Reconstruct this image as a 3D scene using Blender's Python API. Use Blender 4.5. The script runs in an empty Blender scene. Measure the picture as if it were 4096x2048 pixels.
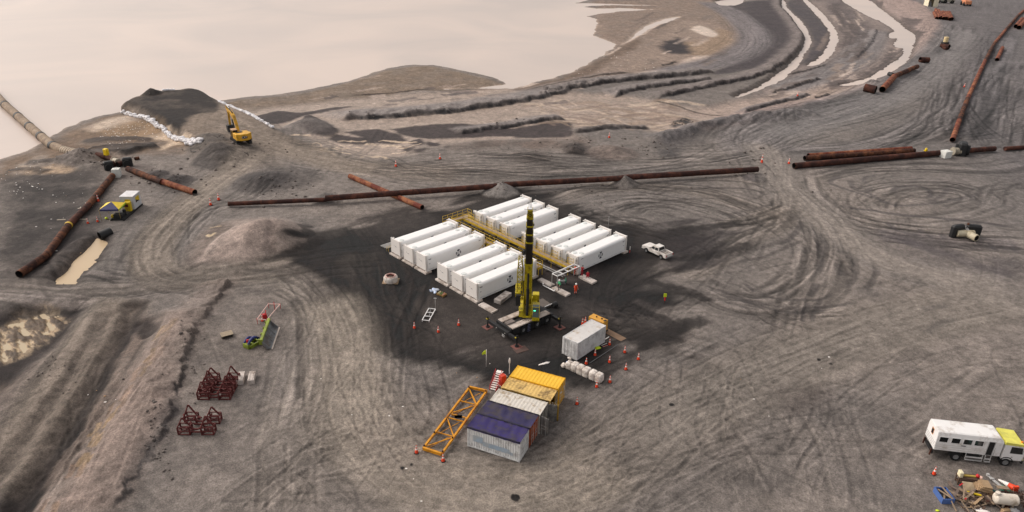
import bpy, bmesh, math, random
import numpy as np
from mathutils import Vector, Matrix
R = math.radians
rnd = random.Random(7)
scene = bpy.context.scene
COL = scene.collection
# ------------------------------------------------------------------ camera
FOC, PITCH, ROLL, CAMH = 2930.44, .453, -.021, 52.66
cam_d = bpy.data.cameras.new('camera'); cam = bpy.data.objects.new('camera', cam_d); COL.objects.link(cam)
cam_d.sensor_width = 36; cam_d.lens = 36 * FOC / 4096; cam_d.clip_end = 9000; cam_d.clip_start = 1
cam.matrix_world = Matrix.Translation((0, 0, CAMH)) @ Matrix.Rotation(R(90) - PITCH, 4, 'X') @ Matrix.Rotation(-ROLL, 4, 'Z')
scene.camera = cam

def P(sx, sy, z=0.0):
    """where the sight line through a photo pixel (4096 wide) meets the level z"""
    x = (sx - 2048) / FOC; y = (1024 - sy) / FOC
    cr, sr = math.cos(ROLL), math.sin(ROLL)
    x, y = cr * x + sr * y, -sr * x + cr * y
    c, s = math.cos(PITCH), math.sin(PITCH)
    t = (z - CAMH) / (-s + y * c)
    return Vector((x * t, (c + y * s) * t, z))
KD = 4096 / 2576
def D(x, y, z=0.0): return P(x * KD, y * KD, z)
def crop(x0, y0, s):
    return lambda x, y, z=0.0: P(x0 + x * s, y0 + y * s, z)

# ------------------------------------------------------------------ world and light
w = bpy.data.worlds.new('World'); scene.world = w; w.use_nodes = True
nt = w.node_tree; bg = nt.nodes['Background']
sky = nt.nodes.new('ShaderNodeTexSky'); sky.sky_type = 'NISHITA'; sky.sun_disc = False
SUN_EL, SUN_AZ = R(42), R(-70)          # soft sun behind thin cloud, over the lake on the left
sky.sun_elevation = SUN_EL; sky.sun_rotation = SUN_AZ
sky.dust_density = 4.0; sky.air_density = 1.0; sky.ozone_density = 1.0
hs = nt.nodes.new('ShaderNodeHueSaturation'); hs.inputs['Saturation'].default_value = .22
mx = nt.nodes.new('ShaderNodeMix'); mx.data_type = 'RGBA'; mx.blend_type = 'MULTIPLY'; mx.inputs[0].default_value = 1
mx.inputs[7].default_value = (1.0, .945, .90, 1)
nt.links.new(sky.outputs[0], hs.inputs['Color']); nt.links.new(hs.outputs[0], mx.inputs[6]); nt.links.new(mx.outputs[2], bg.inputs['Color'])
bg.inputs['Strength'].default_value = .148
sd = bpy.data.lights.new('sun', 'SUN'); so = bpy.data.objects.new('sun', sd); COL.objects.link(so)
sd.energy = .6; sd.angle = R(35); sd.color = (1, .93, .85)
sdir = Vector((math.sin(SUN_AZ) * math.cos(SUN_EL), math.cos(SUN_AZ) * math.cos(SUN_EL), math.sin(SUN_EL)))
so.rotation_euler = sdir.to_track_quat('Z', 'Y').to_euler()
scene.view_settings.view_transform = 'Standard'; scene.view_settings.look = 'None'
scene.view_settings.exposure = 0.5; scene.view_settings.gamma = 1

# ------------------------------------------------------------------ materials
def lin(c):
    if isinstance(c[0], float): return tuple(c)
    return tuple(((v / 255) / 12.92 if v / 255 <= .04045 else ((v / 255 + .055) / 1.055) ** 2.4) for v in c)
_m = {}
def mat(name, rgb, rough=.6, metal=0.0, var=.12, scale=1.5, dirt=None, dirt_amt=.3, dirt_scale=.8, emit=None, spec=.4):
    """procedural paint / metal / cloth: two noises vary the tone, a third lays dirt or rust of its own colour"""
    if name in _m: return _m[name]
    m = bpy.data.materials.new(name); m.use_nodes = True; _m[name] = m
    t = m.node_tree; b = t.nodes['Principled BSDF']; c = lin(rgb)
    b.inputs['Metallic'].default_value = metal; b.inputs['Roughness'].default_value = rough
    b.inputs['Specular IOR Level'].default_value = spec
    tc = t.nodes.new('ShaderNodeTexCoord'); oi = t.nodes.new('ShaderNodeObjectInfo')
    va = t.nodes.new('ShaderNodeVectorMath'); va.operation = 'ADD'
    rv = t.nodes.new('ShaderNodeMath'); rv.operation = 'MULTIPLY'; rv.inputs[1].default_value = 57
    t.links.new(oi.outputs['Random'], rv.inputs[0]); t.links.new(rv.outputs[0], va.inputs[1])
    t.links.new(tc.outputs['Object'], va.inputs[0])
    n1 = t.nodes.new('ShaderNodeTexNoise'); n1.inputs['Scale'].default_value = scale; n1.inputs['Detail'].default_value = 6
    t.links.new(va.outputs[0], n1.inputs['Vector'])
    rp = t.nodes.new('ShaderNodeValToRGB'); e = rp.color_ramp.elements
    e[0].position = .3; e[1].position = .7
    e[0].color = (*[max(0, v * (1 - var)) for v in c], 1); e[1].color = (*[min(1, v * (1 + var)) for v in c], 1)
    t.links.new(n1.outputs['Fac'], rp.inputs[0]); out = rp.outputs[0]
    if dirt:
        n2 = t.nodes.new('ShaderNodeTexNoise'); n2.inputs['Scale'].default_value = dirt_scale; n2.inputs['Detail'].default_value = 9
        n2.inputs['Roughness'].default_value = .7
        t.links.new(va.outputs[0], n2.inputs['Vector'])
        r2 = t.nodes.new('ShaderNodeValToRGB'); e2 = r2.color_ramp.elements
        e2[0].position = .62 - dirt_amt * .5; e2[1].position = .72 - dirt_amt * .35
        e2[0].color = (0, 0, 0, 1); e2[1].color = (1, 1, 1, 1)
        t.links.new(n2.outputs['Fac'], r2.inputs[0])
        mm = t.nodes.new('ShaderNodeMix'); mm.data_type = 'RGBA'
        t.links.new(r2.outputs[0], mm.inputs[0]); t.links.new(out, mm.inputs[6]); mm.inputs[7].default_value = (*lin(dirt), 1)
        out = mm.outputs[2]
    t.links.new(out, b.inputs['Base Color'])
    if emit:
        b.inputs['Emission Color'].default_value = (*lin(rgb), 1); b.inputs['Emission Strength'].default_value = emit
    return m

# ------------------------------------------------------------------ noise for the terrain
def _h(ix, iy, s):
    n = (ix.astype(np.int64) * 374761393 + iy.astype(np.int64) * 668265263 + s * 974634777) & 0x7fffffff
    n = ((n ^ (n >> 13)) * 1274126177) & 0x7fffffff
    n = (n ^ (n >> 16)) & 0xffffff
    return n / float(0xffffff) * 2 - 1
def vn(x, y, s=0):
    ix = np.floor(x); iy = np.floor(y); fx = x - ix; fy = y - iy
    fx = fx * fx * fx * (fx * (fx * 6 - 15) + 10); fy = fy * fy * fy * (fy * (fy * 6 - 15) + 10)
    a = _h(ix, iy, s); b = _h(ix + 1, iy, s); c = _h(ix, iy + 1, s); d = _h(ix + 1, iy + 1, s)
    return (a + (b - a) * fx) * (1 - fy) + (c + (d - c) * fx) * fy
def fbm(x, y, o=4, s=0, g=.5):
    r = np.zeros_like(x); a = 1.0; t = 0
    for k in range(o):
        ca, sa = math.cos(.6 * k + s), math.sin(.6 * k + s)
        r += a * vn((x * ca - y * sa) * 2 ** k, (x * sa + y * ca) * 2 ** k, s * 13 + k); t += a; a *= g
    return r / t
def sstep(a, b, x):
    t = np.clip((x - a) / (b - a), 0, 1); return t * t * (3 - 2 * t)

# ------------------------------------------------------------------ terrain grid: finer where it is near
def grid():
    c = math.degrees
    az = np.concatenate([np.linspace(-80, -52, 24, endpoint=False), np.linspace(-52, 50, 1330), np.linspace(50, 80, 24)[1:]])
    dep = np.concatenate([np.linspace(48.5, 22, 500, endpoint=False), np.linspace(22, 9.5, 720, endpoint=False), np.linspace(9.5, 6.0, 130), np.linspace(5.9, .75, 40)])
    r = CAMH / np.tan(np.radians(dep)); r = np.concatenate([np.linspace(2, r[0], 14, endpoint=False), r])
    A, RR = np.meshgrid(np.radians(az), r)
    return RR * np.sin(A), RR * np.cos(A), A.shape
X2, Y2, SHP = grid()
X = X2.ravel(); Y = Y2.ravel(); N = X.size
NA = fbm(X / 9, Y / 9, 4, 1); NB = fbm(X / 2.3, Y / 2.3, 4, 2); NC = fbm(X / 40, Y / 40, 3, 3)
Z = .05 * NA + .025 * NB + .12 * NC
C = np.empty((N, 3)); WET = np.zeros(N)
base_a = np.array(lin((122, 115, 110))); base_b = np.array(lin((136, 127, 120))); base_c = np.array(lin((100, 95, 92)))
t = sstep(-.5, .5, NC + .4 * NA)[:, None]; C[:] = base_a * (1 - t) + base_b * t
t = (sstep(.1, .7, fbm(X / 6, Y / 6, 5, 9)) * .35)[:, None]; C[:] = C * (1 - t) + base_c * t
far = sstep(55, 160, X - .25 * (Y - 100)) [:, None] * .75
C[:] = C * (1 - far) + np.array(lin((120, 115, 114))) * far

def catmull(p, n=6):
    p = [np.array(q[:2], float) for q in p]; p = [2 * p[0] - p[1]] + p + [2 * p[-1] - p[-2]]; o = []
    for i in range(1, len(p) - 2):
        a, b, c, d = p[i - 1:i + 3]
        for k in range(n):
            t = k / n
            o.append(.5 * (2 * b + (c - a) * t + (2 * a - 5 * b + 4 * c - d) * t * t + (3 * b - a - 3 * c + d) * t ** 3))
    o.append(p[-2]); return np.array(o)
def uvp(s, fn=D, z=0.0):
    """'x,y x,y' photo points -> ground points"""
    return [fn(*[float(v) for v in q.split(',')], z) for q in s.split()]
AZ0 = np.arctan2(X2[-1], Y2[-1]); RD0 = np.hypot(X2[:, 0], Y2[:, 0])
def window(lo, hi):
    """grid rows and columns that can hold points of an upright box on the ground plan"""
    cs = [(lo[0], lo[1]), (lo[0], hi[1]), (hi[0], lo[1]), (hi[0], hi[1])]
    if lo[1] < 1: return slice(0, SHP[0]), slice(0, SHP[1])
    az = [math.atan2(p[0], p[1]) for p in cs]
    nx = min(max(0, lo[0]), hi[0]); ny = max(0, lo[1])
    r0 = math.hypot(nx, ny); r1 = max(math.hypot(*p) for p in cs)
    return slice(max(0, int(np.searchsorted(RD0, r0)) - 1), int(np.searchsorted(RD0, r1)) + 1), slice(max(0, int(np.searchsorted(AZ0, min(az))) - 1), int(np.searchsorted(AZ0, max(az))) + 1)
_B = np.full(SHP, 1e9); _S = np.zeros(SHP); _A = np.zeros(SHP)
def near_line(pts, reach):
    acc = 0; use = []; _B.fill(1e9)
    for a, b in zip(pts[:-1], pts[1:]):
        d = b - a; l2 = d @ d
        if l2 < 1e-9: continue
        l = math.sqrt(l2); w = window(np.minimum(a, b) - reach, np.maximum(a, b) + reach)
        x = X2[w]; y = Y2[w]
        if x.size:
            t = np.clip(((x - a[0]) * d[0] + (y - a[1]) * d[1]) / l2, 0, 1)
            ex = x - a[0] - t * d[0]; ey = y - a[1] - t * d[1]; q = ex * ex + ey * ey
            m = q < _B[w]
            _B[w] = np.where(m, q, _B[w]); _S[w] = np.where(m, np.sign(d[0] * ey - d[1] * ex), _S[w]); _A[w] = np.where(m, acc + t * l, _A[w])
        acc += l
    ix = np.nonzero(_B.ravel() < reach * reach)[0]
    return ix, np.sqrt(_B.ravel()[ix]) * _S.ravel()[ix], _A.ravel()[ix], acc
def sdf(pts, reach):
    pts = np.array([p[:2] for p in pts]); lo = pts.min(0) - reach; hi = pts.max(0) + reach
    ix = np.nonzero((X > lo[0]) & (X < hi[0]) & (Y > lo[1]) & (Y < hi[1]))[0]
    x = X[ix]; y = Y[ix]; best = np.full(ix.size, 1e9); ins = np.zeros(ix.size, bool)
    for a, b in zip(pts, np.roll(pts, -1, 0)):
        d = b - a; l2 = d @ d
        if l2 < 1e-9: continue
        t = np.clip(((x - a[0]) * d[0] + (y - a[1]) * d[1]) / l2, 0, 1)
        q = (x - a[0] - t * d[0]) ** 2 + (y - a[1] - t * d[1]) ** 2
        best = np.minimum(best, q)
        if abs(d[1]) > 1e-9:
            c = ((a[1] > y) != (b[1] > y)) & (x < d[0] * (y - a[1]) / d[1] + a[0]); ins ^= c
    dd = np.sqrt(best); return ix, np.where(ins, dd, -dd)
def tint(ix, m, col, wet=None):
    c = np.array(lin(col)); C[ix] = C[ix] * (1 - m[:, None]) + c * m[:, None]
    if wet is not None: WET[ix] = WET[ix] * (1 - m) + wet * m
def poly(s, col=None, a=1.0, f=2.0, n=1.5, ns=6.0, z=None, zf=None, wet=None, fn=D, zr=0.0, mott=0.0, up=0.0, smooth=True, an=None):
    """an area of other soil: soft, noise-eaten edge; z sets its level, up raises it"""
    p = uvp(s, fn, zr)
    if smooth: p = catmull(p + p[:1], 4)[:-1]
    ix, d = sdf(p, f + n * 2 + 1 + (zf or 0))
    nx, ny = X[ix], Y[ix]
    if an: nx, ny = (nx * math.cos(an) + ny * math.sin(an)) / 4.5, -nx * math.sin(an) + ny * math.cos(an)
    w = d + n * fbm(nx / ns, ny / ns, 5, 5, .6)
    m = sstep(-f, f, w) * a
    if mott: m = m * np.clip(1 - mott * sstep(-.25, .5, fbm(X[ix] / 5, Y[ix] / 5, 5, 17)), 0, 1)
    if col: tint(ix, m, col, wet)
    k = sstep(-(zf or f), (zf or f), w)
    if z is not None: Z[ix] = Z[ix] * (1 - k) + (z + .4 * (Z[ix])) * k
    if up: Z[ix] += up * k
def line(s, w=2.0, h=0.0, col=None, a=1.0, n=.5, ns=3.0, near=None, fn=D, zr=0.0, wet=None, taper=.1, face=None, rough=.25):
    """ridge (h>0), ditch (h<0) or streak along a line; face = darker colour of the steep side on its right, near = width there"""
    p = catmull(uvp(s, fn, zr)); ix, d, al, tot = near_line(p, w * 1.6 + n * 2)
    q = d + n * fbm(X[ix] / ns, Y[ix] / ns, 4, 21)
    e = sstep(0, taper, al / tot) * sstep(0, taper, 1 - al / tot) if taper else 1.0
    wl = np.where(q > 0, w, near if near else w)
    k = np.clip(1 - np.abs(q) / wl, 0, 1)
    hh = h * e * np.clip(1 + 2 * rough * fbm(X[ix] / 3, Y[ix] / 3, 4, 8), .2, 2)
    Z[ix] += hh * sstep(0, 1, k)
    if col: tint(ix, sstep(0, .6, k) * a * e, col, wet)
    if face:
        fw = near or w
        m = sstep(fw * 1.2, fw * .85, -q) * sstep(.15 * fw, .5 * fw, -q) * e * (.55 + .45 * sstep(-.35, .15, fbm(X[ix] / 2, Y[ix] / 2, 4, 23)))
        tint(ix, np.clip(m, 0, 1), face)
def rut(p, w=.34, amt=.3, gap=2.0, seed=0, bump=.05):
    """one passage: a pair of wheel lines"""
    ix, d, al, tot = near_line(p, gap * .5 + w * 2 + .3)
    dw = np.abs(d + .12 * vn(al / 6, d * 0, seed)) - gap * .5
    k = sstep(w, w * .35, np.abs(dw)) * sstep(0, .12, al / tot) * sstep(0, .12, 1 - al / tot)
    k = k * (.35 + .65 * sstep(-.35, .35, fbm(al / 9, d / 4, 3, seed + 1)))
    C[ix] *= (1 - amt * k)[:, None]; Z[ix] -= bump * k
    e = sstep(w * .5, 0, np.abs(dw - w * 1.5)) * sstep(0, .1, al / tot) * sstep(0, .1, 1 - al / tot)
    C[ix] *= (1 + .3 * amt * e)[:, None]; Z[ix] += bump * .6 * e
def track(s, w=4.0, col=None, a=.5, amp=.28, fr=1.1, seed=0, fn=D, bump=.06, zr=0.0, soft=.5, subs=None):
    """wheel ruts side by side along a driven line, and single passages that wander across them"""
    p = catmull(uvp(s, fn, zr), 8); ix, d, al, tot = near_line(p, w * 1.15)
    e = sstep(1.1, soft, np.abs(d) / w) * sstep(0, .06, al / tot) * sstep(0, .06, 1 - al / tot)
    dw = d + .4 * fbm(al / 14, d * .05, 3, seed)
    fq = fr * (1.15 if np.hypot(*p[len(p) // 2]) < 150 else .9)
    st = .55 * vn(dw * fq * .6, al / 40, seed + 3) + .45 * vn(dw * fq * 2.1, al / 24, seed + 4)
    st = np.clip(-.12 + 2.6 * st, -1, .8)
    fade = .3 + .7 * sstep(-.3, .3, fbm(X[ix] / 9, Y[ix] / 9, 4, seed + 5))
    if col is not None: tint(ix, e * a, col)
    C[ix] *= np.clip(1 + amp * 1.5 * e * fade * st, .3, 1.4)[:, None]; Z[ix] += bump * e * fade * st
    r2 = random.Random(seed * 31 + 5)
    tg = np.gradient(p, axis=0); tg /= np.linalg.norm(tg, axis=1)[:, None] + 1e-9; nrm = np.stack([-tg[:, 1], tg[:, 0]], 1)
    n = len(p)
    for k in range(subs if subs is not None else int(5 + tot / 11)):
        i0 = int(r2.random() * n * .6); i1 = min(n, i0 + max(8, int(n * r2.uniform(.3, .9)))); m = i1 - i0
        if m < 5: continue
        o0, o1 = r2.uniform(-1.5, 1.5) * w, r2.uniform(-1.5, 1.5) * w; t = np.linspace(0, 1, m); t = t * t * (3 - 2 * t)
        q = p[i0:i1] + nrm[i0:i1] * (o0 + (o1 - o0) * t)[:, None]
        rut(q, r2.uniform(.2, .36) * (1 if np.hypot(*p[0]) < 120 else 1.5), r2.uniform(.18, .5) * (.2 + min(.7, amp * 1.9)), r2.choice([1.8, 2.1, 2.6]), seed * 7 + k)
def mound(x, y, r, h, col=None, a=.8, fn=D, sharp=1.0, zr=0.0, seed=0):
    c = fn(x, y, zr); ix = np.nonzero((np.abs(X - c.x) < r * 1.5) & (np.abs(Y - c.y) < r * 1.5))[0]
    d = np.hypot(X[ix] - c.x, Y[ix] - c.y) / r + .18 * fbm(X[ix] / r * 1.6, Y[ix] / r * 1.6, 4, seed + 30)
    k = np.clip(1 - d, 0, 1) ** sharp; Z[ix] += h * k
    if col: tint(ix, sstep(0, .25, k) * a, col)
# ------------------------------------------------------------------ the ground, traced region by region
LAKE = '-400,560 0,397 40,385 90,365 150,330 200,305 260,290 318,281 380,262 560,252 600,246 700,238 790,224 870,205 940,183 985,170 1040,163 1090,163 1150,175 1200,186 1250,199 1272,212 1200,222 1120,224 1290,222 1340,209 1388,199 1440,180 1478,161 1520,139 1553,112 1528,101 1490,90 1496,72 1505,56 1503,49 1468,41 1500,36 1560,29 1640,24 1560,21 1500,22 1462,17 1520,13 1650,14 1540,10 1448,8 1480,0 1500,-30 700,-90 0,-110 -900,-60 -1500,300'
lk_ix, lk_d = sdf(uvp(LAKE, D, -1.0), 40)
# broad soils first
poly('0,400 100,362 205,305 318,281 420,335 500,365 480,385 330,385 260,420 180,400 60,440 0,450', (126, 108, 92), f=3, n=2, mott=.5)
poly('0,450 100,420 200,425 265,440 290,520 260,580 200,660 130,700 0,700', (84, 77, 73), f=3, n=3, mott=.55)
poly('20,470 120,450 200,470 190,560 60,640 10,600', (62, 57, 55), a=.8, f=4, n=4, mott=.6)
poly('640,262 900,240 1270,216 1300,222 1540,235 1640,250 1870,292 1700,330 1560,318 1440,325 1430,345 1300,348 1200,352 1100,366 1060,362 1030,385 900,392 800,352 690,312 560,275', (163, 148, 136), f=3, n=2, z=-.72, zf=4, wet=.45)
poly('1860,250 1990,215 2120,160 2160,120 2210,90 2260,95 2300,120 2280,170 2210,215 2120,245 2000,262 1880,290 1700,290', (163, 147, 136), f=3, n=2, z=-.55, wet=.3)
poly('1962,0 2200,0 2320,60 2300,130 2240,180 2100,200 1990,215 1900,240 2000,150 2030,90', (140, 127, 120), f=3, n=2, mott=.3, z=-.6, wet=.3)
poly('1500,0 1820,0 1880,60 1890,110 1800,160 1640,190 1480,205 1330,224 1388,199 1478,162 1553,112 1500,80', (140, 124, 112), f=3, n=3, z=-.45, mott=.25)
poly('555,262 600,246 700,238 790,224 870,205 940,183 985,170 1040,164 1090,164 1150,176 1200,187 1250,199 1272,212 1200,222 1060,226 960,237 880,246 720,262 600,275', (133, 118, 104), f=2, n=1.2, z=-.45, mott=.3)
poly('1290,222 1340,207 1388,198 1440,179 1478,161 1520,139 1570,110 1610,95 1600,120 1540,155 1480,185 1400,210 1330,226', (118, 102, 90), f=2, n=1)
poly('1540,150 1600,118 1650,90 1720,50 1800,60 1850,100 1820,130 1720,150 1600,175 1500,190', (150, 134, 122), f=3, n=3, mott=.5)
poly('1690,105 1780,95 1810,70 1840,85 1830,115 1790,132 1740,135', (152, 132, 112), a=.8, f=3, n=3)
poly('1660,110 1700,92 1722,100 1735,128 1690,132 1662,122', (66, 60, 61), f=2.5, n=3)
poly('1565,108 1600,75 1640,52 1690,38 1710,40 1680,52 1650,62 1630,74 1600,92', (196, 178, 163), f=1.5, n=1.2, wet=.6, z=-.9)
poly('1735,72 1760,62 1800,78 1800,90 1775,88', (200, 184, 170), f=1.5, n=1, wet=.6)
poly('1600,180 1690,165 1740,140 1785,138 1760,150 1690,172 1640,186', (190, 172, 158), f=1.5, n=1, wet=.5)
# dark tilled fields between berms
poly('1812,14 1850,6 1960,0 1966,16 2008,62 2016,95 1984,138 1930,166 1850,182 1795,186 1830,165 1880,142 1905,112 1902,78 1860,38', (82, 75, 76), f=2, n=1, mott=.15)
poly('1976,0 2018,0 2050,30 2082,64 2096,90 2088,120 2060,146 2012,160 1990,185 1950,200 2000,165 2032,130 2044,102 2016,56 1982,20', (84, 77, 78), f=2, n=1.2, mott=.2)
poly('2080,0 2120,0 2150,30 2190,60 2170,90 2150,90 2120,60 2090,30', (108, 98, 95), f=3, n=3, mott=.6)
poly('2130,110 2175,100 2150,150 2080,185 2010,200 2050,170 2110,140', (140, 131, 127), f=3, n=3, mott=.4)
poly('2250,40 2290,65 2315,90 2312,112 2295,110 2280,80 2240,55 2215,40', (112, 100, 95), f=2, n=3, mott=.3)
# grey haul road curling between the fields
track('1775,0 1835,28 1885,68 1898,100 1866,130 1800,155 1720,172 1640,188', 9, (128, 121, 120), .95, .12, .5, 11)
track('2205,70 2195,90 2170,130 2100,172 2010,205 1940,225', 8, (136, 129, 126), .9, .12, .5, 12)
# pink outer bank
poly('2186,0 2285,0 2340,30 2372,75 2362,105 2362,120 2305,152 2245,192 2185,232 2060,262 1932,292 1850,318 1700,340 1720,322 1800,296 1900,272 2000,256 2110,233 2200,201 2262,166 2292,130 2312,95 2290,66 2250,38', (160, 143, 135), f=2, n=1.5, up=.9, zf=6)
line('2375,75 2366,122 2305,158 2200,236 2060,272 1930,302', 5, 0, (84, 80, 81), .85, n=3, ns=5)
# right hand yard
poly('2390,0 2700,0 2700,380 2440,372 2400,350 2430,250 2380,200 2400,120 2370,60', (104, 99, 99), a=.6, f=8, n=5, mott=.45)
# dark wet soils of the delta
for s, zz in (('644,292 700,278 760,283 830,271 885,267 870,273 780,289 700,312 655,312', .35), ('731,320 769,295 794,296 820,312 854,331 819,346 770,336', .9),
          ('864,331 944,323 1000,338 1026,354 970,361 894,340', .15), ('824,349 856,339 930,349 936,361 860,359', .15),
          ('982,324 1050,316 1119,311 1180,311 1288,322 1420,300 1440,330 1425,345 1300,346 1288,341 1080,349 1020,339', .15),
          ('1024,358 1056,349 1068,358 1064,369 1036,366', .5), ('1011,366 1039,374 1025,383 1008,376', .4), ('1044,381 1074,378 1069,387 1050,388', .4),
          ('1076,356 1106,359 1101,371 1074,369', .3), ('1105,374 1130,372 1124,378', .3)):
    poly(s, (78, 69, 67), f=.8, n=.9, ns=3, up=zz, zf=2.5, wet=.15, zr=-.5)
poly('1120,360 1200,350 1300,352 1340,362 1280,372 1150,380', (110, 99, 92), f=3, n=4, mott=.5)
poly('1250,352 1440,345 1480,365 1470,385 1420,372 1340,372', (120, 107, 99), f=3, n=3, mott=.6)
poly('1416,372 1440,360 1470,365 1490,385 1470,392', (58, 52, 50), a=.9, f=2, n=2)
poly('1650,352 1713,334 1788,314 1850,305 1830,330 1760,348 1700,378 1660,385', (88, 83, 82), a=.85, f=3, n=3, mott=.35)
poly('1650,375 1720,372 1700,396 1670,392', (72, 69, 69), a=.8, f=3, n=3)
poly('1690,304 1706,296 1722,290 1740,300 1735,312 1700,318', (52, 47, 46), f=1, n=2, up=.8, zf=3)
poly('1480,385 1520,374 1545,372 1555,384 1530,402 1490,400', (92, 82, 77), a=.8, f=2, n=3, mott=.5)
r0_ = random.Random(21)
# flow marks over the pale mud
for k in range(70):
    x0 = rnd.uniform(1290, 1640); y0 = rnd.uniform(250, 316); ln = rnd.uniform(60, 190)
    line(f'{x0},{y0} {x0+ln*.5},{y0-4+rnd.uniform(-4,6)} {x0+ln},{y0+rnd.uniform(2,16)}', rnd.uniform(.5, 1.6), 0, rnd.choice([(150, 132, 116), (196, 178, 160), (140, 122, 110)]), .6, n=.8)
for k in range(34):
    x0 = rnd.uniform(660, 1000); y0 = 372 + rnd.uniform(-30, 18) + (x0 - 800) * .02; ln = rnd.uniform(20, 70)
    line(f'{x0},{y0} {x0+ln*.4},{y0+rnd.uniform(-4,4)} {x0+ln},{y0+rnd.uniform(-4,8)}', rnd.uniform(.3, .8), .0, (206, 186, 164), .7, n=.8, ns=2)
for k in range(150):                                   # silt streaks and wet runs between the streams
    x0, y0, ax_, ay_ = r0_.choice([(r0_.uniform(2040, 2200), r0_.uniform(40, 160), -22, 30), (r0_.uniform(2120, 2280), r0_.uniform(110, 200), -38, 24), (r0_.uniform(1960, 2160), r0_.uniform(170, 235), -46, 16), (r0_.uniform(1520, 1850), r0_.uniform(20, 150), -40, 20), (r0_.uniform(1330, 1560), r0_.uniform(160, 215), -44, 12), (r0_.uniform(700, 1250), r0_.uniform(175, 250), 60, -9), (r0_.uniform(2090, 2160), r0_.uniform(10, 60), 20, 26), (r0_.uniform(900, 1500), r0_.uniform(225, 262), 70, -8)])
    s_ = r0_.uniform(.5, 1.3); line(f'{x0},{y0} {x0+ax_*s_*.5+r0_.uniform(-5,5)},{y0+ay_*s_*.5+r0_.uniform(-2,2)} {x0+ax_*s_},{y0+ay_*s_}', r0_.uniform(.6, 2.2), r0_.uniform(-.12, .12), r0_.choice([(98, 88, 84), (112, 100, 94), (188, 172, 160), (150, 134, 122), (128, 116, 108)]), r0_.uniform(.35, .8), n=1.0, ns=3)
# berms: crest lines, steep and darker on the near side
K2 = crop(2048, 0, 1024 / 2576)
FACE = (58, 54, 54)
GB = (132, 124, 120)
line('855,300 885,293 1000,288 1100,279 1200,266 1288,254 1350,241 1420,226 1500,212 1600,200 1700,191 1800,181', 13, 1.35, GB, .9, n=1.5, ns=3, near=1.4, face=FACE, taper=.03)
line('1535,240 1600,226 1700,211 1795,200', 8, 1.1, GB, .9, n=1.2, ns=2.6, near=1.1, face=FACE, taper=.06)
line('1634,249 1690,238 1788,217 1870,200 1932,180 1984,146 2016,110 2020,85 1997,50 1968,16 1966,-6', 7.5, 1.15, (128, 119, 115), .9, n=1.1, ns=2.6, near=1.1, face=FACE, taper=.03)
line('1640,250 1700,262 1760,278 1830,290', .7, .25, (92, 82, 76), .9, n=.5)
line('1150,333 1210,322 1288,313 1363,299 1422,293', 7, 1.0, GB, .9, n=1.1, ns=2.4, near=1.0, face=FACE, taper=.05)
line('1640,356 1713,337 1788,317 1860,304 1932,298 2060,284', 6, 1.2, (112, 107, 106), .8, n=2, ns=4, near=4, taper=.06)
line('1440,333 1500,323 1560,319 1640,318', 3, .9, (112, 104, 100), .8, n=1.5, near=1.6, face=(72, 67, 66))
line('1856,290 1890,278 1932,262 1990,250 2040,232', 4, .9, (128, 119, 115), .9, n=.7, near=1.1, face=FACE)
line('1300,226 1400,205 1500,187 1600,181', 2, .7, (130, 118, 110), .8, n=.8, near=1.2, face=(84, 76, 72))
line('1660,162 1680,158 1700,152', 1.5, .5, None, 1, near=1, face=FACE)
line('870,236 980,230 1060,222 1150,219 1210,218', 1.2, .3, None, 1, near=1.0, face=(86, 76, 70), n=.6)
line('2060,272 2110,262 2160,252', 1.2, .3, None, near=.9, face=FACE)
# jetty fill pushed out into the lake
def jetty():
    p = catmull(uvp('303,258 332,243 400,231 435,227 480,221 515,228 548,247 620,280 690,308 800,350 860,400 700,430 560,410 505,357 440,322 370,284 303,258', D, 2.2), 4)[:-1]
    ix, d = sdf(p, 6); q = d + .8 * fbm(X[ix] / 6, Y[ix] / 6, 4, 5)
    a0, a1 = D(470, 330), D(700, 405); ax = (a1 - a0).normalized(); t = ((X[ix] - a0.x) * ax.x + (Y[ix] - a0.y) * ax.y) / (a1 - a0).length
    Z[ix] += 2.6 * sstep(-1.8, 1.8, q) * sstep(1.0, -.1, t); tint(ix, sstep(-1.5, 1.5, q) * sstep(1.2, .6, t), (138, 125, 113))
jetty()
poly('308,259 336,246 400,234 480,224 515,230 546,249 552,262 535,282 490,292 452,318 420,328 372,282', (52, 45, 42), f=1.2, n=1.5, zr=2.4, mott=.25)
poly('408,290 440,292 462,306 450,322 425,322', (46, 40, 38), f=1.2, n=1.2, zr=2.4)
mound(382, 237, 3.2, 1.6, (58, 53, 50), zr=2.4)
# pale silt left of the jetty
poly('362,342 400,336 424,335 456,352 480,360 462,364 440,366 410,378 400,372 424,358 390,352', (196, 175, 152), f=1, n=1, wet=.5)
poly('212,318 270,296 325,284 345,300 300,318 240,330', (192, 174, 156), f=2, n=2, wet=.4, a=.8)
poly('260,330 330,305 380,312 410,330 370,345 300,345 262,345', (150, 128, 104), f=2, n=2.5, mott=.4)
poly('60,415 110,395 120,405 95,425 40,440', (176, 166, 156), a=.6, f=2, n=3, mott=.5)
poly('60,425 140,420 180,428 150,436 60,440', (188, 165, 140), a=.7, f=1.5, n=2.5)
for s in ('200,355 300,350 390,352', '220,372 320,366 400,360', '180,385 280,378 350,372', '60,410 130,405 180,410', '10,430 80,425 120,435'):
    line(s, 2.2, .3, (72, 66, 64), .75, n=1.5)
line('300,392 345,378 395,366', 2.5, .8, (62, 58, 56), .9, n=1.2)
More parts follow.
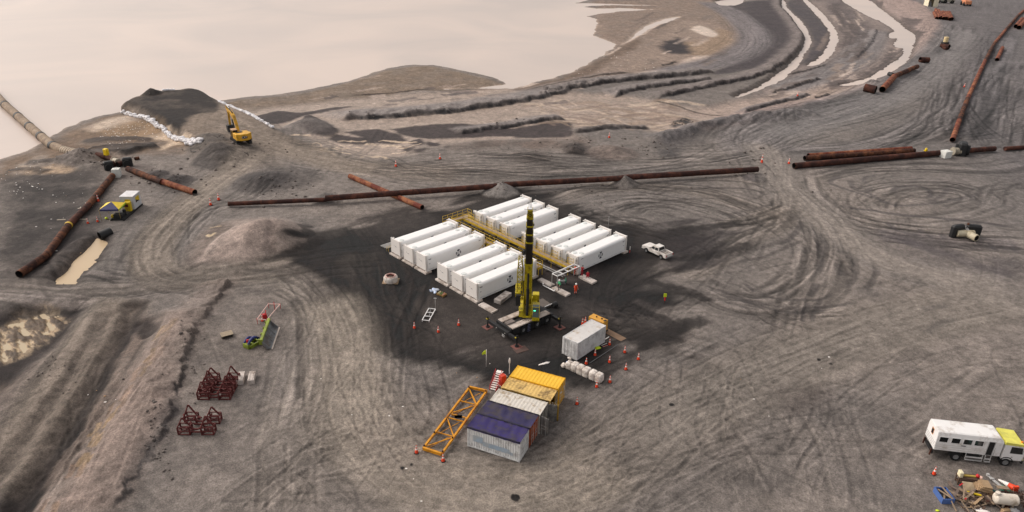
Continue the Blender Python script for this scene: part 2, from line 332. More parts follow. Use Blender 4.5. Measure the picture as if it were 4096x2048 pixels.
# left field streaks and the pale channel with its banks
CH = '245,599 266,611 246,632 230,650 202,672 188,700 142,703 170,680 182,662 205,640 225,620'
poly('236,588 275,604 255,650 212,680 195,712 125,712 160,670 195,625', (78, 71, 67), f=1.2, n=1, z=-.75, zf=1.6)
poly(CH, (120, 100, 84), f=.6, n=.3, z=-1.1, zf=.8, zr=-.7)
line('110,700 170,640 235,590', 2.5, .5, (118, 108, 100), .8, n=1)
poly('160,560 240,570 200,640 120,700 60,700', (64, 58, 57), a=.8, f=3, n=3, mott=.4)
# pit bottom left
def pit():
    ix, d = sdf(catmull(uvp(PIT + ' -60,850', D, -1.6), 4)[:-1], 4); k = sstep(-1.2, 1.2, d + .8 * fbm(X[ix] / 3, Y[ix] / 3, 3, 44))
    a = .8; xr = X[ix] * math.cos(a) + Y[ix] * math.sin(a); yr = -X[ix] * math.sin(a) + Y[ix] * math.cos(a)
    n = fbm(xr / .8, yr / 2.6, 6, 45, .6); bed = -1.56 + .42 * n
    Z[ix] = Z[ix] * (1 - k) + bed * k; tint(ix, k, (104, 88, 72), .4); tint(ix, k * sstep(.12, -.1, n), (172, 150, 120), .6)
PIT = '-60,850 28,815 46,810 51,794 79,788 111,783 157,797 155,826 120,855 93,874 46,902 -60,915'
poly('-80,790 60,765 205,757 196,792 150,850 100,890 40,950 -80,990', (56, 49, 47), f=1.6, n=1.2, z=-1.5, zf=2.4)
poly('-40,965 50,930 90,905 60,960 -40,1050', (88, 76, 68), f=2, n=1.5, a=.8)
pit()
for s in () and ('20,850 45,835 70,830 60,846', '75,815 105,806 130,812 120,828 90,832', '95,795 120,795 125,802', '60,860 100,850 110,862 80,872', '10,880 50,868 70,880 30,892', '120,835 145,825 140,840'):
    poly(s, (88, 74, 60), f=.9, n=2.4, ns=1.6, zr=-1.6, up=.25, a=.85)
# light mound in the middle left
poly('505,668 560,620 600,585 650,565 700,572 720,600 700,640 640,660 560,672', (158, 143, 134), f=3, n=2.5, mott=.2)
mound(640, 610, 12, 2.8, (160, 146, 137), .8, sharp=1.3); mound(570, 648, 7, 1.2); mound(690, 600, 7, 1.4, (138, 126, 118))
poly('515,570 560,565 590,590 560,620 500,660 470,665 500,610', (104, 93, 86), a=.8, f=2, n=2)
line('526,576 545,575 558,580', .5, .05, (190, 170, 140), .8, n=.2); line('520,598 532,604 546,596', .5, .05, (196, 178, 150), .8, n=.2)
line('680,575 690,610 685,650', 1.2, -.3, (92, 82, 77), .7, n=.8)
# churned heaps near the excavator and along the pipe
for x, y, r, h, c in ((205, 400, 6, 2.4, (122, 113, 107)), (245, 420, 4, 1, (118, 110, 104)), (555, 388, 8, 2.2, (120, 111, 104)), (522, 372, 6, 1.6, (96, 89, 84)), (545, 408, 6, 1.3, (88, 82, 79)),
                      (1571, 463, 3.1, 1.8, (118, 111, 107)), (818, 503, 3.4, 1.5, (116, 110, 106)), (700, 450, 9, 1.0, (102, 95, 91)), (655, 462, 7, 1.1, (92, 86, 83)),
                      (770, 318, 8, 1.2, (110, 102, 98)), (1545, 385, 7, 1.6, (124, 112, 105)), (1440, 380, 3, 1.4, (84, 76, 72)), (1330, 395, 6, .8, (116, 107, 101)), (1895, 450, 3, .9, (92, 86, 86)), (1912, 420, 2.4, 1.0, (84, 78, 77)),
                      (440, 455, 4, 1.2, (78, 72, 70)), (395, 440, 3, .8, (76, 70, 69)), (330, 430, 5, .6, (120, 110, 104)), (2190, 205, 3, 1, (96, 88, 84)), (2450, 480, 3, .1, None)):
    mound(x, y, r, h, c, sharp=1.15, seed=int(x))
poly('620,455 680,445 720,455 705,468 640,475', (74, 69, 68), a=.7, f=2, n=3, mott=.3)
poly('380,440 450,450 485,470 440,485 400,470', (76, 70, 68), a=.8, f=2, n=2, mott=.2)
# --- driven ground: haul roads and ruts
SO = (126, 117, 109)
track('2600,745 2330,690 2200,640 2080,560 1980,475 1935,400 1880,345', 6.5, (128, 121, 116), .8, .14, .7, 1)
track('1940,405 1895,372 1905,335 1990,300 2110,270 2220,225 2310,175 2385,110 2420,60', 10, (123, 117, 115), .7, .3, .6, 2)
track('1700,395 1800,392 1900,372 1990,330 2100,298 2220,262', 6, None, 0, .32, .9, 3)
track('1950,385 2060,380 2180,370 2300,330 2375,270 2400,200', 6, (126, 120, 118), .5, .28, .8, 4)
track('2530,80 2490,180 2450,300 2440,360', 7, (110, 106, 106), .5, .3, .5, 5)
track('2585,150 2530,260 2500,330 2480,380', 7, None, 0, .3, .5, 6)
track('2395,300 2330,345 2220,372', 5, None, 0, .3, .8, 44)
track('1990,490 2062,555 2078,640 2030,715 1935,758 1830,742 1745,700', 3.6, None, 0, .24, 1.0, 7, subs=5)
track('2000,480 2110,580 2130,660 2085,745 1985,785 1850,778 1725,722', 3.2, None, 0, .2, 1.0, 8, subs=4)
track('1985,485 1960,560 1880,600 1780,660 1700,700', 3.4, (132, 122, 113), .4, .36, 1.0, 9)
track('2010,520 2040,600 2020,690 1960,740', 2.2, None, 0, .22, 1.1, 10, subs=3)
track('2020,520 2025,640 1990,760 1960,850', 2.4, None, 0, .2, 1.1, 13, subs=3)
track('2085,570 2120,640 2150,700', 2.0, None, 0, .2, 1.1, 45, subs=3)
track('1400,505 1470,480 1600,468 1760,484 1880,520 1975,560', 3.2, (132, 122, 113), .4, .38, 1.0, 14)
track('1420,535 1560,565 1690,605 1790,650', 3.4, None, 0, .34, 1.0, 15)
track('1790,575 1700,590 1580,572 1480,542 1462,522', 3.0, None, 0, .3, .9, 16)
track('1500,512 1600,500 1720,508 1830,540 1870,575', 3.0, None, 0, .3, .9, 53)
track('1540,528 1600,512 1680,518 1720,540', 2.4, None, 0, .3, 1.1, 17)
track('1800,570 1900,550 1990,520', 2.6, (132, 122, 113), .4, .3, 1.1, 46)
track('1740,640 1660,600 1560,575', 2.2, (134, 124, 115), .5, .3, 1.1, 47)
track('2020,440 2030,480 2110,540 2250,575 2420,590 2590,600', 4.2, None, 0, .34, .8, 18)
track('2240,552 2170,528 2165,495 2240,468 2380,460 2470,478', 3.6, None, 0, .3, .9, 19)
track('2300,556 2420,540 2490,512 2500,480 2590,462', 3.2, None, 0, .28, .9, 54)
track('2230,530 2245,500 2310,482 2400,486 2440,505 2400,532', 2.6, None, 0, .28, 1.0, 20)
track('2050,455 2160,430 2330,420 2480,425 2590,410', 4.5, None, 0, .26, .8, 21)
track('2576,620 2450,612 2300,600 2200,590', 3.5, (92, 86, 87), .5, .3, .8, 22)
poly('2200,590 2330,610 2440,640 2576,650 2576,690 2400,672 2280,640', (94, 88, 88), a=.6, f=4, n=3, mott=.5)
# ring road round the compound
track('560,690 680,686 770,715 835,790 860,870 872,960 900,1060 985,1150 1090,1205 1250,1235 1420,1205 1560,1130 1700,1045 1860,965 2060,880 2300,800 2590,745', 7.5, (130, 121, 112), .5, .09, .8, 23)
track('-40,712 150,716 300,728 430,706 560,690', 5.5, (108, 100, 95), .6, .34, .9, 24)
track('-40,735 150,742 330,735', 4.0, None, 0, .4, 1.0, 25)
track('650,372 600,420 545,455 490,500 425,560 385,620 388,670 440,700 540,698 700,676 840,650 1000,640', 4.4, (128, 118, 108), .6, .28, .9, 26)
track('640,380 690,440 620,500 520,540 440,640', 3, None, 0, .2, .9, 27)
track('540,322 640,345 760,380 860,410 1000,430 1180,440', 6.5, (132, 121, 111), .6, .22, .7, 28)
track('860,408 1000,432 1200,440 1400,432 1600,418 1780,395 1890,372', 6.0, None, 0, .36, .8, 29)
track('1000,405 1200,395 1400,405 1560,415', 4.0, None, 0, .3, .8, 30)
track('720,655 790,690 850,760 885,830 890,900', 3.2, (70, 64, 62), .55, .35, 1.0, 31)
track('700,720 770,760 800,830 790,900 770,990 740,1080', 3.4, None, 0, .3, 1.0, 32)
track('1240,925 1120,1010 1020,1080 900,1130 760,1160', 6, None, 0, .12, .9, 33)
track('900,880 960,960 1050,1060 1060,1130', 5, None, 0, .16, 1.0, 34)
track('600,1290 720,1210 860,1160 1000,1150', 5, None, 0, .16, 1.0, 35)
track('1100,1290 1350,1260 1560,1170 1750,1060', 6, None, 0, .08, .8, 36)
track('1700,1290 1900,1150 2050,1020 2200,900', 8, None, 0, .09, .6, 37)
track('1650,860 1800,900 1950,990 2050,1100 2100,1290', 6, None, 0, .08, .7, 38)
track('2250,1290 2300,1150 2450,1000 2590,900', 6, None, 0, .09, .7, 39)
track('1570,790 1700,760 1860,770 2000,800 2150,800', 4, None, 0, .22, .9, 40)
track('1900,1290 1850,1180 1780,1050 1760,900', 5, None, 0, .1, .8, 48)
track('760,960 745,1080 735,1190 730,1290', 4, None, 0, .2, 1.2, 49)
# --- the dark oily pad round the tanks
poly('690,655 740,610 800,575 900,560 990,528 1070,520 1130,528 1190,486 1330,478 1420,508 1520,545 1640,572 1730,575 1770,600 1760,640 1690,660 1640,690 1630,720 1700,735 1710,775 1650,790 1740,830 1720,868 1640,862 1560,860 1540,905 1470,930 1400,930 1300,925 1230,945 1130,905 1000,872 890,852 855,780 815,735 745,690', (40, 34, 31), f=2.6, n=6, ns=2.4, mott=.16, an=.62)
poly('1640,570 1760,556 1842,600 1800,640 1720,668 1650,640', (62, 56, 56), a=.8, f=2, n=6, ns=2.6, mott=.4, an=.5)
poly('700,620 860,600 1000,560 1080,540 1100,600 960,640 860,650 760,640', (38, 33, 32), a=.8, f=4, n=4, mott=.3)
poly('880,840 1000,858 1120,890 1232,925 1300,900 1420,915 1480,950 1420,960 1330,935 1230,950 1120,912 980,878 890,858', (28, 25, 25), a=.94, f=1.6, n=3, ns=2, an=.5)
poly('1240,920 1320,860 1480,880 1560,900 1470,960 1330,945', (34, 31, 31), a=.85, f=3, n=2.5)
poly('1350,700 1480,660 1620,690 1700,740 1640,800 1500,760 1400,790', (34, 31, 31), a=.85, f=3, n=3, mott=.3)
poly('1080,770 1230,790 1240,850 1150,880 1050,850', (96, 88, 83), a=.55, f=4, n=4, mott=.4)
poly('1160,880 1280,850 1420,880 1300,905', (98, 90, 86), a=.45, f=3, n=3, mott=.5)
poly('1430,760 1530,770 1540,800 1440,800', (100, 92, 88), a=.5, f=2.5, n=2.5, mott=.5)
poly('1370,650 1480,640 1500,690 1400,720 1340,690', (92, 82, 78), a=.6, f=1.5, n=1)
poly('860,545 960,530 1000,520 1100,545 1050,580 900,575', (98, 90, 85), a=.4, f=3, n=4, mott=.6)
track('900,560 960,640 1000,760 1060,860', 5, None, 0, .3, 1.0, 41)
track('1650,880 1580,800 1560,740 1640,660', 4, None, 0, .35, 1.0, 42)
track('1700,870 1620,800 1560,770', 5, (98, 90, 86), .3, .35, 1.0, 43)
poly('1960,980 2050,970 2070,1010 2010,1040 1960,1010', (92, 84, 80), a=.6, f=2, n=2, mott=.4)
poly('800,790 850,800 845,830 815,828', (58, 52, 50), a=.8, f=1.2, n=1)
poly('770,755 820,760 850,800 860,830 800,800', (70, 64, 61), a=.6, f=1.5, n=1.5)
poly('512,664 560,620 600,587 650,568 696,575 712,600 694,636 640,656 560,670', (158, 143, 134), a=.85, f=2, n=2, mott=.25)
line('520,664 560,622 604,590', 1.2, .3, (170, 156, 147), .6, n=.5)
mound(1262, 484, 4.4, 2.1, (132, 126, 121), .95, sharp=1.1, seed=3); mound(1571, 463, 3.1, .4, (122, 115, 110), .9)
# --- bottom left: haul ramp, ditch and ridge
LB = crop(0, 1100, 800 / 1087)
poly('-40,1010 110,880 260,790 300,800 200,930 60,1120 -40,1230', (124, 113, 106), a=.8, f=3, n=2)
track('330,742 262,800 200,900 130,1010 40,1140 -60,1270', 5.2, (118, 109, 100), .8, .3, .9, 50)
line('275,780 235,850 180,940 110,1040 30,1150 -40,1230', 1.6, -.5, (62, 57, 56), .9, n=.6, taper=.04)
poly('345,775 400,800 395,840 330,930 270,1050 180,1180 90,1300 20,1300 110,1160 210,990 270,880 310,800', (114, 102, 94), f=2, n=1.2, z=-.6, zf=2.0, mott=.3)
line('345,752 318,800 272,880 222,962 150,1085 70,1220 20,1300', 2.4, -.55, (50, 43, 41), 1, n=.7, taper=.03)
track('330,830 285,905 225,1010 160,1120 90,1230 40,1310', 3.2, None, 0, .3, 1.2, 51)
track('380,830 320,930 250,1050 180,1170 110,1290', 3.0, None, 0, .22, 1.2, 52)
line('345,800 372,820 380,842', 2, -.3, (62, 55, 53), .8, n=.8)
line('300,940 250,1020 180,1120 100,1230', 1.0, .2, (112, 100, 92), .6, n=.6)
poly('420,790 505,800 470,890 455,935 440,1010 400,1095 340,1185 270,1300 120,1300 200,1180 270,1060 340,930 395,850', (146, 131, 122), f=2, n=1, up=.8, zf=3)
for k in range(34):
    t = rnd.random(); x0 = 470 - 330 * t + rnd.uniform(-38, 14); y0 = 800 + 470 * t
    line(f'{x0},{y0} {x0-14},{y0+22} {x0-30},{y0+40}', rnd.uniform(.25, .6), rnd.uniform(-.12, .1), rnd.choice([(158, 136, 108), (164, 142, 126), (120, 104, 94), (146, 126, 110)]), .65, n=.5, ns=1.5)
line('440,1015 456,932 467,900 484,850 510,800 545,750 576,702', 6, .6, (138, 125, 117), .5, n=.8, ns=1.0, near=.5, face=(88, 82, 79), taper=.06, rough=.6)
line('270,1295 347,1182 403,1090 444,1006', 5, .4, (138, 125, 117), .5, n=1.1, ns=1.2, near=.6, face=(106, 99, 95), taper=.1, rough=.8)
poly('436,1010 455,1005 465,1040 420,1090 380,1140 345,1180 340,1200 370,1130 405,1075', (78, 73, 72), a=.8, f=1.2, n=1.6, mott=.2)
poly('480,850 560,760 640,740 720,790 690,900 560,930 470,930', (128, 119, 112), a=.7, f=4, n=3, mott=.4)
for s in ('540,775 590,760 610,780 560,795', '620,770 700,760 720,785 650,795', '480,905 560,890 580,905 500,925', '560,850 620,870 600,885 550,870', '620,730 680,720 700,735 640,745'):
    poly(s, (92, 86, 83), a=.55, f=1.5, n=2, mott=.3)
poly('560,705 600,700 480,870 440,930 430,900 500,790', (132, 120, 112), a=.8, f=1.5, n=.8)
# single passages wandering over the whole yard
r3 = random.Random(77)
for k in range(150):
    x0, y0 = r3.choice([(r3.uniform(500, 1250), r3.uniform(900, 1280)), (r3.uniform(1250, 2560), r3.uniform(760, 1280)), (r3.uniform(1650, 2570), r3.uniform(420, 760)), (r3.uniform(450, 1900), r3.uniform(360, 470)), (r3.uniform(1900, 2570), r3.uniform(60, 380))])
    a = D(x0, y0); ang = r3.choice([R(28), R(35), R(40), R(-8), R(8), R(120), R(95), R(60)]) + r3.gauss(0, .25); L_ = r3.uniform(12, 42); cv = r3.gauss(0, .022); q = []
    px, py = a.x, a.y
    for j in range(14): q.append((px, py)); px += math.cos(ang) * L_ / 14; py += math.sin(ang) * L_ / 14; ang += cv * L_ / 14
    far_ = a.y > 120; rut(np.array(q), r3.uniform(.18, .3) * (1.7 if far_ else 1), r3.uniform(.1, .24), 2.0, 900 + k, .03)
kb2 = crop(3072, 0, 1024 / 2576)
for s in ('590,60 700,40 760,130 780,190 740,200 660,120', '690,280 860,230 930,300 900,420 760,470 700,460 760,360', '920,340 980,320 1015,350 1000,380 930,375', '1330,180 1480,210 1550,230 1480,300 1560,340 1540,380 1460,400 1440,430 1480,370 1400,310', '860,720 1000,700 1120,660 1180,560 1250,480 1280,560 1200,680 1060,760 900,770', '560,860 700,800 860,800 800,870 640,900', '1040,20 1120,10 1160,60 1100,90'):
    poly(s, (92, 82, 79), a=.8, f=.8, n=3.2, ns=2.4, fn=kb2, zr=-.5, mott=.3)
for s, h_ in (('0,935 200,885 360,830 525,770', .7), ('450,992 540,975 625,955', .6), ('200,745 420,690 590,640', .4), ('860,590 980,480 1060,360 1090,280', .5), ('1780,330 1740,420 1700,500 1600,560', .8), ('1560,650 1440,700 1320,760 1180,860', .7)):
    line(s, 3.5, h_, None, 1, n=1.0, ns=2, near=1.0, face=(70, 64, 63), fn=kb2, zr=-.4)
for s in ('1640,600 1760,575 1880,560', '1690,650 1800,640 1900,610', '1620,700 1730,735 1800,760', '1580,870 1680,840 1790,800', '860,700 800,640 760,560', '1000,880 900,862 800,850', '1130,905 1010,868 930,850', '1560,760 1660,800 1740,830'):
    line(s, 1.6, 0, (46, 41, 39), .75, n=1.3, ns=2)
# single dark turning marks, traced one by one
kt = crop(2600, 700, 1496 / 2576); ku = crop(600, 1000, 1496 / 1839)
def marks(fn, s, w, dk, a):
    for q in s.split(';'): line(q.strip(), w, -.05, dk, a * rnd.uniform(.6, 1), n=.25, ns=2, fn=fn, taper=.12)
marks(kt, '1045,310 1010,390 950,450 850,480; 1110,270 1170,350 1200,450 1210,560; 1240,310 1290,400 1310,480 1320,560; 1350,470 1400,560 1420,650 1400,720 1330,790; 1530,560 1560,650 1540,720 1470,800; 1150,740 1130,800 1090,840; 1150,440 1180,560 1160,680; 1280,600 1310,680 1290,640', .75, (78, 73, 71), .75)
marks(kt, '470,800 560,840 700,870 900,910 1100,915 1300,900 1440,870; 580,850 720,890 900,940 1100,940 1250,925; 740,820 850,850 1000,860 1160,860 1280,815; 500,870 600,900 760,930; 1040,1020 1060,950 1090,870; 1110,1020 1140,930 1180,840; 640,740 700,790 720,810; 460,780 640,850 800,880', .5, (80, 75, 73), .7)
marks(kt, '330,630 480,590 640,540 800,490 900,450 980,430; 480,640 640,590 800,560 960,490 1080,440; 0,130 100,80 300,45 500,40 700,60 830,110 960,170 1010,200; 20,150 120,110 300,95 520,90 700,100 840,150; 0,240 150,280 300,320 450,370; 0,200 200,235 350,280 480,310 560,320; 520,280 640,250 800,215 900,200; 40,180 200,170 420,160 600,175', .6, (84, 78, 75), .65)
marks(kt, '1270,200 1400,230 1560,250 1750,280 2000,300 2300,330 2570,370; 1330,0 1260,30 1250,60 1320,90 1450,130 1560,170; 1660,120 1700,90 1800,75 1900,90 1940,130 1900,165; 1550,80 1500,110 1580,170 1700,210 1900,200 2100,170 2300,120; 1620,320 1700,380 1800,415 1860,400; 1860,370 1870,410; 1920,400 1940,440; 2010,400 2030,450; 2340,470 2370,520; 2500,480 2520,540; 2100,980 1980,1040 1900,1090; 1860,930 2060,900; 1380,30 1400,90 1520,130; 1470,60 1490,20 1560,0; 2060,80 2000,150 1900,190', .8, (84, 79, 79), .65)
marks(kt, '1700,430 1850,490 2050,560 2300,640 2570,700; 1660,400 1800,470 2000,520 2200,560', 2.2, (90, 84, 85), .6)
marks(ku, '560,90 680,110 780,160 850,230 890,300 895,340; 620,130 720,170 800,230 840,290; 700,230 730,330 740,450; 735,330 745,520 740,760; 1000,350 1020,480 1040,600; 460,100 600,105 700,140', .7, (62, 56, 53), .7)
marks(ku, '690,440 620,620 560,830 530,1010; 740,500 680,660 620,900; 1080,470 1040,640 1060,800; 1130,560 1070,640 1010,700', .3, (150, 141, 132), .6)
marks(ku, '1060,560 1120,640 1110,760 1090,860; 1130,800 1100,900 1180,1000 1300,1060 1500,1090 1700,1080; 1230,720 1150,820 1140,920; 520,1140 660,1095 800,1075; 480,1180 640,1120 780,1100; 900,1100 1000,1160 1040,1250; 300,1240 600,1230 900,1255', .35, (92, 86, 82), .6)
# packed, paler running surface of the haul roads
def worn(s, w, col, a):
    ix, d, al, tot = near_line(catmull(uvp(s), 8), w * 1.3); e = sstep(1.25, .35, np.abs(d) / w) * sstep(0, .08, al / tot) * sstep(0, .08, 1 - al / tot)
    tint(ix, e * a * (.75 + .25 * sstep(-.4, .4, vn(d * 1.4, al / 25, 6))), col)
worn('800,735 850,800 872,880 880,960 905,1060 985,1150 1090,1208 1250,1238 1420,1210 1560,1135', 5.4, (150, 140, 129), .85)
worn('1560,1135 1700,1050 1860,970 2060,885 2300,805 2590,750', 5.5, (138, 130, 122), .55)
worn('2600,745 2330,690 2200,640 2080,560 1980,475 1935,400 1890,350', 4.8, (146, 137, 129), .8)
worn('1900,372 1990,325 2110,285 2220,245 2310,195 2385,130 2420,70', 9, (134, 129, 126), .65)
worn('650,372 600,420 545,455 490,500 425,560 385,620 388,670 420,700', 3.6, (148, 137, 126), .75)
worn('-40,716 150,720 300,728 430,708 560,692 690,680 760,700 830,770', 2.8, (130, 121, 113), .5)
worn('560,335 640,352 760,388 860,414 960,428', 4.5, (148, 136, 124), .7)
worn('330,745 262,805 200,905 130,1015 40,1145 -60,1275', 3.6, (142, 130, 119), .65)
worn('1120,1005 1020,1080 900,1130', 6, (138, 128, 119), .35)
worn('760,1000 740,1100 730,1290', 5, (136, 127, 118), .3)
# stains and drips
for x, y, r in ((1297, 1252, .55), (1690, 1018, .35), (1012, 1176, .25), (1035, 1168, .2), (2060, 905, .3), (2090, 915, .25), (1310, 1020, .1)):
    mound(x, y, r, .05, (44, 40, 39), 1)
# water bodies: carve, so the water's edge is where ground and water meet
def carve(s, depth=.6, w=1.2, zr=-1.0, level=-1.0, n=.8):
    ix, d = sdf(catmull(uvp(s + ' ' + s.split()[0], D, zr), 4)[:-1], 8)
    q = d + n * fbm(X[ix] / 3, Y[ix] / 3, 3, 40)
    k = sstep(-w * 2, w, q); Z[ix] = Z[ix] * (1 - k) + (level - depth) * k
    tint(ix, sstep(-w * 2.4, -w * .2, q) * .8, (96, 84, 76), .6)
for s in ('1966,-4 1971,-4 1975,16 1990,33 2012,53 2024,71 2036,98 2034,112 2018,140 1996,172 1962,200 1932,216 1890,234 1850,248 1862,240 1910,220 1940,200 1978,172 2010,140 2024,112 2026,98 2012,74 1988,42 1968,20',
          '2018,-4 2023,-4 2055,24 2076,46 2092,66 2103,90 2099,116 2084,140 2064,156 2036,166 2062,148 2084,122 2094,92 2082,66 2050,30',
          '2118,-4 2176,-4 2232,36 2277,74 2302,90 2288,118 2258,117 2262,96 2244,96 2242,88 2252,76 2222,56 2182,38 2126,6',
          '2286,116 2292,118 2284,146 2262,166 2236,184 2206,196 2170,210 2120,216 2170,203 2206,190 2240,168 2274,142',
          '1800,4 1856,-4 1870,4 1850,14 1815,14'):
    carve(s)
# the lake bed
ins = lk_d + 1.6 * fbm(X[lk_ix] / 7, Y[lk_ix] / 7, 4, 60)
k = sstep(-5, 3, ins); deep = -1.0 - .12 - np.clip(ins, 0, 12) * .12
jet = Z[lk_ix] > .9
zz = np.where(ins > 0, np.minimum(Z[lk_ix], deep), np.minimum(Z[lk_ix], -1.0 + .04 + np.clip(-ins, 0, 40) * .09))
Z[lk_ix] = np.where(jet, Z[lk_ix], zz)
tint(lk_ix, sstep(-1.5, 1.5, ins) * (~jet), (190, 168, 150), .6)

for s in ('1405,119 1433,120 1440,126 1483,129 1481,139 1428,141 1409,133', '1456,115 1478,114 1502,117 1478,121 1457,120'):
    poly(s, (112, 97, 85), f=.8, n=1.0, z=-.92, zf=1.5, zr=-1.0)
# fine relief everywhere
Z += .03 * fbm(X / .9, Y / .9, 3, 71) + .05 * np.abs(fbm(X / 3, Y / 3, 3, 72))
rough_far = sstep(120, 220, Y); Z += rough_far * .04 * fbm(X / 2.5, Y / 2.5, 4, 73)
C *= (1 + .10 * fbm(X / 1.2, Y / 1.2, 4, 80) + .08 * fbm(X / 4, Y / 4, 3, 81))[:, None]
Z = np.where(np.hypot(X, Y) > 700, Z * .2 - .0, Z)
C *= (1 + .11 * vn(X / .5, Y / .5, 90) + .10 * vn(X / 1.3, Y / 1.3, 91))[:, None]
C = .155 * (np.clip(C, .004, 1) / .155) ** 1.2 * .69 * np.array([.985, 1.0, 1.02])          # drier and wetter soils further apart
def mesh_np(name, V, F, m, attrs=None, smooth=True):
    me = bpy.data.meshes.new(name); nv = len(V); nf = len(F); k = F.shape[1]
    me.vertices.add(nv); me.vertices.foreach_set('co', np.ascontiguousarray(V, dtype=np.float32).ravel())
    me.loops.add(nf * k); me.loops.foreach_set('vertex_index', np.ascontiguousarray(F, dtype=np.int32).ravel())
    me.polygons.add(nf); me.polygons.foreach_set('loop_start', np.arange(0, nf * k, k, dtype=np.int32))
    if smooth: me.polygons.foreach_set('use_smooth', np.ones(nf, bool))
    for an, av in (attrs or {}).items():
        a = me.attributes.new(an, 'FLOAT_COLOR', 'POINT'); a.data.foreach_set('color', np.ascontiguousarray(av, dtype=np.float32).ravel())
    me.update(calc_edges=True); me.materials.append(m)
    o = bpy.data.objects.new(name, me); COL.objects.link(o); return o
def ground_mat():
    m = bpy.data.materials.new('site_soil'); m.use_nodes = True; t = m.node_tree; b = t.nodes['Principled BSDF']; L = t.links.new
    at = t.nodes.new('ShaderNodeAttribute'); at.attribute_name = 'soil'
    tc = t.nodes.new('ShaderNodeTexCoord')
    def noise(sc, det=5, rg=.6):
        n = t.nodes.new('ShaderNodeTexNoise'); n.inputs['Scale'].default_value = sc; n.inputs['Detail'].default_value = det; n.inputs['Roughness'].default_value = rg
        L(tc.outputs['Object'], n.inputs['Vector']); return n.outputs['Fac']
    def rng(s, a, b_, lo, hi):
        r = t.nodes.new('ShaderNodeMapRange'); r.inputs[1].default_value = a; r.inputs[2].default_value = b_; r.inputs[3].default_value = lo; r.inputs[4].default_value = hi
        L(s, r.inputs[0]); return r.outputs[0]
    def mul(a, b_):
        x = t.nodes.new('ShaderNodeMath'); x.operation = 'MULTIPLY'; L(a, x.inputs[0]); L(b_, x.inputs[1]); return x.outputs[0]
    g = mul(mul(rng(noise(1.1, 8, .75), .36, .64, .74, 1.26), rng(noise(6, 4, .7), .38, .62, .72, 1.28)), rng(noise(.23, 6, .65), .3, .7, .84, 1.14))
    vm = t.nodes.new('ShaderNodeVectorMath'); vm.operation = 'SCALE'; L(at.outputs['Color'], vm.inputs[0]); L(g, vm.inputs['Scale'])
    L(vm.outputs[0], b.inputs['Base Color'])
    ro = rng(at.outputs['Alpha'], 0, 1, .93, .28); L(ro, b.inputs['Roughness'])
    b.inputs['Specular IOR Level'].default_value = .35
    bp = t.nodes.new('ShaderNodeBump'); bp.inputs['Strength'].default_value = .8; bp.inputs['Distance'].default_value = .16
    L(mul(noise(3.2, 9, .7), rng(noise(.5), .3, .7, .6, 1.2)), bp.inputs['Height']); L(bp.outputs[0], b.inputs['Normal'])
    return m
nr, nc = SHP
idx = np.arange(N).reshape(SHP)
F = np.stack([idx[:-1, :-1], idx[:-1, 1:], idx[1:, 1:], idx[1:, :-1]], -1).reshape(-1, 4)
ground = mesh_np('ground', np.stack([X, Y, Z], 1), F[:, ::-1].copy(), ground_mat(), {'soil': np.concatenate([np.clip(C, .008, .9), WET[:, None]], 1)})
ground['kind'] = 'structure'
# ground height lookup for things that rest on it
_az = np.degrees(np.arctan2(X2[-1], Y2[-1])); _r = np.hypot(X2[:, 0], Y2[:, 0]); Zg = Z.reshape(SHP)
def gz(x, y):
    a = math.degrees(math.atan2(x, y)); r = math.hypot(x, y)
    i = min(max(int(np.searchsorted(_r, r)), 1), nr - 1); j = min(max(int(np.searchsorted(_az, a)), 1), nc - 1)
    u = (r - _r[i - 1]) / (_r[i] - _r[i - 1]); v = (a - _az[j - 1]) / (_az[j] - _az[j - 1])
    return float((Zg[i - 1, j - 1] * (1 - v) + Zg[i - 1, j] * v) * (1 - u) + (Zg[i, j - 1] * (1 - v) + Zg[i, j] * v) * u)
def water_mat(name, rgb):
    m = bpy.data.materials.new(name); m.use_nodes = True; t = m.node_tree; b = t.nodes['Principled BSDF']
    tc = t.nodes.new('ShaderNodeTexCoord'); n = t.nodes.new('ShaderNodeTexNoise'); n.inputs['Scale'].default_value = .012; n.inputs['Detail'].default_value = 8; n.inputs['Distortion'].default_value = 1.2
    t.links.new(tc.outputs['Object'], n.inputs['Vector']); r = t.nodes.new('ShaderNodeValToRGB'); c = lin(rgb)
    r.color_ramp.elements[0].position = .35; r.color_ramp.elements[1].position = .65
    r.color_ramp.elements[0].color = (c[0] * .86, c[1] * .89, c[2] * .92, 1); r.color_ramp.elements[1].color = (*[v * 1.04 for v in c], 1)
    t.links.new(n.outputs['Fac'], r.inputs[0]); t.links.new(r.outputs[0], b.inputs['Base Color'])
    b.inputs['Roughness'].default_value = .32; b.inputs['IOR'].default_value = 1.33; b.inputs['Specular IOR Level'].default_value = .3
    n2 = t.nodes.new('ShaderNodeTexNoise'); n2.inputs['Scale'].default_value = .55; n2.inputs['Detail'].default_value = 4
    bp = t.nodes.new('ShaderNodeBump'); bp.inputs['Strength'].default_value = .16; bp.inputs['Distance'].default_value = .1
    t.links.new(tc.outputs['Object'], n2.inputs['Vector']); t.links.new(n2.outputs['Fac'], bp.inputs['Height']); t.links.new(bp.outputs[0], b.inputs['Normal'])
    return m
WM = water_mat('silty_water', (194, 178, 167))
def sheet(name, pts, z, m):
    me = bpy.data.meshes.new(name); me.from_pydata([(p[0], p[1], z) for p in pts], [], [tuple(range(len(pts)))]); me.materials.append(m)
    o = bpy.data.objects.new(name, me); COL.objects.link(o); o['kind'] = 'structure'; return o
sheet('lake_water', [(-4000, 125), (-90, 125), (-60, 165), (80, 165), (160, 220), (700, 220), (4000, 4000), (-4000, 4000)], -1.0, WM)
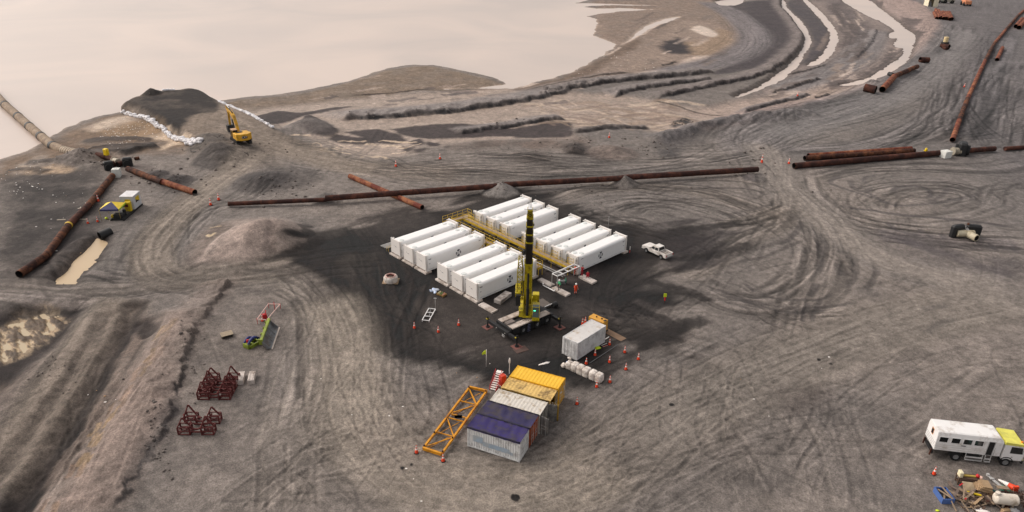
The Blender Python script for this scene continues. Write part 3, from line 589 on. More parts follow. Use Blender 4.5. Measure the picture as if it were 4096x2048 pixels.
sheet('pit_water', [D(*map(float, q.split(',')), -1.6) for q in '-90,835 40,790 120,775 175,785 170,835 110,885 40,925 -90,940'.split()], -1.62, water_mat('pale_pit_water', (184, 164, 134)))
sheet('ditch_water', [D(*map(float, q.split(',')), -.7) for q in '250,585 290,610 250,660 215,690 190,715 110,715 160,670 200,620'.split()], -.72, water_mat('pale_ditch_water', (190, 166, 134)))
# ------------------------------------------------------------------ mesh builder
class MB:
    def __init__(s): s.v = []; s.f = []; s.mi = []; s.sm = []
    def add(s, vs, fs, mi=0, sm=False, M=None):
        o = len(s.v)
        for p in vs: s.v.append(tuple(M @ Vector(p)) if M is not None else tuple(p))
        for f in fs: s.f.append([i + o for i in f]); s.mi.append(mi); s.sm.append(sm)
        return s
    def box(s, a, b, mi=0, M=None, ch=0.0):
        (x0, y0, z0), (x1, y1, z1) = a, b
        if ch <= 0:
            vs = [(x0, y0, z0), (x1, y0, z0), (x1, y1, z0), (x0, y1, z0), (x0, y0, z1), (x1, y0, z1), (x1, y1, z1), (x0, y1, z1)]
            return s.add(vs, [(3, 2, 1, 0), (4, 5, 6, 7), (0, 1, 5, 4), (1, 2, 6, 5), (2, 3, 7, 6), (3, 0, 4, 7)], mi, False, M)
        c = ch; P8 = [(x0 + c, y0), (x1 - c, y0), (x1, y0 + c), (x1, y1 - c), (x1 - c, y1), (x0 + c, y1), (x0, y1 - c), (x0, y0 + c)]
        Q8 = [(x0 + c, y0 + c), (x1 - c, y0 + c), (x1 - c, y0 + c), (x1 - c, y1 - c), (x1 - c, y1 - c), (x0 + c, y1 - c), (x0 + c, y1 - c), (x0 + c, y0 + c)]
        vs = [(x, y, z0) for x, y in P8] + [(x, y, z1 - c) for x, y in P8] + [(x, y, z1) for x, y in Q8]
        fs = [tuple(range(7, -1, -1))] + [(i, (i + 1) % 8, 8 + (i + 1) % 8, 8 + i) for i in range(8)] + [(8 + i, 8 + (i + 1) % 8, 16 + (i + 1) % 8, 16 + i) for i in range(8)] + [(16, 18, 20, 22)]
        return s.add(vs, fs, mi, False, M)
    def cb(s, c, d, mi=0, M=None, ch=0.0):
        return s.box([c[i] - d[i] / 2 for i in range(3)], [c[i] + d[i] / 2 for i in range(3)], mi, M, ch)
    def tube(s, p0, p1, r, n=8, r2=None, mi=0, cap=True, M=None, sm=True):
        p0 = Vector(p0); p1 = Vector(p1); d = (p1 - p0).normalized(); u = d.orthogonal().normalized(); w = d.cross(u); r2 = r if r2 is None else r2
        vs = [p0 + (u * math.cos(2 * math.pi * i / n) + w * math.sin(2 * math.pi * i / n)) * r for i in range(n)] + [p1 + (u * math.cos(2 * math.pi * i / n) + w * math.sin(2 * math.pi * i / n)) * r2 for i in range(n)]
        s.add(vs, [(i, (i + 1) % n, n + (i + 1) % n, n + i) for i in range(n)], mi, sm, M)
        if cap: s.add(vs[:n], [tuple(range(n - 1, -1, -1))], mi, False, M); s.add(vs[n:], [tuple(range(n))], mi, False, M)
        return s
    def pipe(s, p0, p1, r, th=.04, n=20, mi=0, mi_in=1, M=None):
        """open-ended pipe with a wall"""
        p0 = Vector(p0); p1 = Vector(p1); d = (p1 - p0).normalized(); u = d.orthogonal().normalized(); w = d.cross(u); ri = r - th
        ring = lambda p, q: [p + (u * math.cos(2 * math.pi * i / n) + w * math.sin(2 * math.pi * i / n)) * q for i in range(n)]
        vs = ring(p0, r) + ring(p1, r) + ring(p0, ri) + ring(p1, ri); N_ = n
        s.add(vs, [(i, (i + 1) % n, n + (i + 1) % n, n + i) for i in range(n)], mi, True, M)
        s.add(vs, [(2 * n + (i + 1) % n, 2 * n + i, 3 * n + i, 3 * n + (i + 1) % n) for i in range(n)], mi_in, True, M)
        s.add(vs, [((i + 1) % n, i, 2 * n + i, 2 * n + (i + 1) % n) for i in range(n)] + [(n + i, n + (i + 1) % n, 3 * n + (i + 1) % n, 3 * n + i) for i in range(n)], mi, False, M)
        return s
    def bar(s, p0, p1, w, h=None, mi=0, M=None, up=(0, 0, 1)):
        h = h or w; p0 = Vector(p0); p1 = Vector(p1); d = (p1 - p0).normalized(); a = d.cross(Vector(up))
        if a.length < 1e-4: a = d.cross(Vector((1, 0, 0)))
        a.normalize(); b = a.cross(d); a = a * w / 2; b = b * h / 2
        vs = [p0 - a - b, p0 + a - b, p0 + a + b, p0 - a + b, p1 - a - b, p1 + a - b, p1 + a + b, p1 - a + b]
        return s.add(vs, [(3, 2, 1, 0), (4, 5, 6, 7), (0, 1, 5, 4), (1, 2, 6, 5), (2, 3, 7, 6), (3, 0, 4, 7)], mi, False, M)
    def run(s, pts, r, n=7, mi=0, M=None, closed=False):
        pts = [Vector(p) for p in pts]; k = len(pts); rings = []; u = None
        for i, p in enumerate(pts):
            a = pts[(i - 1) % k] if (i or closed) else p; b = pts[(i + 1) % k] if (i < k - 1 or closed) else p
            d = (b - a).normalized()
            u = d.orthogonal().normalized() if u is None else (u - d * u.dot(d)).normalized()
            w = d.cross(u); rings.append([p + (u * math.cos(2 * math.pi * j / n) + w * math.sin(2 * math.pi * j / n)) * r for j in range(n)])
        vs = [q for g in rings for q in g]; fs = []
        for i in range(k if closed else k - 1):
            for j in range(n): fs.append((i * n + j, i * n + (j + 1) % n, (i + 1) % k * n + (j + 1) % n, (i + 1) % k * n + j))
        if not closed: fs += [tuple(range(n - 1, -1, -1)), tuple((k - 1) * n + j for j in range(n))]
        return s.add(vs, fs, mi, True, M)
    def lathe(s, prof, n=16, mi=0, M=None, sm=True, mis=None):
        vs = [(r * math.cos(2 * math.pi * i / n), r * math.sin(2 * math.pi * i / n), z) for r, z in prof for i in range(n)]
        for k in range(len(prof) - 1):
            s.add(vs, [(k * n + i, k * n + (i + 1) % n, (k + 1) * n + (i + 1) % n, (k + 1) * n + i) for i in range(n)], mis[k] if mis else mi, sm, M)
        return s
    def prism(s, poly, t0, t1, axis='x', mi=0, M=None):
        """outline extruded along an axis; outline coords are the other two axes in order"""
        n = len(poly); mk = {'x': lambda a, b, t: (t, a, b), 'y': lambda a, b, t: (a, t, b), 'z': lambda a, b, t: (a, b, t)}[axis]
        vs = [mk(a, b, t0) for a, b in poly] + [mk(a, b, t1) for a, b in poly]
        fs = [(i, (i + 1) % n, n + (i + 1) % n, n + i) for i in range(n)] + [tuple(range(n - 1, -1, -1)), tuple(range(n, 2 * n))]
        if axis == 'y': fs = [f[::-1] for f in fs]
        return s.add(vs, fs, mi, False, M)
    def blob(s, c, rad, n=10, m=6, jit=.1, seed=0, mi=0, p=1.0, M=None):
        """rounded lump; p<1 squares it off like a filled bag"""
        r2 = random.Random(seed); vs = []; sg = lambda v: math.copysign(abs(v) ** p, v)
        for j in range(m + 1):
            th = math.pi * j / m
            for i in range(n):
                ph = 2 * math.pi * i / n; k = 1 + r2.uniform(-jit, jit)
                vs.append((c[0] + rad[0] * sg(math.sin(th)) * sg(math.cos(ph)) * k, c[1] + rad[1] * sg(math.sin(th)) * sg(math.sin(ph)) * k, c[2] + rad[2] * sg(math.cos(th)) * (k if 0 < j < m else 1)))
        fs = [(j * n + i, (j + 1) * n + i, (j + 1) * n + (i + 1) % n, j * n + (i + 1) % n) for j in range(m) for i in range(n)]
        return s.add(vs, fs, mi, True, M)
    def corr(s, L, H, pitch=.28, dep=.036, mi=0, M=None):
        """corrugated sheet in local x (length) / z (height), facing -y"""
        xs = []; x = 0; k = 0
        while x < L - 1e-6:
            for dx, y in ((0, 0), (.26, 0), (.5, dep), (.76, dep)):
                q = x + dx * pitch
                if q < L: xs.append((q, y))
            x += pitch
        xs.append((L, 0)); vs = [(a, y, 0) for a, y in xs] + [(a, y, H) for a, y in xs]; n = len(xs)
        return s.add(vs, [(i, i + 1, n + i + 1, n + i) for i in range(n - 1)], mi, False, M)
    def build(s, name, mats, parent=None, loc=None, rz=0.0, bevel=0.0):
        me = bpy.data.meshes.new(name); me.from_pydata(s.v, [], s.f)
        for m in (mats if isinstance(mats, (list, tuple)) else [mats]): me.materials.append(m)
        me.polygons.foreach_set('material_index', s.mi); me.polygons.foreach_set('use_smooth', s.sm); me.update()
        o = bpy.data.objects.new(name, me); COL.objects.link(o)
        if parent is not None: o.parent = parent
        if loc is not None: o.location = loc
        if rz: o.rotation_euler.z = rz
        if bevel:
            b = o.modifiers.new('bevel', 'BEVEL'); b.width = bevel; b.segments = 2; b.limit_method = 'ANGLE'
        return o
def tag(o, label, cat, group=None):
    o['label'] = label; o['category'] = cat
    if group: o['group'] = group
    return o
def thing(name, label, cat, loc=(0, 0, 0), rz=0.0, group=None):
    o = bpy.data.objects.new(name, None); COL.objects.link(o); o.location = loc; o.rotation_euler.z = rz; o.empty_display_size = .3
    return tag(o, label, cat, group)
def dup(root, loc, rz=None, label=None, group=None):
    def cp(o, par):
        c = o.copy(); COL.objects.link(c)
        if par is not None: c.parent = par
        for ch in o.children: cp(ch, c)
        return c
    c = cp(root, None); c.location = loc
    if rz is not None: c.rotation_euler.z = rz
    if label: c['label'] = label
    if group: c['group'] = group
    return c
def on(p, dz=-.02): return Vector((p.x, p.y, gz(p.x, p.y) + dz))
def head(a, b): return math.atan2(b.y - a.y, b.x - a.x)
ORD = ['first', 'second', 'third', 'fourth', 'fifth', 'sixth', 'seventh']
# paints
WHITE = mat('white_enamel', (231, 229, 227), .45, var=.015)
WHITE2 = mat('white_roof_coat', (232, 231, 229), .5, var=.02)
OFFW = mat('off_white_panel', (222, 216, 210), .5, var=.03)
DARK = mat('black_steel', (30, 30, 31), .6, var=.2)
BLACKP = mat('black_rubber', (24, 24, 25), .8, var=.2)
GREYP = mat('grey_steel', (120, 120, 120), .55, var=.15)
LGREY = mat('pale_galvanised', (176, 174, 172), .5, var=.1)
HATCHM = mat('hatch_grey', (206, 209, 206), .5, var=.03)
NAVY = mat('dark_navy_print', (36, 38, 56), .6, var=.05)
CONC = mat('site_concrete', (196, 186, 178), .9, var=.1, scale=3, dirt=(150, 138, 128), dirt_amt=.35)
CONC2 = mat('grey_concrete', (176, 168, 161), .9, var=.12, scale=3, dirt=(118, 108, 102), dirt_amt=.4)
YEL = mat('crane_yellow', (186, 168, 20), .45, var=.1, dirt=(120, 104, 28), dirt_amt=.3, dirt_scale=1.5)
YRAIL = mat('handrail_yellow', (196, 162, 46), .5, var=.12)
GRATE = mat('walkway_grating', (150, 132, 112), .8, var=.15, scale=8)
RUST = mat('rusty_steel', (108, 68, 47), .85, var=.35, scale=.9, dirt=(50, 32, 28), dirt_amt=.45, dirt_scale=.5, spec=.2)
RUSTD = mat('dark_rusty_steel', (88, 54, 43), .85, var=.35, scale=.8, dirt=(52, 34, 31), dirt_amt=.45, dirt_scale=.5, spec=.2)
RUSTO = mat('orange_rusty_steel', (148, 98, 68), .85, var=.3, scale=.7, dirt=(98, 50, 40), dirt_amt=.5, dirt_scale=.5, spec=.2)
BORE = mat('pipe_bore', (26, 22, 21), .9, var=.2)
ORANGE = mat('cone_orange', (226, 70, 34), .55, var=.06)
REFL = mat('cone_white_band', (228, 222, 216), .5, var=.03)
RED = mat('signal_red', (176, 34, 38), .5, var=.1)
MAROON = mat('red_oxide_primer', (88, 34, 32), .75, var=.2)
GLASS = mat('dark_glass', (26, 30, 32), .12, var=.1, spec=.7)
HIVIS = mat('hivis_lime', (196, 214, 40), .6, var=.05)

# ------------------------------------------------------------------ white tank containers
TH = .765; Lx = Vector((math.cos(TH), math.sin(TH), 0)); Wx = Vector((math.sin(TH), -math.cos(TH), 0)); A0 = Vector((-19.748, 107.927, 0))
def W(s, t, z=0.0): q = A0 + Wx * s + Lx * t; q.z = z; return q
def tank(label):
    t = thing('tank_container', label, 'tank container', group='white tank containers in two rows')
    prof = [(-1.19, .5), (1.19, .5), (1.19, 2.46), (1.08, 2.66), (.86, 2.78), (-.86, 2.78), (-1.08, 2.66), (-1.19, 2.46)]
    MB().prism(prof, -5.72, 5.72).build('body', WHITE, t, bevel=.03)
    f = MB()
    for sx in (-1, 1):
        a, b = (-6.09, -5.86) if sx < 0 else (5.86, 6.09)
        f = MB(); f.box((a, -1.08, .5), (b, 1.08, 2.86)); f.box((a, -1.08, 2.86), (b, 1.08, 2.98), ch=.02)
        for y in (-1, 1):
            y0, y1 = sorted((y * 1.08, y * 1.22)); f.box((a - .01, y0, .26), (b + .01, y1, 3.05), ch=.02)
            x0, x1 = sorted((sx * 5.86, sx * 5.45)); f.box((x0, y0 + .002, 2.8), (x1, y1 - .002, 2.9))
        f.build('end_frame', OFFW, t)
    for y in (-1.13, 1.13):
        r = MB(); r.box((-5.85, y - .08, .27), (5.85, y + .08, .40))
        for k in range(9): r.box((-5.6 + k * 1.4 - .14, y - .07, .4), (-5.6 + k * 1.4 + .14, y + .07, .5))
        r.build('base_rail', WHITE, t)
    MB().box((-5.45, -.98, .28), (5.45, .98, .5)).build('underframe', DARK, t)
    for x, y, q in ((-5.1, -.45, .36), (4.3, .35, .36), (4.95, -.5, .36)):
        MB().lathe([(0, 2.86), (q, 2.86), (q + .05, 2.81), (q + .05, 2.77)], 18).build('hatch', HATCHM, t, loc=(x, y, 0))
    for sy in (-1, 1):                                   # broken ring emblem: four arcs round four wedges
        e = MB()
        for k in range(4):
            a0 = R(90 * k - 30); a1 = R(90 * k + 30)
            for (q0, q1, b0, b1) in ((.3 if k % 2 else .36, .6 if k % 2 else .54, a0, a1), (.1, .25, R(90 * k + 20), R(90 * k + 70))):
                arc = [(q0 * math.cos(b0 + (b1 - b0) * i / 6) + .5, q0 * math.sin(b0 + (b1 - b0) * i / 6) + 1.55) for i in range(7)] + [(q1 * math.cos(b1 - (b1 - b0) * i / 6) + .5, q1 * math.sin(b1 - (b1 - b0) * i / 6) + 1.55) for i in range(7)]
                y0, y1 = sorted((sy * 1.192, sy * 1.2)); e.prism(arc, y0, y1, 'y')
        e.build('emblem', NAVY, t)
        y0, y1 = sorted((sy * 1.192, sy * 1.198))
        for gp_ in (((-5.25, 2.2, .55, .07), (-5.2, 2.1, .4, .05), (-5.3, 1.42, .25, .07)), ((5.0, 2.3, .5, .07),)):
            for x, z, l, h in gp_: MB().box((x - l / 2, y0, z), (x + l / 2, y1, z + h)).build('marking', NAVY, t)
    for y, z, l, h in ((.35, 1.92, .2, .045), (-.1, 1.78, .36, .06), (.1, 1.86, .1, .03)): MB().box((-6.096, y - l / 2, z), (-6.09, y + l / 2, z + h)).build('marking', NAVY, t)
    v = MB()
    for y, r_ in ((.98, .06), (-.98, .08), (-.72, .035)):
        v.run([(6.2, y, .7), (6.2, y, 2.6), (6.12, y, 2.75)], r_, 8)
        for z in (1.1, 1.7, 2.3): v.box((6.1, y - .12, z), (6.24, y + .12, z + .05))
    v.run([(6.2, .98, .8), (6.24, .3, .72), (6.2, -.98, .75)], .05, 7); v.build('valve_pipe', GREYP, t)
    for y, z, l, h in ((-.1, 2.1, .34, .05), (.3, 2.2, .1, .22), (-.35, 1.7, .26, .03), (.1, 1.62, .2, .03)): MB().box((6.09, y - l / 2, z), (6.097, y + l / 2, z + h)).build('marking', NAVY, t)
    return t
SA = [0, 3.447, 6.815, 12.139, 15.6, 18.895]; SB = [0, 3.404, 6.826, 12.225, 15.646, 19.102, 22.485]
proto = None; sleeper = None
for row, (ss, tt, word) in enumerate(((SA, 6.095, 'near'), (SB, 17.62 + 6.095, 'far'))):
    for i, s in enumerate(ss):
        ex = 'lettered end outward' if row == 0 else 'piped end over the walkway'
        lab = f'{ORD[i]} white tank container from the left in the {word} row, {ex}'
        c = W(s + 1.22, tt); c.z = 0; rz = TH + (math.pi if row else 0)
        if proto is None: proto = tank(lab); proto.location = c; proto.rotation_euler.z = rz
        else: dup(proto, c, rz, lab)
        for e, nm in ((-1, 'lower' if row == 0 else 'walkway'), (1, 'walkway' if row == 0 else 'upper')):
            lb = f'concrete sleeper under the {nm} end of the {ORD[i]} tank in the {word} row'
            q = W(s + 1.22, tt + e * 5.75); q.z = -.02
            if sleeper is None:
                sleeper = MB().box((-.62, -1.5, 0), (.62, 1.5, .28), ch=.03).build('concrete_sleeper', CONC, loc=q, rz=TH); tag(sleeper, lb, 'concrete slab', 'concrete sleepers under the tanks')
            else: dup(sleeper, q, TH, lb)
# loose slabs
def slab(s0, s1, t0, t1, label, z=.3, m=CONC, group='loose concrete slabs'):
    c = W((s0 + s1) / 2, (t0 + t1) / 2); o = MB().box((-(t1 - t0) / 2, -(s1 - s0) / 2, 0), ((t1 - t0) / 2, (s1 - s0) / 2, z), ch=.03).build('concrete_slab', m, loc=(c.x, c.y, gz(c.x, c.y) - .02), rz=TH)
    return tag(o, label, 'concrete slab', group)
slab(25.7, 28.8, 10.95, 12.0, 'pale concrete slab under the worker in the green vest')
slab(25.95, 28.8, 16.85, 18.0, 'pale concrete slab where the crouching worker in red sits')
slab(22.3, 25.2, 11.4, 12.45, 'dusty concrete slab beside the white angled pipe', .22, CONC2)
k2 = crop(1500, 750, 512 / 1288)
def flat_slab(a, b, c, z, label, m=CONC, extra=None, grp='loose concrete slabs'):
    a, b, c = (Vector((q.x, q.y, 0)) for q in (a, b, c)); L_ = (b - a).length; h = head(a, b); d = c - b; wd = abs(-math.sin(h) * d.x + math.cos(h) * d.y); mid = (a + b) / 2 + Vector((-math.sin(h), math.cos(h), 0)) * wd / 2 * (1 if (-math.sin(h) * d.x + math.cos(h) * d.y) > 0 else -1)
    o = MB().box((-L_ / 2, -wd / 2, 0), (L_ / 2, wd / 2, z), ch=.03).build('concrete_slab', m, loc=(mid.x, mid.y, gz(mid.x, mid.y) - .03), rz=h); return tag(o, label, 'concrete slab', grp)
flat_slab(k2(1035, 1178, .2), k2(1180, 1258, .2), k2(1225, 1225, .2), .24, 'concrete slab lying off the corner of the near row of tanks')
k3 = crop(1880, 830, 360 / 813)
flat_slab(k3(275, 845, .6), k3(378, 768, .6), k3(322, 747, .6), .6, 'thick stack of concrete slabs lying left of the yellow crane', CONC2)
# ------------------------------------------------------------------ yellow walkways
def walkway(name, label, s0, s1, t0, t1, z, rails, posts_both=True):
    """deck along s from s0..s1, rails = list of (s,t,s,t) sides to guard"""
    o = thing(name, label, 'walkway', W(s0, t0), 0.0); loc = o.location
    q = lambda s, t, zz: W(s, t, zz) - loc
    d = MB(); a, b, c, e = (q(s0, t0, 0), q(s1, t0, 0), q(s1, t1, 0), q(s0, t1, 0))
    d.prism([(p.x, p.y) for p in (e, c, b, a)], z - .06, z, 'z'); d.build('deck', GRATE, o)
    fr = MB()
    for p0, p1 in (((s0, t0), (s1, t0)), ((s0, t1), (s1, t1)), ((s0, t0), (s0, t1)), ((s1, t0), (s1, t1))): fr.bar(q(*p0, z - .1), q(*p1, z - .1), .09, .2)
    fr.build('deck_edge', YRAIL, o)
    lg = max(2, int(max(abs(s1 - s0), abs(t1 - t0)) / 3.4) + 1)
    for i in range(lg):
        f = i / (lg - 1)
        for sd in (0, 1):
            if abs(s1 - s0) > abs(t1 - t0): p = (s0 + (s1 - s0) * f, (t0 + .08, t1 - .08)[sd])
            else: p = ((s0 + .08, s1 - .08)[sd], t0 + (t1 - t0) * f)
            MB().bar(q(*p, -.02), q(*p, z - .2), .09).build('leg', YRAIL, o)
    for (sa, ta, sb, tb) in rails:
        h = MB(); n = max(1, round(math.hypot(sb - sa, tb - ta) / 1.25))
        for zz in (z + 1.08, z + .58): h.run([q(sa, ta, zz), q(sb, tb, zz)], .032, 6)
        h.bar(q(sa, ta, z + .07), q(sb, tb, z + .07), .02, .14)
        for i in range(n + 1):
            f = i / n; h.run([q(sa + (sb - sa) * f, ta + (tb - ta) * f, z), q(sa + (sb - sa) * f, ta + (tb - ta) * f, z + 1.1)], .032, 6)
        h.build('handrail', YRAIL, o)
    return o
walkway('service_walkway', 'long yellow railed walkway along the valve ends of the far row of tanks', -1.0, 24.2, 16.2, 17.35, 1.35, [(-1.0, 16.24, 24.2, 16.24)] + [(SB[i] + (.6 if i else -.9), 17.3, SB[i] + 1.9, 17.3) for i in range(7)])
walkway('service_walkway', 'yellow railed walkway behind the near row of tanks', -1.0, 21.4, 12.5, 13.5, 1.35, [(-1.0, 13.46, 21.4, 13.46), (9.3, 12.54, 12.1, 12.54), (21.36, 12.54, 21.36, 13.46)])
walkway('bridge_walkway', 'short yellow railed bridge joining both walkways at their left end', -2.3, -1.05, 12.5, 18.2, 1.45, [(-2.26, 12.5, -2.26, 18.2), (-1.1, 13.6, -1.1, 16.1), (-2.26, 18.16, -1.1, 18.16)])
st = thing('walkway_stair', 'yellow steel stair between the fourth tank of the near row and the walkway', 'stair', W(10.2, 12.4), TH)
sm_ = MB()
for y in (-.42, .42): sm_.bar((-2.2, y, .05), (0, y, 1.35), .05, .2); sm_.run([(-2.2, y, .9), (0, y, 2.3)], .03, 6); sm_.run([(-2.2, y, 0), (-2.2, y, .9)], .03, 6); sm_.run([(-1.1, y, .6), (-1.1, y, 1.6)], .03, 6)
sm_.build('stringer', YRAIL, st); tr = MB()
for k in range(6): tr.cb((-2.0 + k * .36, 0, .2 + k * .21), (.26, .8, .04))
tr.build('tread', GRATE, st)
# pipework in the alley and the white rack
o = thing('pipe_run', 'pair of white pipes on the soil between the two tank rows', 'pipe', W(19.3, 14.9)); lo = o.location
for t in (14.72, 15.22): MB().run([W(15, t, .45) - lo, W(24.6, t, .45) - lo], .09, 10).build('pipe', LGREY, o)
for s in (16, 18.5, 21, 23.5): MB().bar(W(s, 14.5, .18) - lo, W(s, 15.45, .18) - lo, .12, .36).build('support', CONC2, o)
o = thing('pipe_rack', 'white open rack like a ladder on posts at the right end of the alley', 'pipe rack', W(25.3, 14.3)); lo = o.location; f = MB(); z = 2.05
for s in (24.95, 26.05): f.bar(W(s, 11.9, z) - lo, W(s, 16.85, z) - lo, .1, .12)
for t in (11.9, 13.1, 14.3, 15.5, 16.85): f.bar(W(24.95, t, z) - lo, W(26.05, t, z) - lo, .09, .1)
f.build('rack_frame', WHITE, o)
for s, t in ((24.95, 11.9), (26.05, 11.9), (24.95, 16.85), (26.05, 16.85)): MB().bar(W(s, t, 0) - lo, W(s, t, z) - lo, .09).build('leg', LGREY, o)
MB().run([W(25.3, 12.2, 2.15) - lo, W(25.3, 16.5, 2.15) - lo], .06, 8).build('pipe', LGREY, o)
o = thing('pump_set', 'small grey and green pump set with pipe flanges under the white rack', 'pump', W(25.4, 13.4)); p = MB()
p.tube((-.5, 0, .4), (.35, 0, .4), .22, 12); p.tube((.35, 0, .4), (.6, 0, .4), .3, 12); p.box((-.7, -.3, .05), (.8, .3, .15)); p.build('motor', GREYP, o)
MB().tube((.75, 0, .15), (.75, 0, 1.0), .12, 10).tube((.75, -.35, .6), (.75, .35, .6), .16, 10).build('flange', mat('dull_green', (60, 110, 92), .6), o)
q = k3(0, 0); k4 = crop(2150, 940, 280 / 1387)
a, b = k4(110, 1005, .1), k4(335, 1125, .1); o = MB().run([a + Vector((0, 0, .45)), a + Vector((0, 0, .1)), b + Vector((0, 0, .1)), b + Vector((.1, .1, .4))], .08, 8).build('angled_pipe', WHITE); tag(o, 'white pipe with bent ends lying on dark soil near the workers', 'pipe')
# pipes stacked left of the near row
a = crop(1200, 850, 500 / 2576)
def pstack(label, pts, r, m, grp=None):
    o = thing('pipe_stack', label, 'pipe stack', pts[0][0], group=grp); lo = o.location
    for p0, p1 in pts: MB().pipe(Vector(p0) - lo, Vector(p1) - lo, r, .02, 10).build('pipe', [m, BORE], o)
pp = []
for i in range(4):
    e = a(1660 + i * 36, 690 + i * 16, .15); pp.append((e, e + Lx * 5.5))
pstack('grey pipes laid side by side left of the near row', [(Vector((p.x, p.y, .12)), Vector((q_.x, q_.y, .12))) for p, q_ in pp], .12, LGREY)
e = a(1790, 800, 0); o = MB(); 
for d in (0, .5): o.run([e + Wx * d, e + Wx * d + Vector((0, 0, .8)), e + Wx * d + Lx * 1.4 + Vector((0, 0, .8)), e + Wx * d + Lx * 1.4], .03, 6)
tag(o.build('sawhorse_frame', YRAIL), 'small bent tube frame beside the first tank of the near row', 'frame')
# ------------------------------------------------------------------ mobile crane
c1 = P(1985.6, 1277, 1.75); c2 = P(2049, 1317, 1.75); mid = (c1 + c2) / 2; CH_ = R(40)
CL = Vector((math.cos(CH_), math.sin(CH_), 0))
cr = thing('mobile_crane', 'yellow mobile crane on outriggers with its boom raised in front of the tanks', 'crane', (mid.x, mid.y, 0), CH_)
BEIGE = mat('carrier_deck', (190, 178, 168), .75, var=.1, dirt=(140, 126, 116), dirt_amt=.35)
for y0_, y1_ in ((-1.55, -.55), (.62, 1.55)): MB().box((.15, y0_, 1.6), (6.9, y1_, 1.75), ch=.02).build('deck', BEIGE, cr)
b = MB(); b.box((-.1, -.6, .75), (7.6, .6, 1.45)); b.box((.3, -1.5, .65), (1.4, 1.5, 1.595)); b.box((3.1, -1.5, .65), (4.0, 1.5, 1.595)); b.box((6.0, -1.3, .8), (6.9, 1.3, 1.595)); b.box((-.15, -1.5, 1.2), (.14, 1.5, 1.7)); b.box((4.2, -.54, 1.45), (6.8, .6, 1.7)); b.build('chassis', DARK, cr)
[MB().box((xa, ya, .45), (xb, ya + .12, 1.4), ch=.02).build('shade_skirt', DARK, cr) for xa, xb in ((2.95, 4.05), (1.42, 1.58), (5.42, 5.82)) for ya in (-1.5, 1.38)]  # dark boxes added between the wheels, standing in for the shade there
MB().box((.2, -.54, 1.45), (1.5, .2, 1.95), ch=.03).build('winch_box', mat('dusty_grey_box', (112, 102, 97), .8), cr)
for x in (2.25, 4.75, 5.6 + .9):
    for y in (-1.28, 1.28):
        wt = MB(); M = Matrix.Translation((x, y, .66)) @ Matrix.Rotation(R(90), 4, 'X'); wt.lathe([(.3, -.2), (.62, -.22), (.67, -.12), (.67, .12), (.62, .22), (.3, .2)], 20, M=M)
        wh = wt.build('wheel', BLACKP, cr); MB().lathe([(0, -.1), (.3, -.1), (.3, .1), (0, .1)], 14, M=M).build('rim', GREYP, wh)
PADM = mat('red_outrigger_pad', (112, 72, 66), .85, var=.15)
for x, ys in ((-.45, (3.0, -3.2)), (7.3, (3.1, -3.1))):
    MB().box((x - .22, -1.5, .85), (x + .22, 1.5, 1.4), ch=.02).build('outrigger_box', DARK, cr)
    for y in ys:
        sg = 1 if y > 0 else -1
        ob = MB().box((x - .17, min(sg * 1.5, y), .92), (x + .17, max(sg * 1.5, y), 1.3)).build('outrigger_beam', DARK, cr)
        MB().tube((x, y, .12), (x, y, 1.75), .12, 10).tube((x, y, .06), (x, y, .2), .28, 12).build('jack', DARK, ob)
        MB().box((x - .18, y - sg * .05 - .06, 1.305), (x + .18, y - sg * .05 + .22, 1.4)).build('striped_end', YEL, ob)
        MB().box((x - .6, y - .6, .0), (x + .6, y + .6, .06)).build('outrigger_pad', PADM, ob)
for (x, y, hh) in ((-.3, -.55, .0), (3.0, -1.62, 0)):
    ld = MB()
    for k in range(5): ld.box((x - .25, y - .04, .35 + k * .24), (x + .25, y + .04, .39 + k * .24)) if y < -1 else ld.box((x - .35, y - .25, .35 + k * .24), (x - .27, y + .25, .39 + k * .24))
    ld.build('step', mat('step_blue_grey', (96, 98, 124), .6) if y < -1 else LGREY, cr)
for y in (.8, -1.0): MB().tube((-.72, y, 1.1), (-.68, y, 1.1), .06, 8).build('tail_lamp', REFL, cr)
# the slewing upper works face the camera side of the yard
sl = P(2100, 1283, 1.75); piv = Vector((sl.x + .35, sl.y + 1.9, 0))
UH = R(-92) - CH_; rel = Matrix.Rotation(-CH_, 3, 'Z') @ (piv - Vector((mid.x, mid.y, 0)))
up = Matrix.Translation((rel.x, rel.y, 0)) @ Matrix.Rotation(UH, 4, 'Z')           # x forward (to the camera), y to its left (photo right)
u = MB(); u.lathe([(0, 2.02), (1.0, 2.02), (1.0, 1.76)], 24, M=up)
for y in (-.58, .5): u.prism([(1.55, 1.98), (1.55, 2.35), (.3, 3.1), (-.9, 4.05), (-1.55, 4.1), (-2.0, 3.2), (-2.1, 1.98)], y - .05, y + .05, 'y', M=up)
u.box((-2.1, -.53, 1.98), (1.5, .45, 2.2), M=up); u.box((-.6, -1.15, 1.98), (1.35, -.64, 2.9), M=up, ch=.03); u.box((-2.2, -1.25, 2.0), (-.7, -.64, 2.7), M=up, ch=.03); u.build('upper_frame', YEL, cr)
MB().box((-2.75, .62, 2.35), (-1.75, 1.55, 3.75), M=up, ch=.06).build('engine_cover', YEL, cr)
MB().box((-1.7, .6, 2.0), (-.3, 1.3, 2.95), M=up, ch=.05).build('oil_tank', YEL, cr)
MB().box((-2.9, -1.3, 2.0), (-2.25, 1.3, 2.9), M=up, ch=.05).build('counterweight', YEL, cr)
cab = MB(); cx = [(1.85, 1.72), (1.85, 2.25), (1.62, 2.9), (1.2, 3.5), (-.15, 3.5), (-.15, 1.9)]
cab.prism(cx, .62, 1.62, 'y', M=up); cabo = cab.build('cab', YEL, cr)
g = MB(); o3 = lambda x, z, y: (x, y, z)
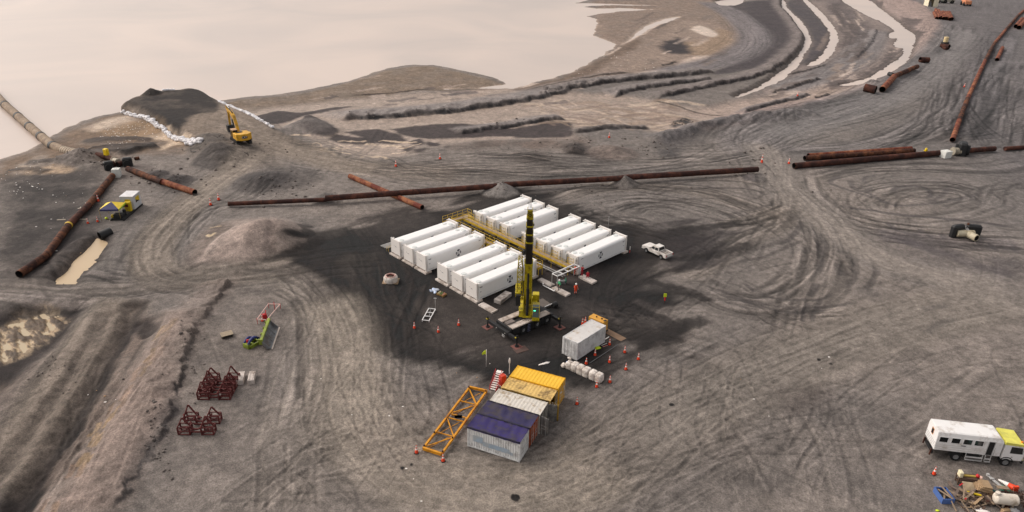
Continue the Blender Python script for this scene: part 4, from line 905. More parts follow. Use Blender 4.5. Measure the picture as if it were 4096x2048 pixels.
g.add([o3(1.865, 2.3, .7), o3(1.865, 2.3, 1.54), o3(1.64, 2.9, 1.54), o3(1.64, 2.9, .7)], [(0, 1, 2, 3)], M=up); g.add([o3(1.635, 2.92, .7), o3(1.635, 2.92, 1.54), o3(1.235, 3.47, 1.54), o3(1.235, 3.47, .7)], [(0, 1, 2, 3)], M=up); g.add([o3(1.15, 3.508, .7), o3(1.15, 3.508, 1.54), o3(.5, 3.508, 1.54), o3(.5, 3.508, .7)], [(0, 1, 2, 3)], M=up)
g.add([o3(1.6, 2.3, 1.627), o3(.2, 2.3, 1.627), o3(.2, 3.3, 1.627), o3(1.2, 3.3, 1.627)], [(0, 1, 2, 3)], M=up); g.build('cab_glass', mat('green_tinted_glass', (40, 56, 52), .15, spec=.7), cabo)
MB().box((1.50, .82, 3.06), (1.60, 1.1, 3.14), M=up @ Matrix.Translation((.06, 0, 0.08))).build('cab_screen', mat('lit_green_screen', (90, 255, 190), .5, emit=1.2), cabo)
BE = R(72); bm = up @ Matrix.Translation((-1.35, -.04, 3.25)) @ Matrix.Rotation(-BE, 4, 'Y')     # boom axis along local x
BLEN = 16.4
def bsec(x0, x1, w, name, m):
    s = w * .5; t = s * 1.05; c = s * .35
    return MB().prism([(-s, -t + c), (-s + c, -t), (s - c, -t), (s, -t + c), (s, t - c), (s - c, t), (-s + c, t), (-s, t - c)], x0, x1, M=bm).build(name, m, cr)
bsec(-.4, 7.2, 1.06, 'boom_base', YEL)
BBLK = mat('boom_black', (38, 35, 33), .4, var=.15)
for x0, x1, wd in ((7.2, 11.0, .94), (11.0, 12.35, .88), (12.35, 13.7, .82), (13.7, 15.0, .76)):
    s_ = bsec(x0, x1, wd, 'boom_section', BBLK)
    cq = wd * .5 + .05; MB().prism([(-cq, -cq), (cq, -cq), (cq, cq), (-cq, cq)], x1 - .14, x1 + .06, M=bm).build('collar', YEL, s_)
MB().prism([(-.57, -.57), (.57, -.57), (.57, .57), (-.57, .57)], 7.0, 7.22, M=bm).build('collar', YEL, cr)
bh = MB(); bh.prism([(-.31, -.34), (.31, -.34), (.31, .34), (-.31, .34)], 15.0, 15.5, M=bm)
for y in (-.3, .3): bh.prism([(15.4, .34), (15.4, -.5), (16.2, -.55), (16.55, -.1), (16.3, .34)], y - .03, y + .03, 'y', M=bm)
hd = bh.build('boom_head', YEL, cr)
sv = MB()
for y in (-.15, 0, .15): sv.tube((16.1, y - .04, -.25), (16.1, y + .04, -.25), .26, 16, M=bm)
sv.build('sheave', DARK, hd)
an = MB()
for y in (-.16, .02, .16): an.bar((16.35, y, .1), (17.0, y, .12), .05, M=bm)
an.bar((16.0, -.75, .2), (16.0, .75, .2), .035, M=bm); an.build('mast_pin', DARK, hd)
chv = MB()
for k in range(3):
    for sy in (-1, 1): chv.add([(15.45 + k * .28, 0, -.57), (15.58 + k * .28, 0, -.57), (15.85 + k * .28, sy * .32, -.57), (15.72 + k * .28, sy * .32, -.57)], [(0, 1, 2, 3) if sy > 0 else (3, 2, 1, 0)])
MB().box((15.3, -.33, -.56), (16.5, .33, -.5), M=bm).build('striped_plate', YEL, hd)
chv2 = MB(); chv2.add(chv.v, chv.f, M=bm); chv2.build('chevron', DARK, hd)
# lift ram
a_ = up @ Vector((1.25, -.04, 2.25)); b_ = bm @ Vector((5.6, 0, -.48))
MB().tube(a_, a_.lerp(b_, .62), .2, 14).build('lift_cylinder', BLACKP, cr); MB().tube(a_.lerp(b_, .6), b_, .13, 12).build('cylinder_rod', DARK, cr)
# folded lattice jib stowed on the boom's side (photo left)
jb = MB(); ys, zs = (-1.45, -.72), (-.55, .15); n = 9
ch4 = [(y, z) for y in ys for z in zs]
taper_ = lambda x: .55 + .45 * min(1, (8.2 - x) / 3.0)
jp = lambda x, y, z: (x, -1.08 + (y + 1.08) * taper_(x), z * taper_(x))
for y, z in ch4: jb.run([jp(.8 + i * 7.4 / n, y, z) for i in range(n + 1)], .065, 6, M=bm)
for i in range(n):
    x0, x1 = .8 + i * 7.4 / n, .8 + (i + 1) * 7.4 / n
    for (p, q_) in (((ys[0], zs[0]), (ys[1], zs[0])), ((ys[0], zs[1]), (ys[1], zs[1])), ((ys[0], zs[0]), (ys[0], zs[1])), ((ys[1], zs[0]), (ys[1], zs[1]))):
        pa, pb = (p, q_) if i % 2 else (q_, p); jb.run([jp(x0, *pa), jp(x1, *pb)], .042, 5, M=bm); jb.run([jp(x0, *p), jp(x0, *q_)], .042, 5, M=bm)
jb.build('folded_jib', YEL, cr)
MB().box((-.9, -1.5, 0), (-.1, -.75, 1.9), M=bm @ Matrix.Translation((2.2, -.2, -.9)), ch=.04).build('winch_drum', YEL, cr)
MB().box((.3, -1.62, 3.3), (.7, -1.0, 4.9), M=up).build('drum_guard', DARK, cr)
rp = MB()
for y in (-.55, -.62): rp.run([bm @ Vector((16.0, y * .4, -.5)), bm @ Vector((9, y, -.55)), bm @ Vector((3, y * 1.4, -.6))], .02, 5)
rp.build('hoist_rope', DARK, cr)
hk = bm @ Vector((9.6, -.62, -.75)); MB().box((hk.x - .15, hk.y - .15, hk.z - .3), (hk.x + .15, hk.y + .15, hk.z + .3), ch=.04).build('hook_block', DARK, cr)
for k in range(4):
    sg_ = MB()
    for e in (-1, 1): q0 = up @ Vector((1.5, -.3 + .25 * k, 1.98)); q1 = up @ Vector((1.9, -.9 + .35 * k, 1.78)); sg_.run([q0, q1], .02, 5)
    sg_.build('sling_chain', DARK, cr)
k5 = crop(1900, 1150, 700 / 2254)
o = thing('steel_plate_stack', 'dark steel plates and timbers piled behind the crane deck', 'plate stack', on(k5(845, 240)), R(35)); 
for i in range(4): MB().box((-1.5 + .1 * i, -.9, i * .12), (1.5 - .1 * i, .8 + .1 * i, i * .12 + .11)).build('plate', mat('dusty_plate', (92, 84, 78), .8), o)
MB().bar((-.2, -1.2, .55), (1.9, -1.0, .6), .12).build('timber', LGREY, o); MB().tube((1.2, -1.3, .5), (1.9, -1.3, .5), .4, 12).build('roller', DARK, o)
for px, py, lb in ((590, 800, 'thin rusty steel plate lying in front of the crane'),):
    q = on(k5(px, py)); tag(MB().box((-.9, -.6, 0), (.9, .6, .06)).build('steel_mat', mat('maroon_dust_plate', (84, 66, 60), .9), loc=q + Vector((0, 0, .02)), rz=R(30)), lb, 'steel plate')
# ------------------------------------------------------------------ shipping containers (20 ft)
def container(name, label, rz, loc, paint, roofp, doors='closed', frame=None, tarp=None, door_paint=None, sides=None, h=2.59, patch=None, inside=None):
    """x along the length, doors at +x"""
    o = thing(name, label, 'shipping container', loc, rz); L, Wd, t = 6.06, 2.44, .1; fr = frame or paint
    f = MB()
    for x in (-L / 2, L / 2 - t * 1.4):
        for y in (-Wd / 2, Wd / 2 - t * 1.2): f.box((x, y, .0), (x + t * 1.4, y + t * 1.2, h))
    for y in (-Wd / 2 + .01, Wd / 2 - t): f.box((-L / 2 + .14, y, .02), (L / 2 - .14, y + t - .01, .18)); f.box((-L / 2 + .14, y, h - .1), (L / 2 - .14, y + t - .01, h - .01))
    for x in (-L / 2 + .01, L / 2 - t): f.box((x, -Wd / 2 + .12, .02), (x + t - .01, Wd / 2 - .12, .18)); f.box((x, -Wd / 2 + .12, h - .11), (x + t - .01, Wd / 2 - .12, h - .01))
    f.build('frame', fr, o)
    for l_, M_ in ((L - .28, Matrix.Translation((-L / 2 + .14, -Wd / 2 + .03, .18))), (L - .28, Matrix.Translation((L / 2 - .14, Wd / 2 - .03, .18)) @ Matrix.Rotation(math.pi, 4, 'Z')), (Wd - .24, Matrix.Translation((-L / 2 + .03, Wd / 2 - .12, .18)) @ Matrix.Rotation(-math.pi / 2, 4, 'Z'))):
        MB().corr(l_, h - .28, .28, .05, M=M_).build('side_panel', sides or paint, o)
    if not tarp:
        rf = MB(); rf.corr(L - .2, Wd - .2, .42, .02, M=Matrix.Translation((-L / 2 + .1, -Wd / 2 + .1, h - .035)) @ Matrix.Rotation(R(-90), 4, 'X')); rf.box((-L / 2 + .12, -Wd / 2 + .12, h - .09), (L / 2 - .12, Wd / 2 - .12, h - .06)); rf.build('roof', roofp, o)
    else:
        tp = MB(); nx, ny = 26, 10; vs = []; r2 = random.Random(int(rz * 1000) + len(label))
        for j in range(ny + 1):
            for i in range(nx + 1):
                x = -L / 2 - .03 + (L + .06) * i / nx; y = -Wd / 2 - .045 + (Wd + .09) * min(1, max(0, (j - 1) / (ny - 2)))
                z = h + .03 - .05 * math.sin(math.pi * min(1, max(0, (j - 1) / (ny - 2)))) * abs(math.sin(math.pi * i / nx * 5)) + .02 * math.sin(i * 1.7 + j * .6) + r2.uniform(-.008, .008)
                if j in (0, ny): z = h - .16 + .02 * math.sin(i * 1.3)
                vs.append((x, y, z))
        tp.add(vs, [(j * (nx + 1) + i, j * (nx + 1) + i + 1, (j + 1) * (nx + 1) + i + 1, (j + 1) * (nx + 1) + i) for j in range(ny) for i in range(nx)], 0, True); tp.build('tarpaulin', tarp, o)
        for sy in (-1, 1): MB().run([(-L / 2 - .03 + (L + .06) * k / 12, sy * (Wd / 2 + .02), h + .03 + .015 * math.sin(k * 2.1)) for k in range(13)], .07, 6).build('tarpaulin_edge', mat('dark_tarp_hem', (30, 28, 42), .8), o)
    MB().box((-L / 2 + .1, -Wd / 2 + .1, .1), (L / 2 - .14, Wd / 2 - .1, .17)).build('floor', mat('container_floor', (70, 58, 50), .9), o)
    MB().add([(-L / 2 + .06, -Wd / 2 + .08, h - .1), (L / 2 - .1, -Wd / 2 + .08, h - .1), (L / 2 - .1, Wd / 2 - .08, h - .1), (-L / 2 + .06, Wd / 2 - .08, h - .1)], [(3, 2, 1, 0)]).build('lining', DARK, o)
    dp = door_paint or paint; dw = Wd / 2 - .13
    for sy in (-1, 1):
        m = MB(); m.box((0, 0, .18), (.05, dw, h - .14))
        for k in range(3): m.box((.05, .16 + k * .36, .26), (.075, .16 + k * .36 + .2, h - .22))
        bars = MB()
        for y in (.3, .8): bars.tube((.1, y, .12), (.1, y, h - .1), .02, 6)
        for z in (.9, 1.3): bars.box((.09, .2, z), (.12, .9, z + .04))
        ang = {'closed': 0, 'open': R(100), 'wide': R(150), 'ajar': R(62)}[doors if isinstance(doors, str) else doors[0 if sy < 0 else 1]]
        M = Matrix.Translation((L / 2 - .02, sy * (Wd / 2 - .12), 0)) @ (Matrix.Rotation(-ang if sy < 0 else ang, 4, 'Z')) @ (Matrix.Identity(4) if sy < 0 else Matrix.Scale(-1, 4, (0, 1, 0)))
        d_ = MB(); d_.add(m.v, [f_ if sy < 0 else f_[::-1] for f_ in m.f], M=M); do = d_.build('door', dp, o)
        b_ = MB(); b_.add(bars.v, [f_ if sy < 0 else f_[::-1] for f_ in bars.f], M=M); b_.build('lock_bar', LGREY, do)
    if patch: patch(o)
    return o
kc = crop(1650, 1380, 800 / 2061)
CY = mat('container_yellow', (214, 160, 16), .5, var=.05, dirt=(190, 138, 30), dirt_amt=.2)
CYR = mat('container_yellow_roof', (226, 176, 50), .55, var=.04)
CT = mat('faded_tan_yellow', (206, 172, 104), .7, var=.08, dirt=(128, 104, 66), dirt_amt=.28)
CTS = mat('dirty_yellow_side', (150, 120, 46), .7, var=.15, dirt=(84, 66, 40), dirt_amt=.4)
CW = mat('dirty_white_container', (196, 190, 180), .7, var=.06, dirt=(150, 132, 108), dirt_amt=.22)
CWS = mat('weathered_white_side', (212, 212, 210), .7, var=.06, dirt=(172, 170, 168), dirt_amt=.3, dirt_scale=1.4)
CDD = mat('grimy_door', (92, 90, 88), .7, var=.15, dirt=(140, 134, 126), dirt_amt=.3)
CO = mat('container_orange', (176, 84, 38), .6, var=.1, dirt=(110, 54, 32), dirt_amt=.4)
TARP = mat('navy_tarpaulin', (50, 46, 78), .65, var=.2, scale=.8, dirt=(66, 60, 66), dirt_amt=.35, dirt_scale=.9, spec=.2)
TARP2 = mat('violet_navy_tarpaulin', (52, 44, 92), .6, var=.25, scale=.7, dirt=(64, 58, 72), dirt_amt=.3, dirt_scale=.9, spec=.2)
fa, fb = kc(585, 850, 2.59), kc(1085, 1003, 2.59); CHD = head(fa, fb); ca, cb_ = kc(700, 715, 2.59), kc(1180, 850, 2.59)
ex = Vector((math.cos(CHD), math.sin(CHD), 0)); ey = Vector((-math.sin(CHD), math.cos(CHD), 0))
base = (fa + fb) / 2 + ey * 1.22; base.z = 0
def slot(a, b): m_ = (a + b) / 2; m_.z = 0; return m_ + ey * 1.22
GHOST = mat('faded_letter_panel', (150, 166, 180), .7, var=.1, dirt=(160, 164, 166), dirt_amt=.4)
def ghost(o):
    m = MB(); y = -1.226
    for x0, x1, z0, z1 in ((-2.35, -1.2, .95, 1.75), (-1.2, 1.9, .7, 1.25), (1.9, 2.25, .6, .95)): 
        m.box((x0 + .01, y + .003, z0), (x1 - .01, y + .02, z1))
    m.build('faded_lettering', GHOST, o)
def stickers(o):
    for y, z in ((-.7, 1.7), (-.25, 1.5), (.55, 1.75), (.75, 1.35)): MB().box((3.09, y, z), (3.105, y + .22, z + .26)).build('sticker', REFL, o)
loc0 = base
container('shipping_container', 'weathered white container under a torn blue tarpaulin, nearest of the five in line', CHD, loc0, CWS, CW, 'closed', None, TARP2, None, None, 2.59, ghost)
container('shipping_container', 'orange container roofed with a faded blue tarpaulin, second nearest of five', CHD, slot(kc(705, 715, 2.59), kc(1180, 850, 2.59)) , CO, CO, 'closed', None, TARP, None, None, 2.59)
container('shipping_container', 'dirty white container with both doors swung open, middle of five', CHD, slot(kc(828, 580, 2.59), kc(1285, 715, 2.59)) - ex * .05, CW, CW, 'open', None, None, CDD)
container('shipping_container', 'faded tan yellow container with patched roof and open doors, fourth of five', CHD, slot(kc(930, 435, 2.59), kc(1395, 575, 2.59)) + ex * .05, CTS, CT, ('open', 'closed'), CT, None, CTS)
container('shipping_container', 'bright yellow container with closed doors, farthest of the five in line', CHD, slot(kc(1005, 318, 2.75), kc(1480, 452, 2.75)) + ex * .1, CY, CYR, 'closed', None, None, None, None, 2.75, stickers)
wa, wb = k5(1325, 722, 2.59), k5(1690, 490, 2.59); WH = head(wb, wa)
GW = mat('grey_white_container', (204, 203, 202), .65, var=.05, dirt=(168, 166, 166), dirt_amt=.3)
GWR = mat('grey_white_roof', (204, 200, 196), .65, var=.05, dirt=(176, 160, 142), dirt_amt=.2)
m_ = (wa + wb) / 2; m_.z = 0; wn = Vector((math.sin(WH), -math.cos(WH), 0))
container('shipping_container', 'lone greyish white container with closed doors beside the orange cones', WH, m_ + wn * 1.22, GW, GWR, 'closed', GW, None)
ga = k5(1480, 360, 1.75); gp = k5(1590, 395, 1.75)
o = thing('generator_set', 'orange yellow generator housing standing behind the lone greyish white container', 'generator', Vector((gp.x, gp.y, gz(gp.x, gp.y))), WH + R(90))
GENY = mat('generator_orange', (206, 150, 58), .55, var=.06)
MB().box((-1.25, -.55, .25), (1.25, .55, 1.75), ch=.06).build('housing', GENY, o); MB().box((-1.3, -.6, 0), (1.3, .6, .245)).build('skid', DARK, o)
MB().tube((-.3, 0, 1.74), (-.3, 0, 1.9), .1, 10).tube((.5, .1, 1.74), (.5, .1, 1.86), .13, 10).build('exhaust', RUSTD, o); MB().box((.75, -.57, .5), (1.15, -.552, 1.5)).box((.9, -.2, 1.751), (1.2, .3, 1.77)).build('louvre', DARK, o)
q = on(k5(1790, 610)); tag(MB().box((-1.7, -.55, 0), (1.7, .55, .07), ch=.01).build('plywood_ramp', mat('worn_plywood', (128, 104, 84), .9, var=.15), loc=q + Vector((0, 0, .03)), rz=head(k5(1690, 560), k5(1880, 660))), 'worn plywood sheet on the soil behind the lone white container', 'board')
a_, b_ = on(k5(1475, 975)), on(k5(1840, 740)); tag(MB().run([a_ + Vector((0, 0, .06)), b_ + Vector((0, 0, .06))], .04, 6).build('long_rod', GREYP), 'long thin grey rod lying between the cones and white container', 'rod')
for (x0, y0, x1, y1, m, lb) in ((1630, 750, 1700, 722, REFL, 'white pole lying against the lone white container'), (1645, 772, 1712, 748, mat('pink_pole', (200, 130, 120), .6), 'pinkish pole lying beside the white pole')):
    a_, b_ = on(k5(x0, y0)), on(k5(x1, y1)); tag(MB().run([a_ + Vector((0, 0, .07)), b_ + Vector((0, 0, .07))], .045, 6).build('pole', m), lb, 'pole')
q = on(k5(1580, 790)); m = MB(); m.blob((0, 0, .12), (.45, .25, .16), jit=.35, seed=4); tag(m.build('hivis_bundle', HIVIS, loc=q, rz=.6), 'lime hi-vis cloth bundle dropped beside the lone white container', 'cloth')
q = on(k5(1690, 670)); tag(MB().run([q + Vector((-.5, -.25, .08)), q + Vector((0, 0, .12)), q + Vector((.4, .5, .1))], .07, 7).build('white_tube', REFL), 'short white tube at the far corner of the lone white container', 'pipe')
# ------------------------------------------------------------------ traffic cones
def make_cone(label):
    o = thing('traffic_cone', label, 'traffic cone', group='orange traffic cones on the site')
    MB().box((-.24, -.24, 0), (.24, .24, .05), ch=.02).build('base', BLACKP, o)
    MB().lathe([(.19, .045), (.13, .42), (.12, .421), (.085, .62), (.07, .78), (.05, .95), (.035, 1.0), (0, 1.0)], 14, mis=[0, 0, 1, 0, 1, 0, 0]).build('cone_body', [ORANGE, REFL], o)
    return o
cones = []
kA = crop(1900, 1150, 700 / 2254); kB = kc; kC = crop(600, 1000, 1496 / 1839); kD = crop(0, 700, 1024 / 2576); kE = crop(3596, 1620, 500 / 1505); kF = crop(1024, 300, 1024 / 2576); kG = crop(2048, 300, 1024 / 2576); kH = crop(3072, 300, 1024 / 2576)
CL_ = [(kA(1732, 740), 'orange cone on dark soil nearest the far corner of the lone white container'), (kA(1545, 875), 'orange cone close to the long side of the lone white container'), (kA(1732, 965), 'orange cone standing alone between the thin grey rod and the yard'),
       (kA(1928, 840), 'orange cone right of the plywood sheet, second from the right of its cluster'), (kA(2103, 925), 'white banded orange cone farthest right of the container cluster'), (kA(1942, 1058), 'white banded orange cone in the open right of the bulk bags'),
       (kA(1737, 1220), 'white banded orange cone just right of the end bulk bag'), (kA(1567, 1280), 'plain orange cone in front of the end bulk bag'), (kA(1385, 475), 'orange cone between crane outrigger and lone white container'), (kA(1420, 455), 'orange cone half hidden behind the edge of the lone white container'), (kA(1432, 985), 'orange cone whose tip shows behind the row of bulk bags'),
       (kB(1694, 608), 'white banded orange cone right of the open container doors'), (kB(42, 1108), 'white banded orange cone left of the yellow lattice frame'), (kB(316, 1195), 'white banded orange cone at the near end of the yellow lattice frame'), (kB(847, 368), 'white banded orange cone beside the red stair at the containers'),
       (kC(1300, 382), 'orange cone on the dark pad below the white ladder frame'), (kC(1418, 404), 'orange cone on the dark pad midway to the crane'), (kC(1518, 370), 'white banded orange cone on the dark pad close to the crane'), (kC(553, 350), 'orange cone inside the pink taped rectangle'),
       (kD(886, 487), 'orange cone at the end of the plank crossing the left pipe'), (kD(983, 470), 'orange cone left of the blue and yellow canopy'), (kD(2120, 300), 'orange cone at the roadside near the left end of the long pipeline'), (kD(2201, 250), 'orange cone standing at the left tip of the long pipeline'), (kD(990, 268), 'orange cone beside the small white frame near the left pipe'),
       (kE(420, 832), 'white banded orange cone left of the scrap heap'), (kF(1852, 848), 'orange cone on the pale soil beyond the long pipeline, right one of two'), (kF(1408, 920), 'orange cone on the pale soil beyond the long pipeline, left one of two'),
       (kG(978, 630), 'tiny orange cone near the dark bank at upper centre'), (kG(2507, 912), 'tall orange cone at the right tip of the central pipeline'), (kH(210, 890), 'white banded orange cone at the left tip of the right pipeline'), (kH(1975, 118), 'small orange cone beside the far right pipe'), (kH(295, 222), 'small pinkish cone on the wet bank at upper right')]
for i, (p, lb) in enumerate(CL_):
    p = on(p)
    if not cones: c = make_cone(lb); c.location = p
    else: c = dup(cones[0], p, rnd.uniform(0, 1.5), lb)
    k = 1.0 if p.y < 120 else 1.35
    c.scale = (k, k, k); cones.append(c)
cones[28].scale = (1.4, 1.4, 2.1)
# ------------------------------------------------------------------ bulk bags
BAG = mat('woven_white_bag', (214, 206, 198), .85, var=.06, dirt=(168, 156, 146), dirt_amt=.35, dirt_scale=2)
BLUEF = mat('blue_bag_print', (92, 124, 186), .7, var=.15)
b0, b1 = kA(1215, 1050), kA(1600, 1222); BHD = head(b0, b1); blen = (Vector((b1.x, b1.y, 0)) - Vector((b0.x, b0.y, 0))).length
BL = ['slumped bulk bag with blue cloth on top at the far end of the bag row', 'white bulk bag second from the slumped end of the row', 'white bulk bag third in the row with a blue print', 'white bulk bag with a loose blue strap, fourth in the row', 'plain white bulk bag, second from the near end of the row', 'plain white bulk bag at the near end of the row']
for i, f in enumerate((0, .2, .39, .58, .8, 1.0)):
    p = Vector((b0.x + (b1.x - b0.x) * f, b0.y + (b1.y - b0.y) * f + .25, 0)); o = thing('bulk_bag', BL[i], 'bulk bag', on(p), BHD, 'white bulk bags in a row')
    s = .92 if i else .8
    MB().blob((0, 0, .58 * s), (.46 * s, .55 * s, .62 * s), 16, 10, .04, seed=i, p=.3).build('sack', BAG, o)
    lp = MB()
    for x in (-.3, .3):
        for y in (-.3, .3): lp.run([(x - .08, y, 1.0 * s), (x, y, 1.16 * s), (x + .08, y, 1.0 * s)], .022, 5)
    lp.build('lifting_loop', BAG, o)
    if i in (0, 2, 3): MB().blob((0, 0, 1.06 * s), (.4, .3 if i else .42, .06), 10, 5, .3, seed=i + 9).build('blue_cover', BLUEF, o)
    if i == 0: MB().blob((-.6, -.3, .3), (.35, .4, .32), 10, 6, .25, seed=20).blob((-.25, .4, 1.15), (.3, .2, .12), 8, 5, .3, seed=21).build('torn_flap', BAG, o)
# ------------------------------------------------------------------ yellow lattice frame
TY = mat('lattice_yellow', (206, 140, 20), .5, var=.08, dirt=(150, 96, 24), dirt_amt=.25)
p0, p1, p2, p3 = kc(110, 1065, .35), kc(300, 1125, .35), kc(765, 475, .35), kc(590, 435, .35)
def lp_(a, b, t): return a + (b - a) * t
o = thing('lattice_frame', 'long yellow lattice lifting frame lying flat left of the containers', 'lifting frame', (p0.x, p0.y, 0)); lo = Vector((p0.x, p0.y, 0))
f = MB(); Lf = lambda t, z=.35: Vector((*lp_(p0, p3, t).xy, z)) - lo; Rf = lambda t, z=.35: Vector((*lp_(p1, p2, t).xy, z)) - lo
f.bar(Lf(0), Lf(1), .2, .26); f.bar(Rf(0), Rf(1), .2, .26); f.bar(Lf(0), Rf(0), .24, .34); f.bar(Lf(1), Rf(1), .22, .3); f.build('side_beam', TY, o)
f = MB()
for t in (.25, .48, .54, .76): f.bar(Lf(t), Rf(t), .1, .12)
for (a, b, s) in ((.02, .25, 0), (.25, .48, 1), (.54, .76, 0), (.76, .98, 1)):
    if s: f.bar(Lf(b), Rf(a), .09, .1); f.bar(Lf(b, .1), Rf(a, .1), .05)
    else: f.bar(Lf(a), Rf(b), .09, .1)
    f.bar(Lf(a, .1) * .9 + Rf(a, .1) * .1, Rf(b, .1) * .7 + Lf(b, .1) * .3, .05)
f.build('brace', TY, o)
for s in (0, 1):
    for t in (.02, .22, .98): q = (Rf if s else Lf)(t, .55); MB().cb(q, (.16, .16, .16)).build('lifting_lug', RUSTD, o); c = lp_(Lf(.5), Rf(.5), .6); MB().cb(c + Vector((0, 0, .3)), (.8, .3, .2)).build('hinge_box', mat('tan_steel', (186, 150, 96), .7), o)
# ------------------------------------------------------------------ red mobile stair with extinguishers
ks = crop(1940, 1470, 140 / 1387)
a_ = ks(300, 930); o = thing('mobile_stair', 'red mobile stair with white treads at the end of the container line', 'stair', on(a_), head(ks(300, 940), ks(560, 560))); o.scale = (.74, .8, .74)
f = MB()
for y in (-.5, .5): f.bar((0, y, .1), (2.6, y, 1.75), .06, .16); f.run([(0, y, .8), (2.6, y, 2.5)], .035, 6); f.bar((2.6, y, 0), (2.6, y, 2.5), .06); f.bar((0, y, 0), (2.6, y, .06), .06); f.bar((0, y, .1), (0, y, .8), .05)
f.bar((3.3, -.5, 1.75), (2.6, -.5, 1.75), .05); f.build('stair_frame', RED, o); f = MB()
for k in range(8): f.cb((.15 + k * .33, 0, .22 + k * .2), (.24, .92, .05))
f.box((2.6, -.5, 1.74), (3.3, .5, 1.8)); f.build('tread', REFL, o)
q = on(ks(690, 700)); o = thing('extinguisher_cabinet', 'red cabinet with white edging between the red stair and the tan container', 'cabinet', q, .7)
MB().box((-.35, -.3, .1), (.35, .3, 1.5), ch=.03).build('cabinet_body', mat('orange_red_cabinet', (196, 66, 46), .55, var=.06), o); MB().box((-.37, -.32, 0), (.37, .32, .1)).box((.352, -.3, .15), (.36, -.2, 1.45)).build('edging', REFL, o)
q = on(ks(965, 240)); tag(MB().tube((0, 0, 0), (0, 0, 1.5), .05, 8).blob((0, 0, 1.9), (.13, .13, .45), 10, 8, .04).build('white_post_lamp', REFL, loc=q), 'white capped post at the corner of the bright yellow container', 'post')
q = on(ks(760, 320)); m = MB(); m.blob((0, 0, .1), (.5, .16, .14), 10, 6, .3, seed=3); tag(m.build('rag', REFL, loc=q, rz=-.7), 'white rag on dark soil behind the red stair', 'rag')
q = on(kc(1360, 190)); m = MB(); m.blob((0, 0, .06), (.75, .2, .08), 12, 6, .4, seed=6); tag(m.build('plastic_sheet', REFL, loc=q, rz=.4), 'crumpled white plastic sheet between bright yellow and lone white containers', 'plastic sheet')
q = on(kc(760, 225)); o = thing('marker_flag', 'lime flag on a thin pole on the dark soil left of the containers', 'flag', q)
MB().run([(0, 0, 0), (0, 0, 2.6)], .03, 6).build('pole', REFL, o); MB().add([(0, 0, 2.55), (-.3, .05, 2.35), (-.55, -.03, 2.05), (-.5, .02, 1.75), (-.25, .05, 1.9), (0, 0, 1.85)], [(0, 1, 2, 3, 4, 5)]).add([(0, .015, 2.55), (-.3, .065, 2.35), (-.55, -.015, 2.05), (-.5, .035, 1.75), (-.25, .065, 1.9), (0, .015, 1.85)], [(5, 4, 3, 2, 1, 0)]).build('flag', HIVIS, o)
kp = crop(2512, 880, 512 / 1726)
q = on(kp(490, 1115)); o = thing('safety_post', 'lime sign board over a red extinguisher on a short post at the dark pad edge', 'sign post', q)
MB().run([(0, 0, 0), (0, 0, 1.1)], .035, 6).build('post', RUST, o); MB().box((-.22, -.03, 1.0), (.22, .03, 1.55), ch=.01).build('sign_board', HIVIS, o); MB().tube((0, -.12, .5), (0, -.12, .95), .11, 10).build('extinguisher', RED, o)
q = on(kp(22, 440)); o = thing('marker_post', 'red and white marker post left of the parked pickup', 'post', q); MB().lathe([(.07, 0), (.07, .6), (.07, .6), (.07, 1.15), (0, 1.15)], 8, mis=[0, 1, 1, 1]).build('post', [RED, REFL], o)
q = on(crop(2000, 750, 512 / 1288)(1088, 405)); tag(MB().run([(0, 0, 0), (0, 0, 2.4)], .025, 6).build('thin_pole', LGREY, loc=q), 'thin bare pole standing behind the far row of tanks', 'pole')
# ------------------------------------------------------------------ hose coil, cloth, crate, ladder frame
kq = crop(1500, 1080, 300 / 1756)
q = on(kq(350, 330)) + Vector((0, .9, 0)); o = thing('wrapped_coil', 'white wrapped hose coil standing on the dark pad', 'hose coil', q)
MB().lathe([(.62, .1), (1.02, .05), (1.08, .3), (1.06, .75), (.9, .98), (.68, .95), (.6, .7), (.6, .1)], 26).build('wrapping', BAG, o)
MB().run([(.72 * math.cos(t), .72 * math.sin(t), .98) for t in [R(12 * i) for i in range(30)]], .1, 8, closed=True).build('coil_top', mat('pinkish_hose', (186, 152, 142), .7), o)
MB().run([(.58 * math.cos(t), .58 * math.sin(t), .8) for t in [R(15 * i) for i in range(24)]], .09, 6, closed=True).cb((-.1, .3, 1.02), (.5, .12, .1)).build('coil_core', MAROON, o); MB().box((-1.2, -.95, 0), (1.2, .95, .09)).build('pallet', mat('pallet_wood', (150, 128, 104), .9, var=.2), o)
q = on(kq(1400, 490)); m = MB(); m.blob((0, 0, .16), (.5, .42, .22), 12, 7, .4, seed=11); m.blob((-.35, -.1, .12), (.4, .25, .16), 10, 6, .4, seed=12); m.blob((.1, -.5, .1), (.22, .4, .12), 10, 6, .4, seed=13)
tag(m.build('crumpled_tarp', mat('light_blue_sheet', (134, 166, 214), .6, var=.35, scale=3, dirt=(216, 222, 232), dirt_amt=.5, dirt_scale=4), loc=q), 'crumpled pale blue plastic sheet in front of the near row of tanks', 'plastic sheet')
q = on(kq(1560, 590)); o = thing('bottle_crate', 'low wooden crate filled with bottles beside the pale blue sheet', 'crate', q, -.6); f = MB()
for y in (-.4, .4): f.box((-.6, y - .03, .12), (.6, y + .03, .32))
for x in (-.6, .6): f.box((x - .03, -.43, .12), (x + .03, .43, .32))
f.box((-.6, -.4, .1), (.6, .4, .14)); f.box((-.6, -.4, 0), (-.45, .4, .1)); f.box((.45, -.4, 0), (.6, .4, .1)); f.build('crate_box', mat('crate_wood', (138, 108, 62), .9, var=.2), o)
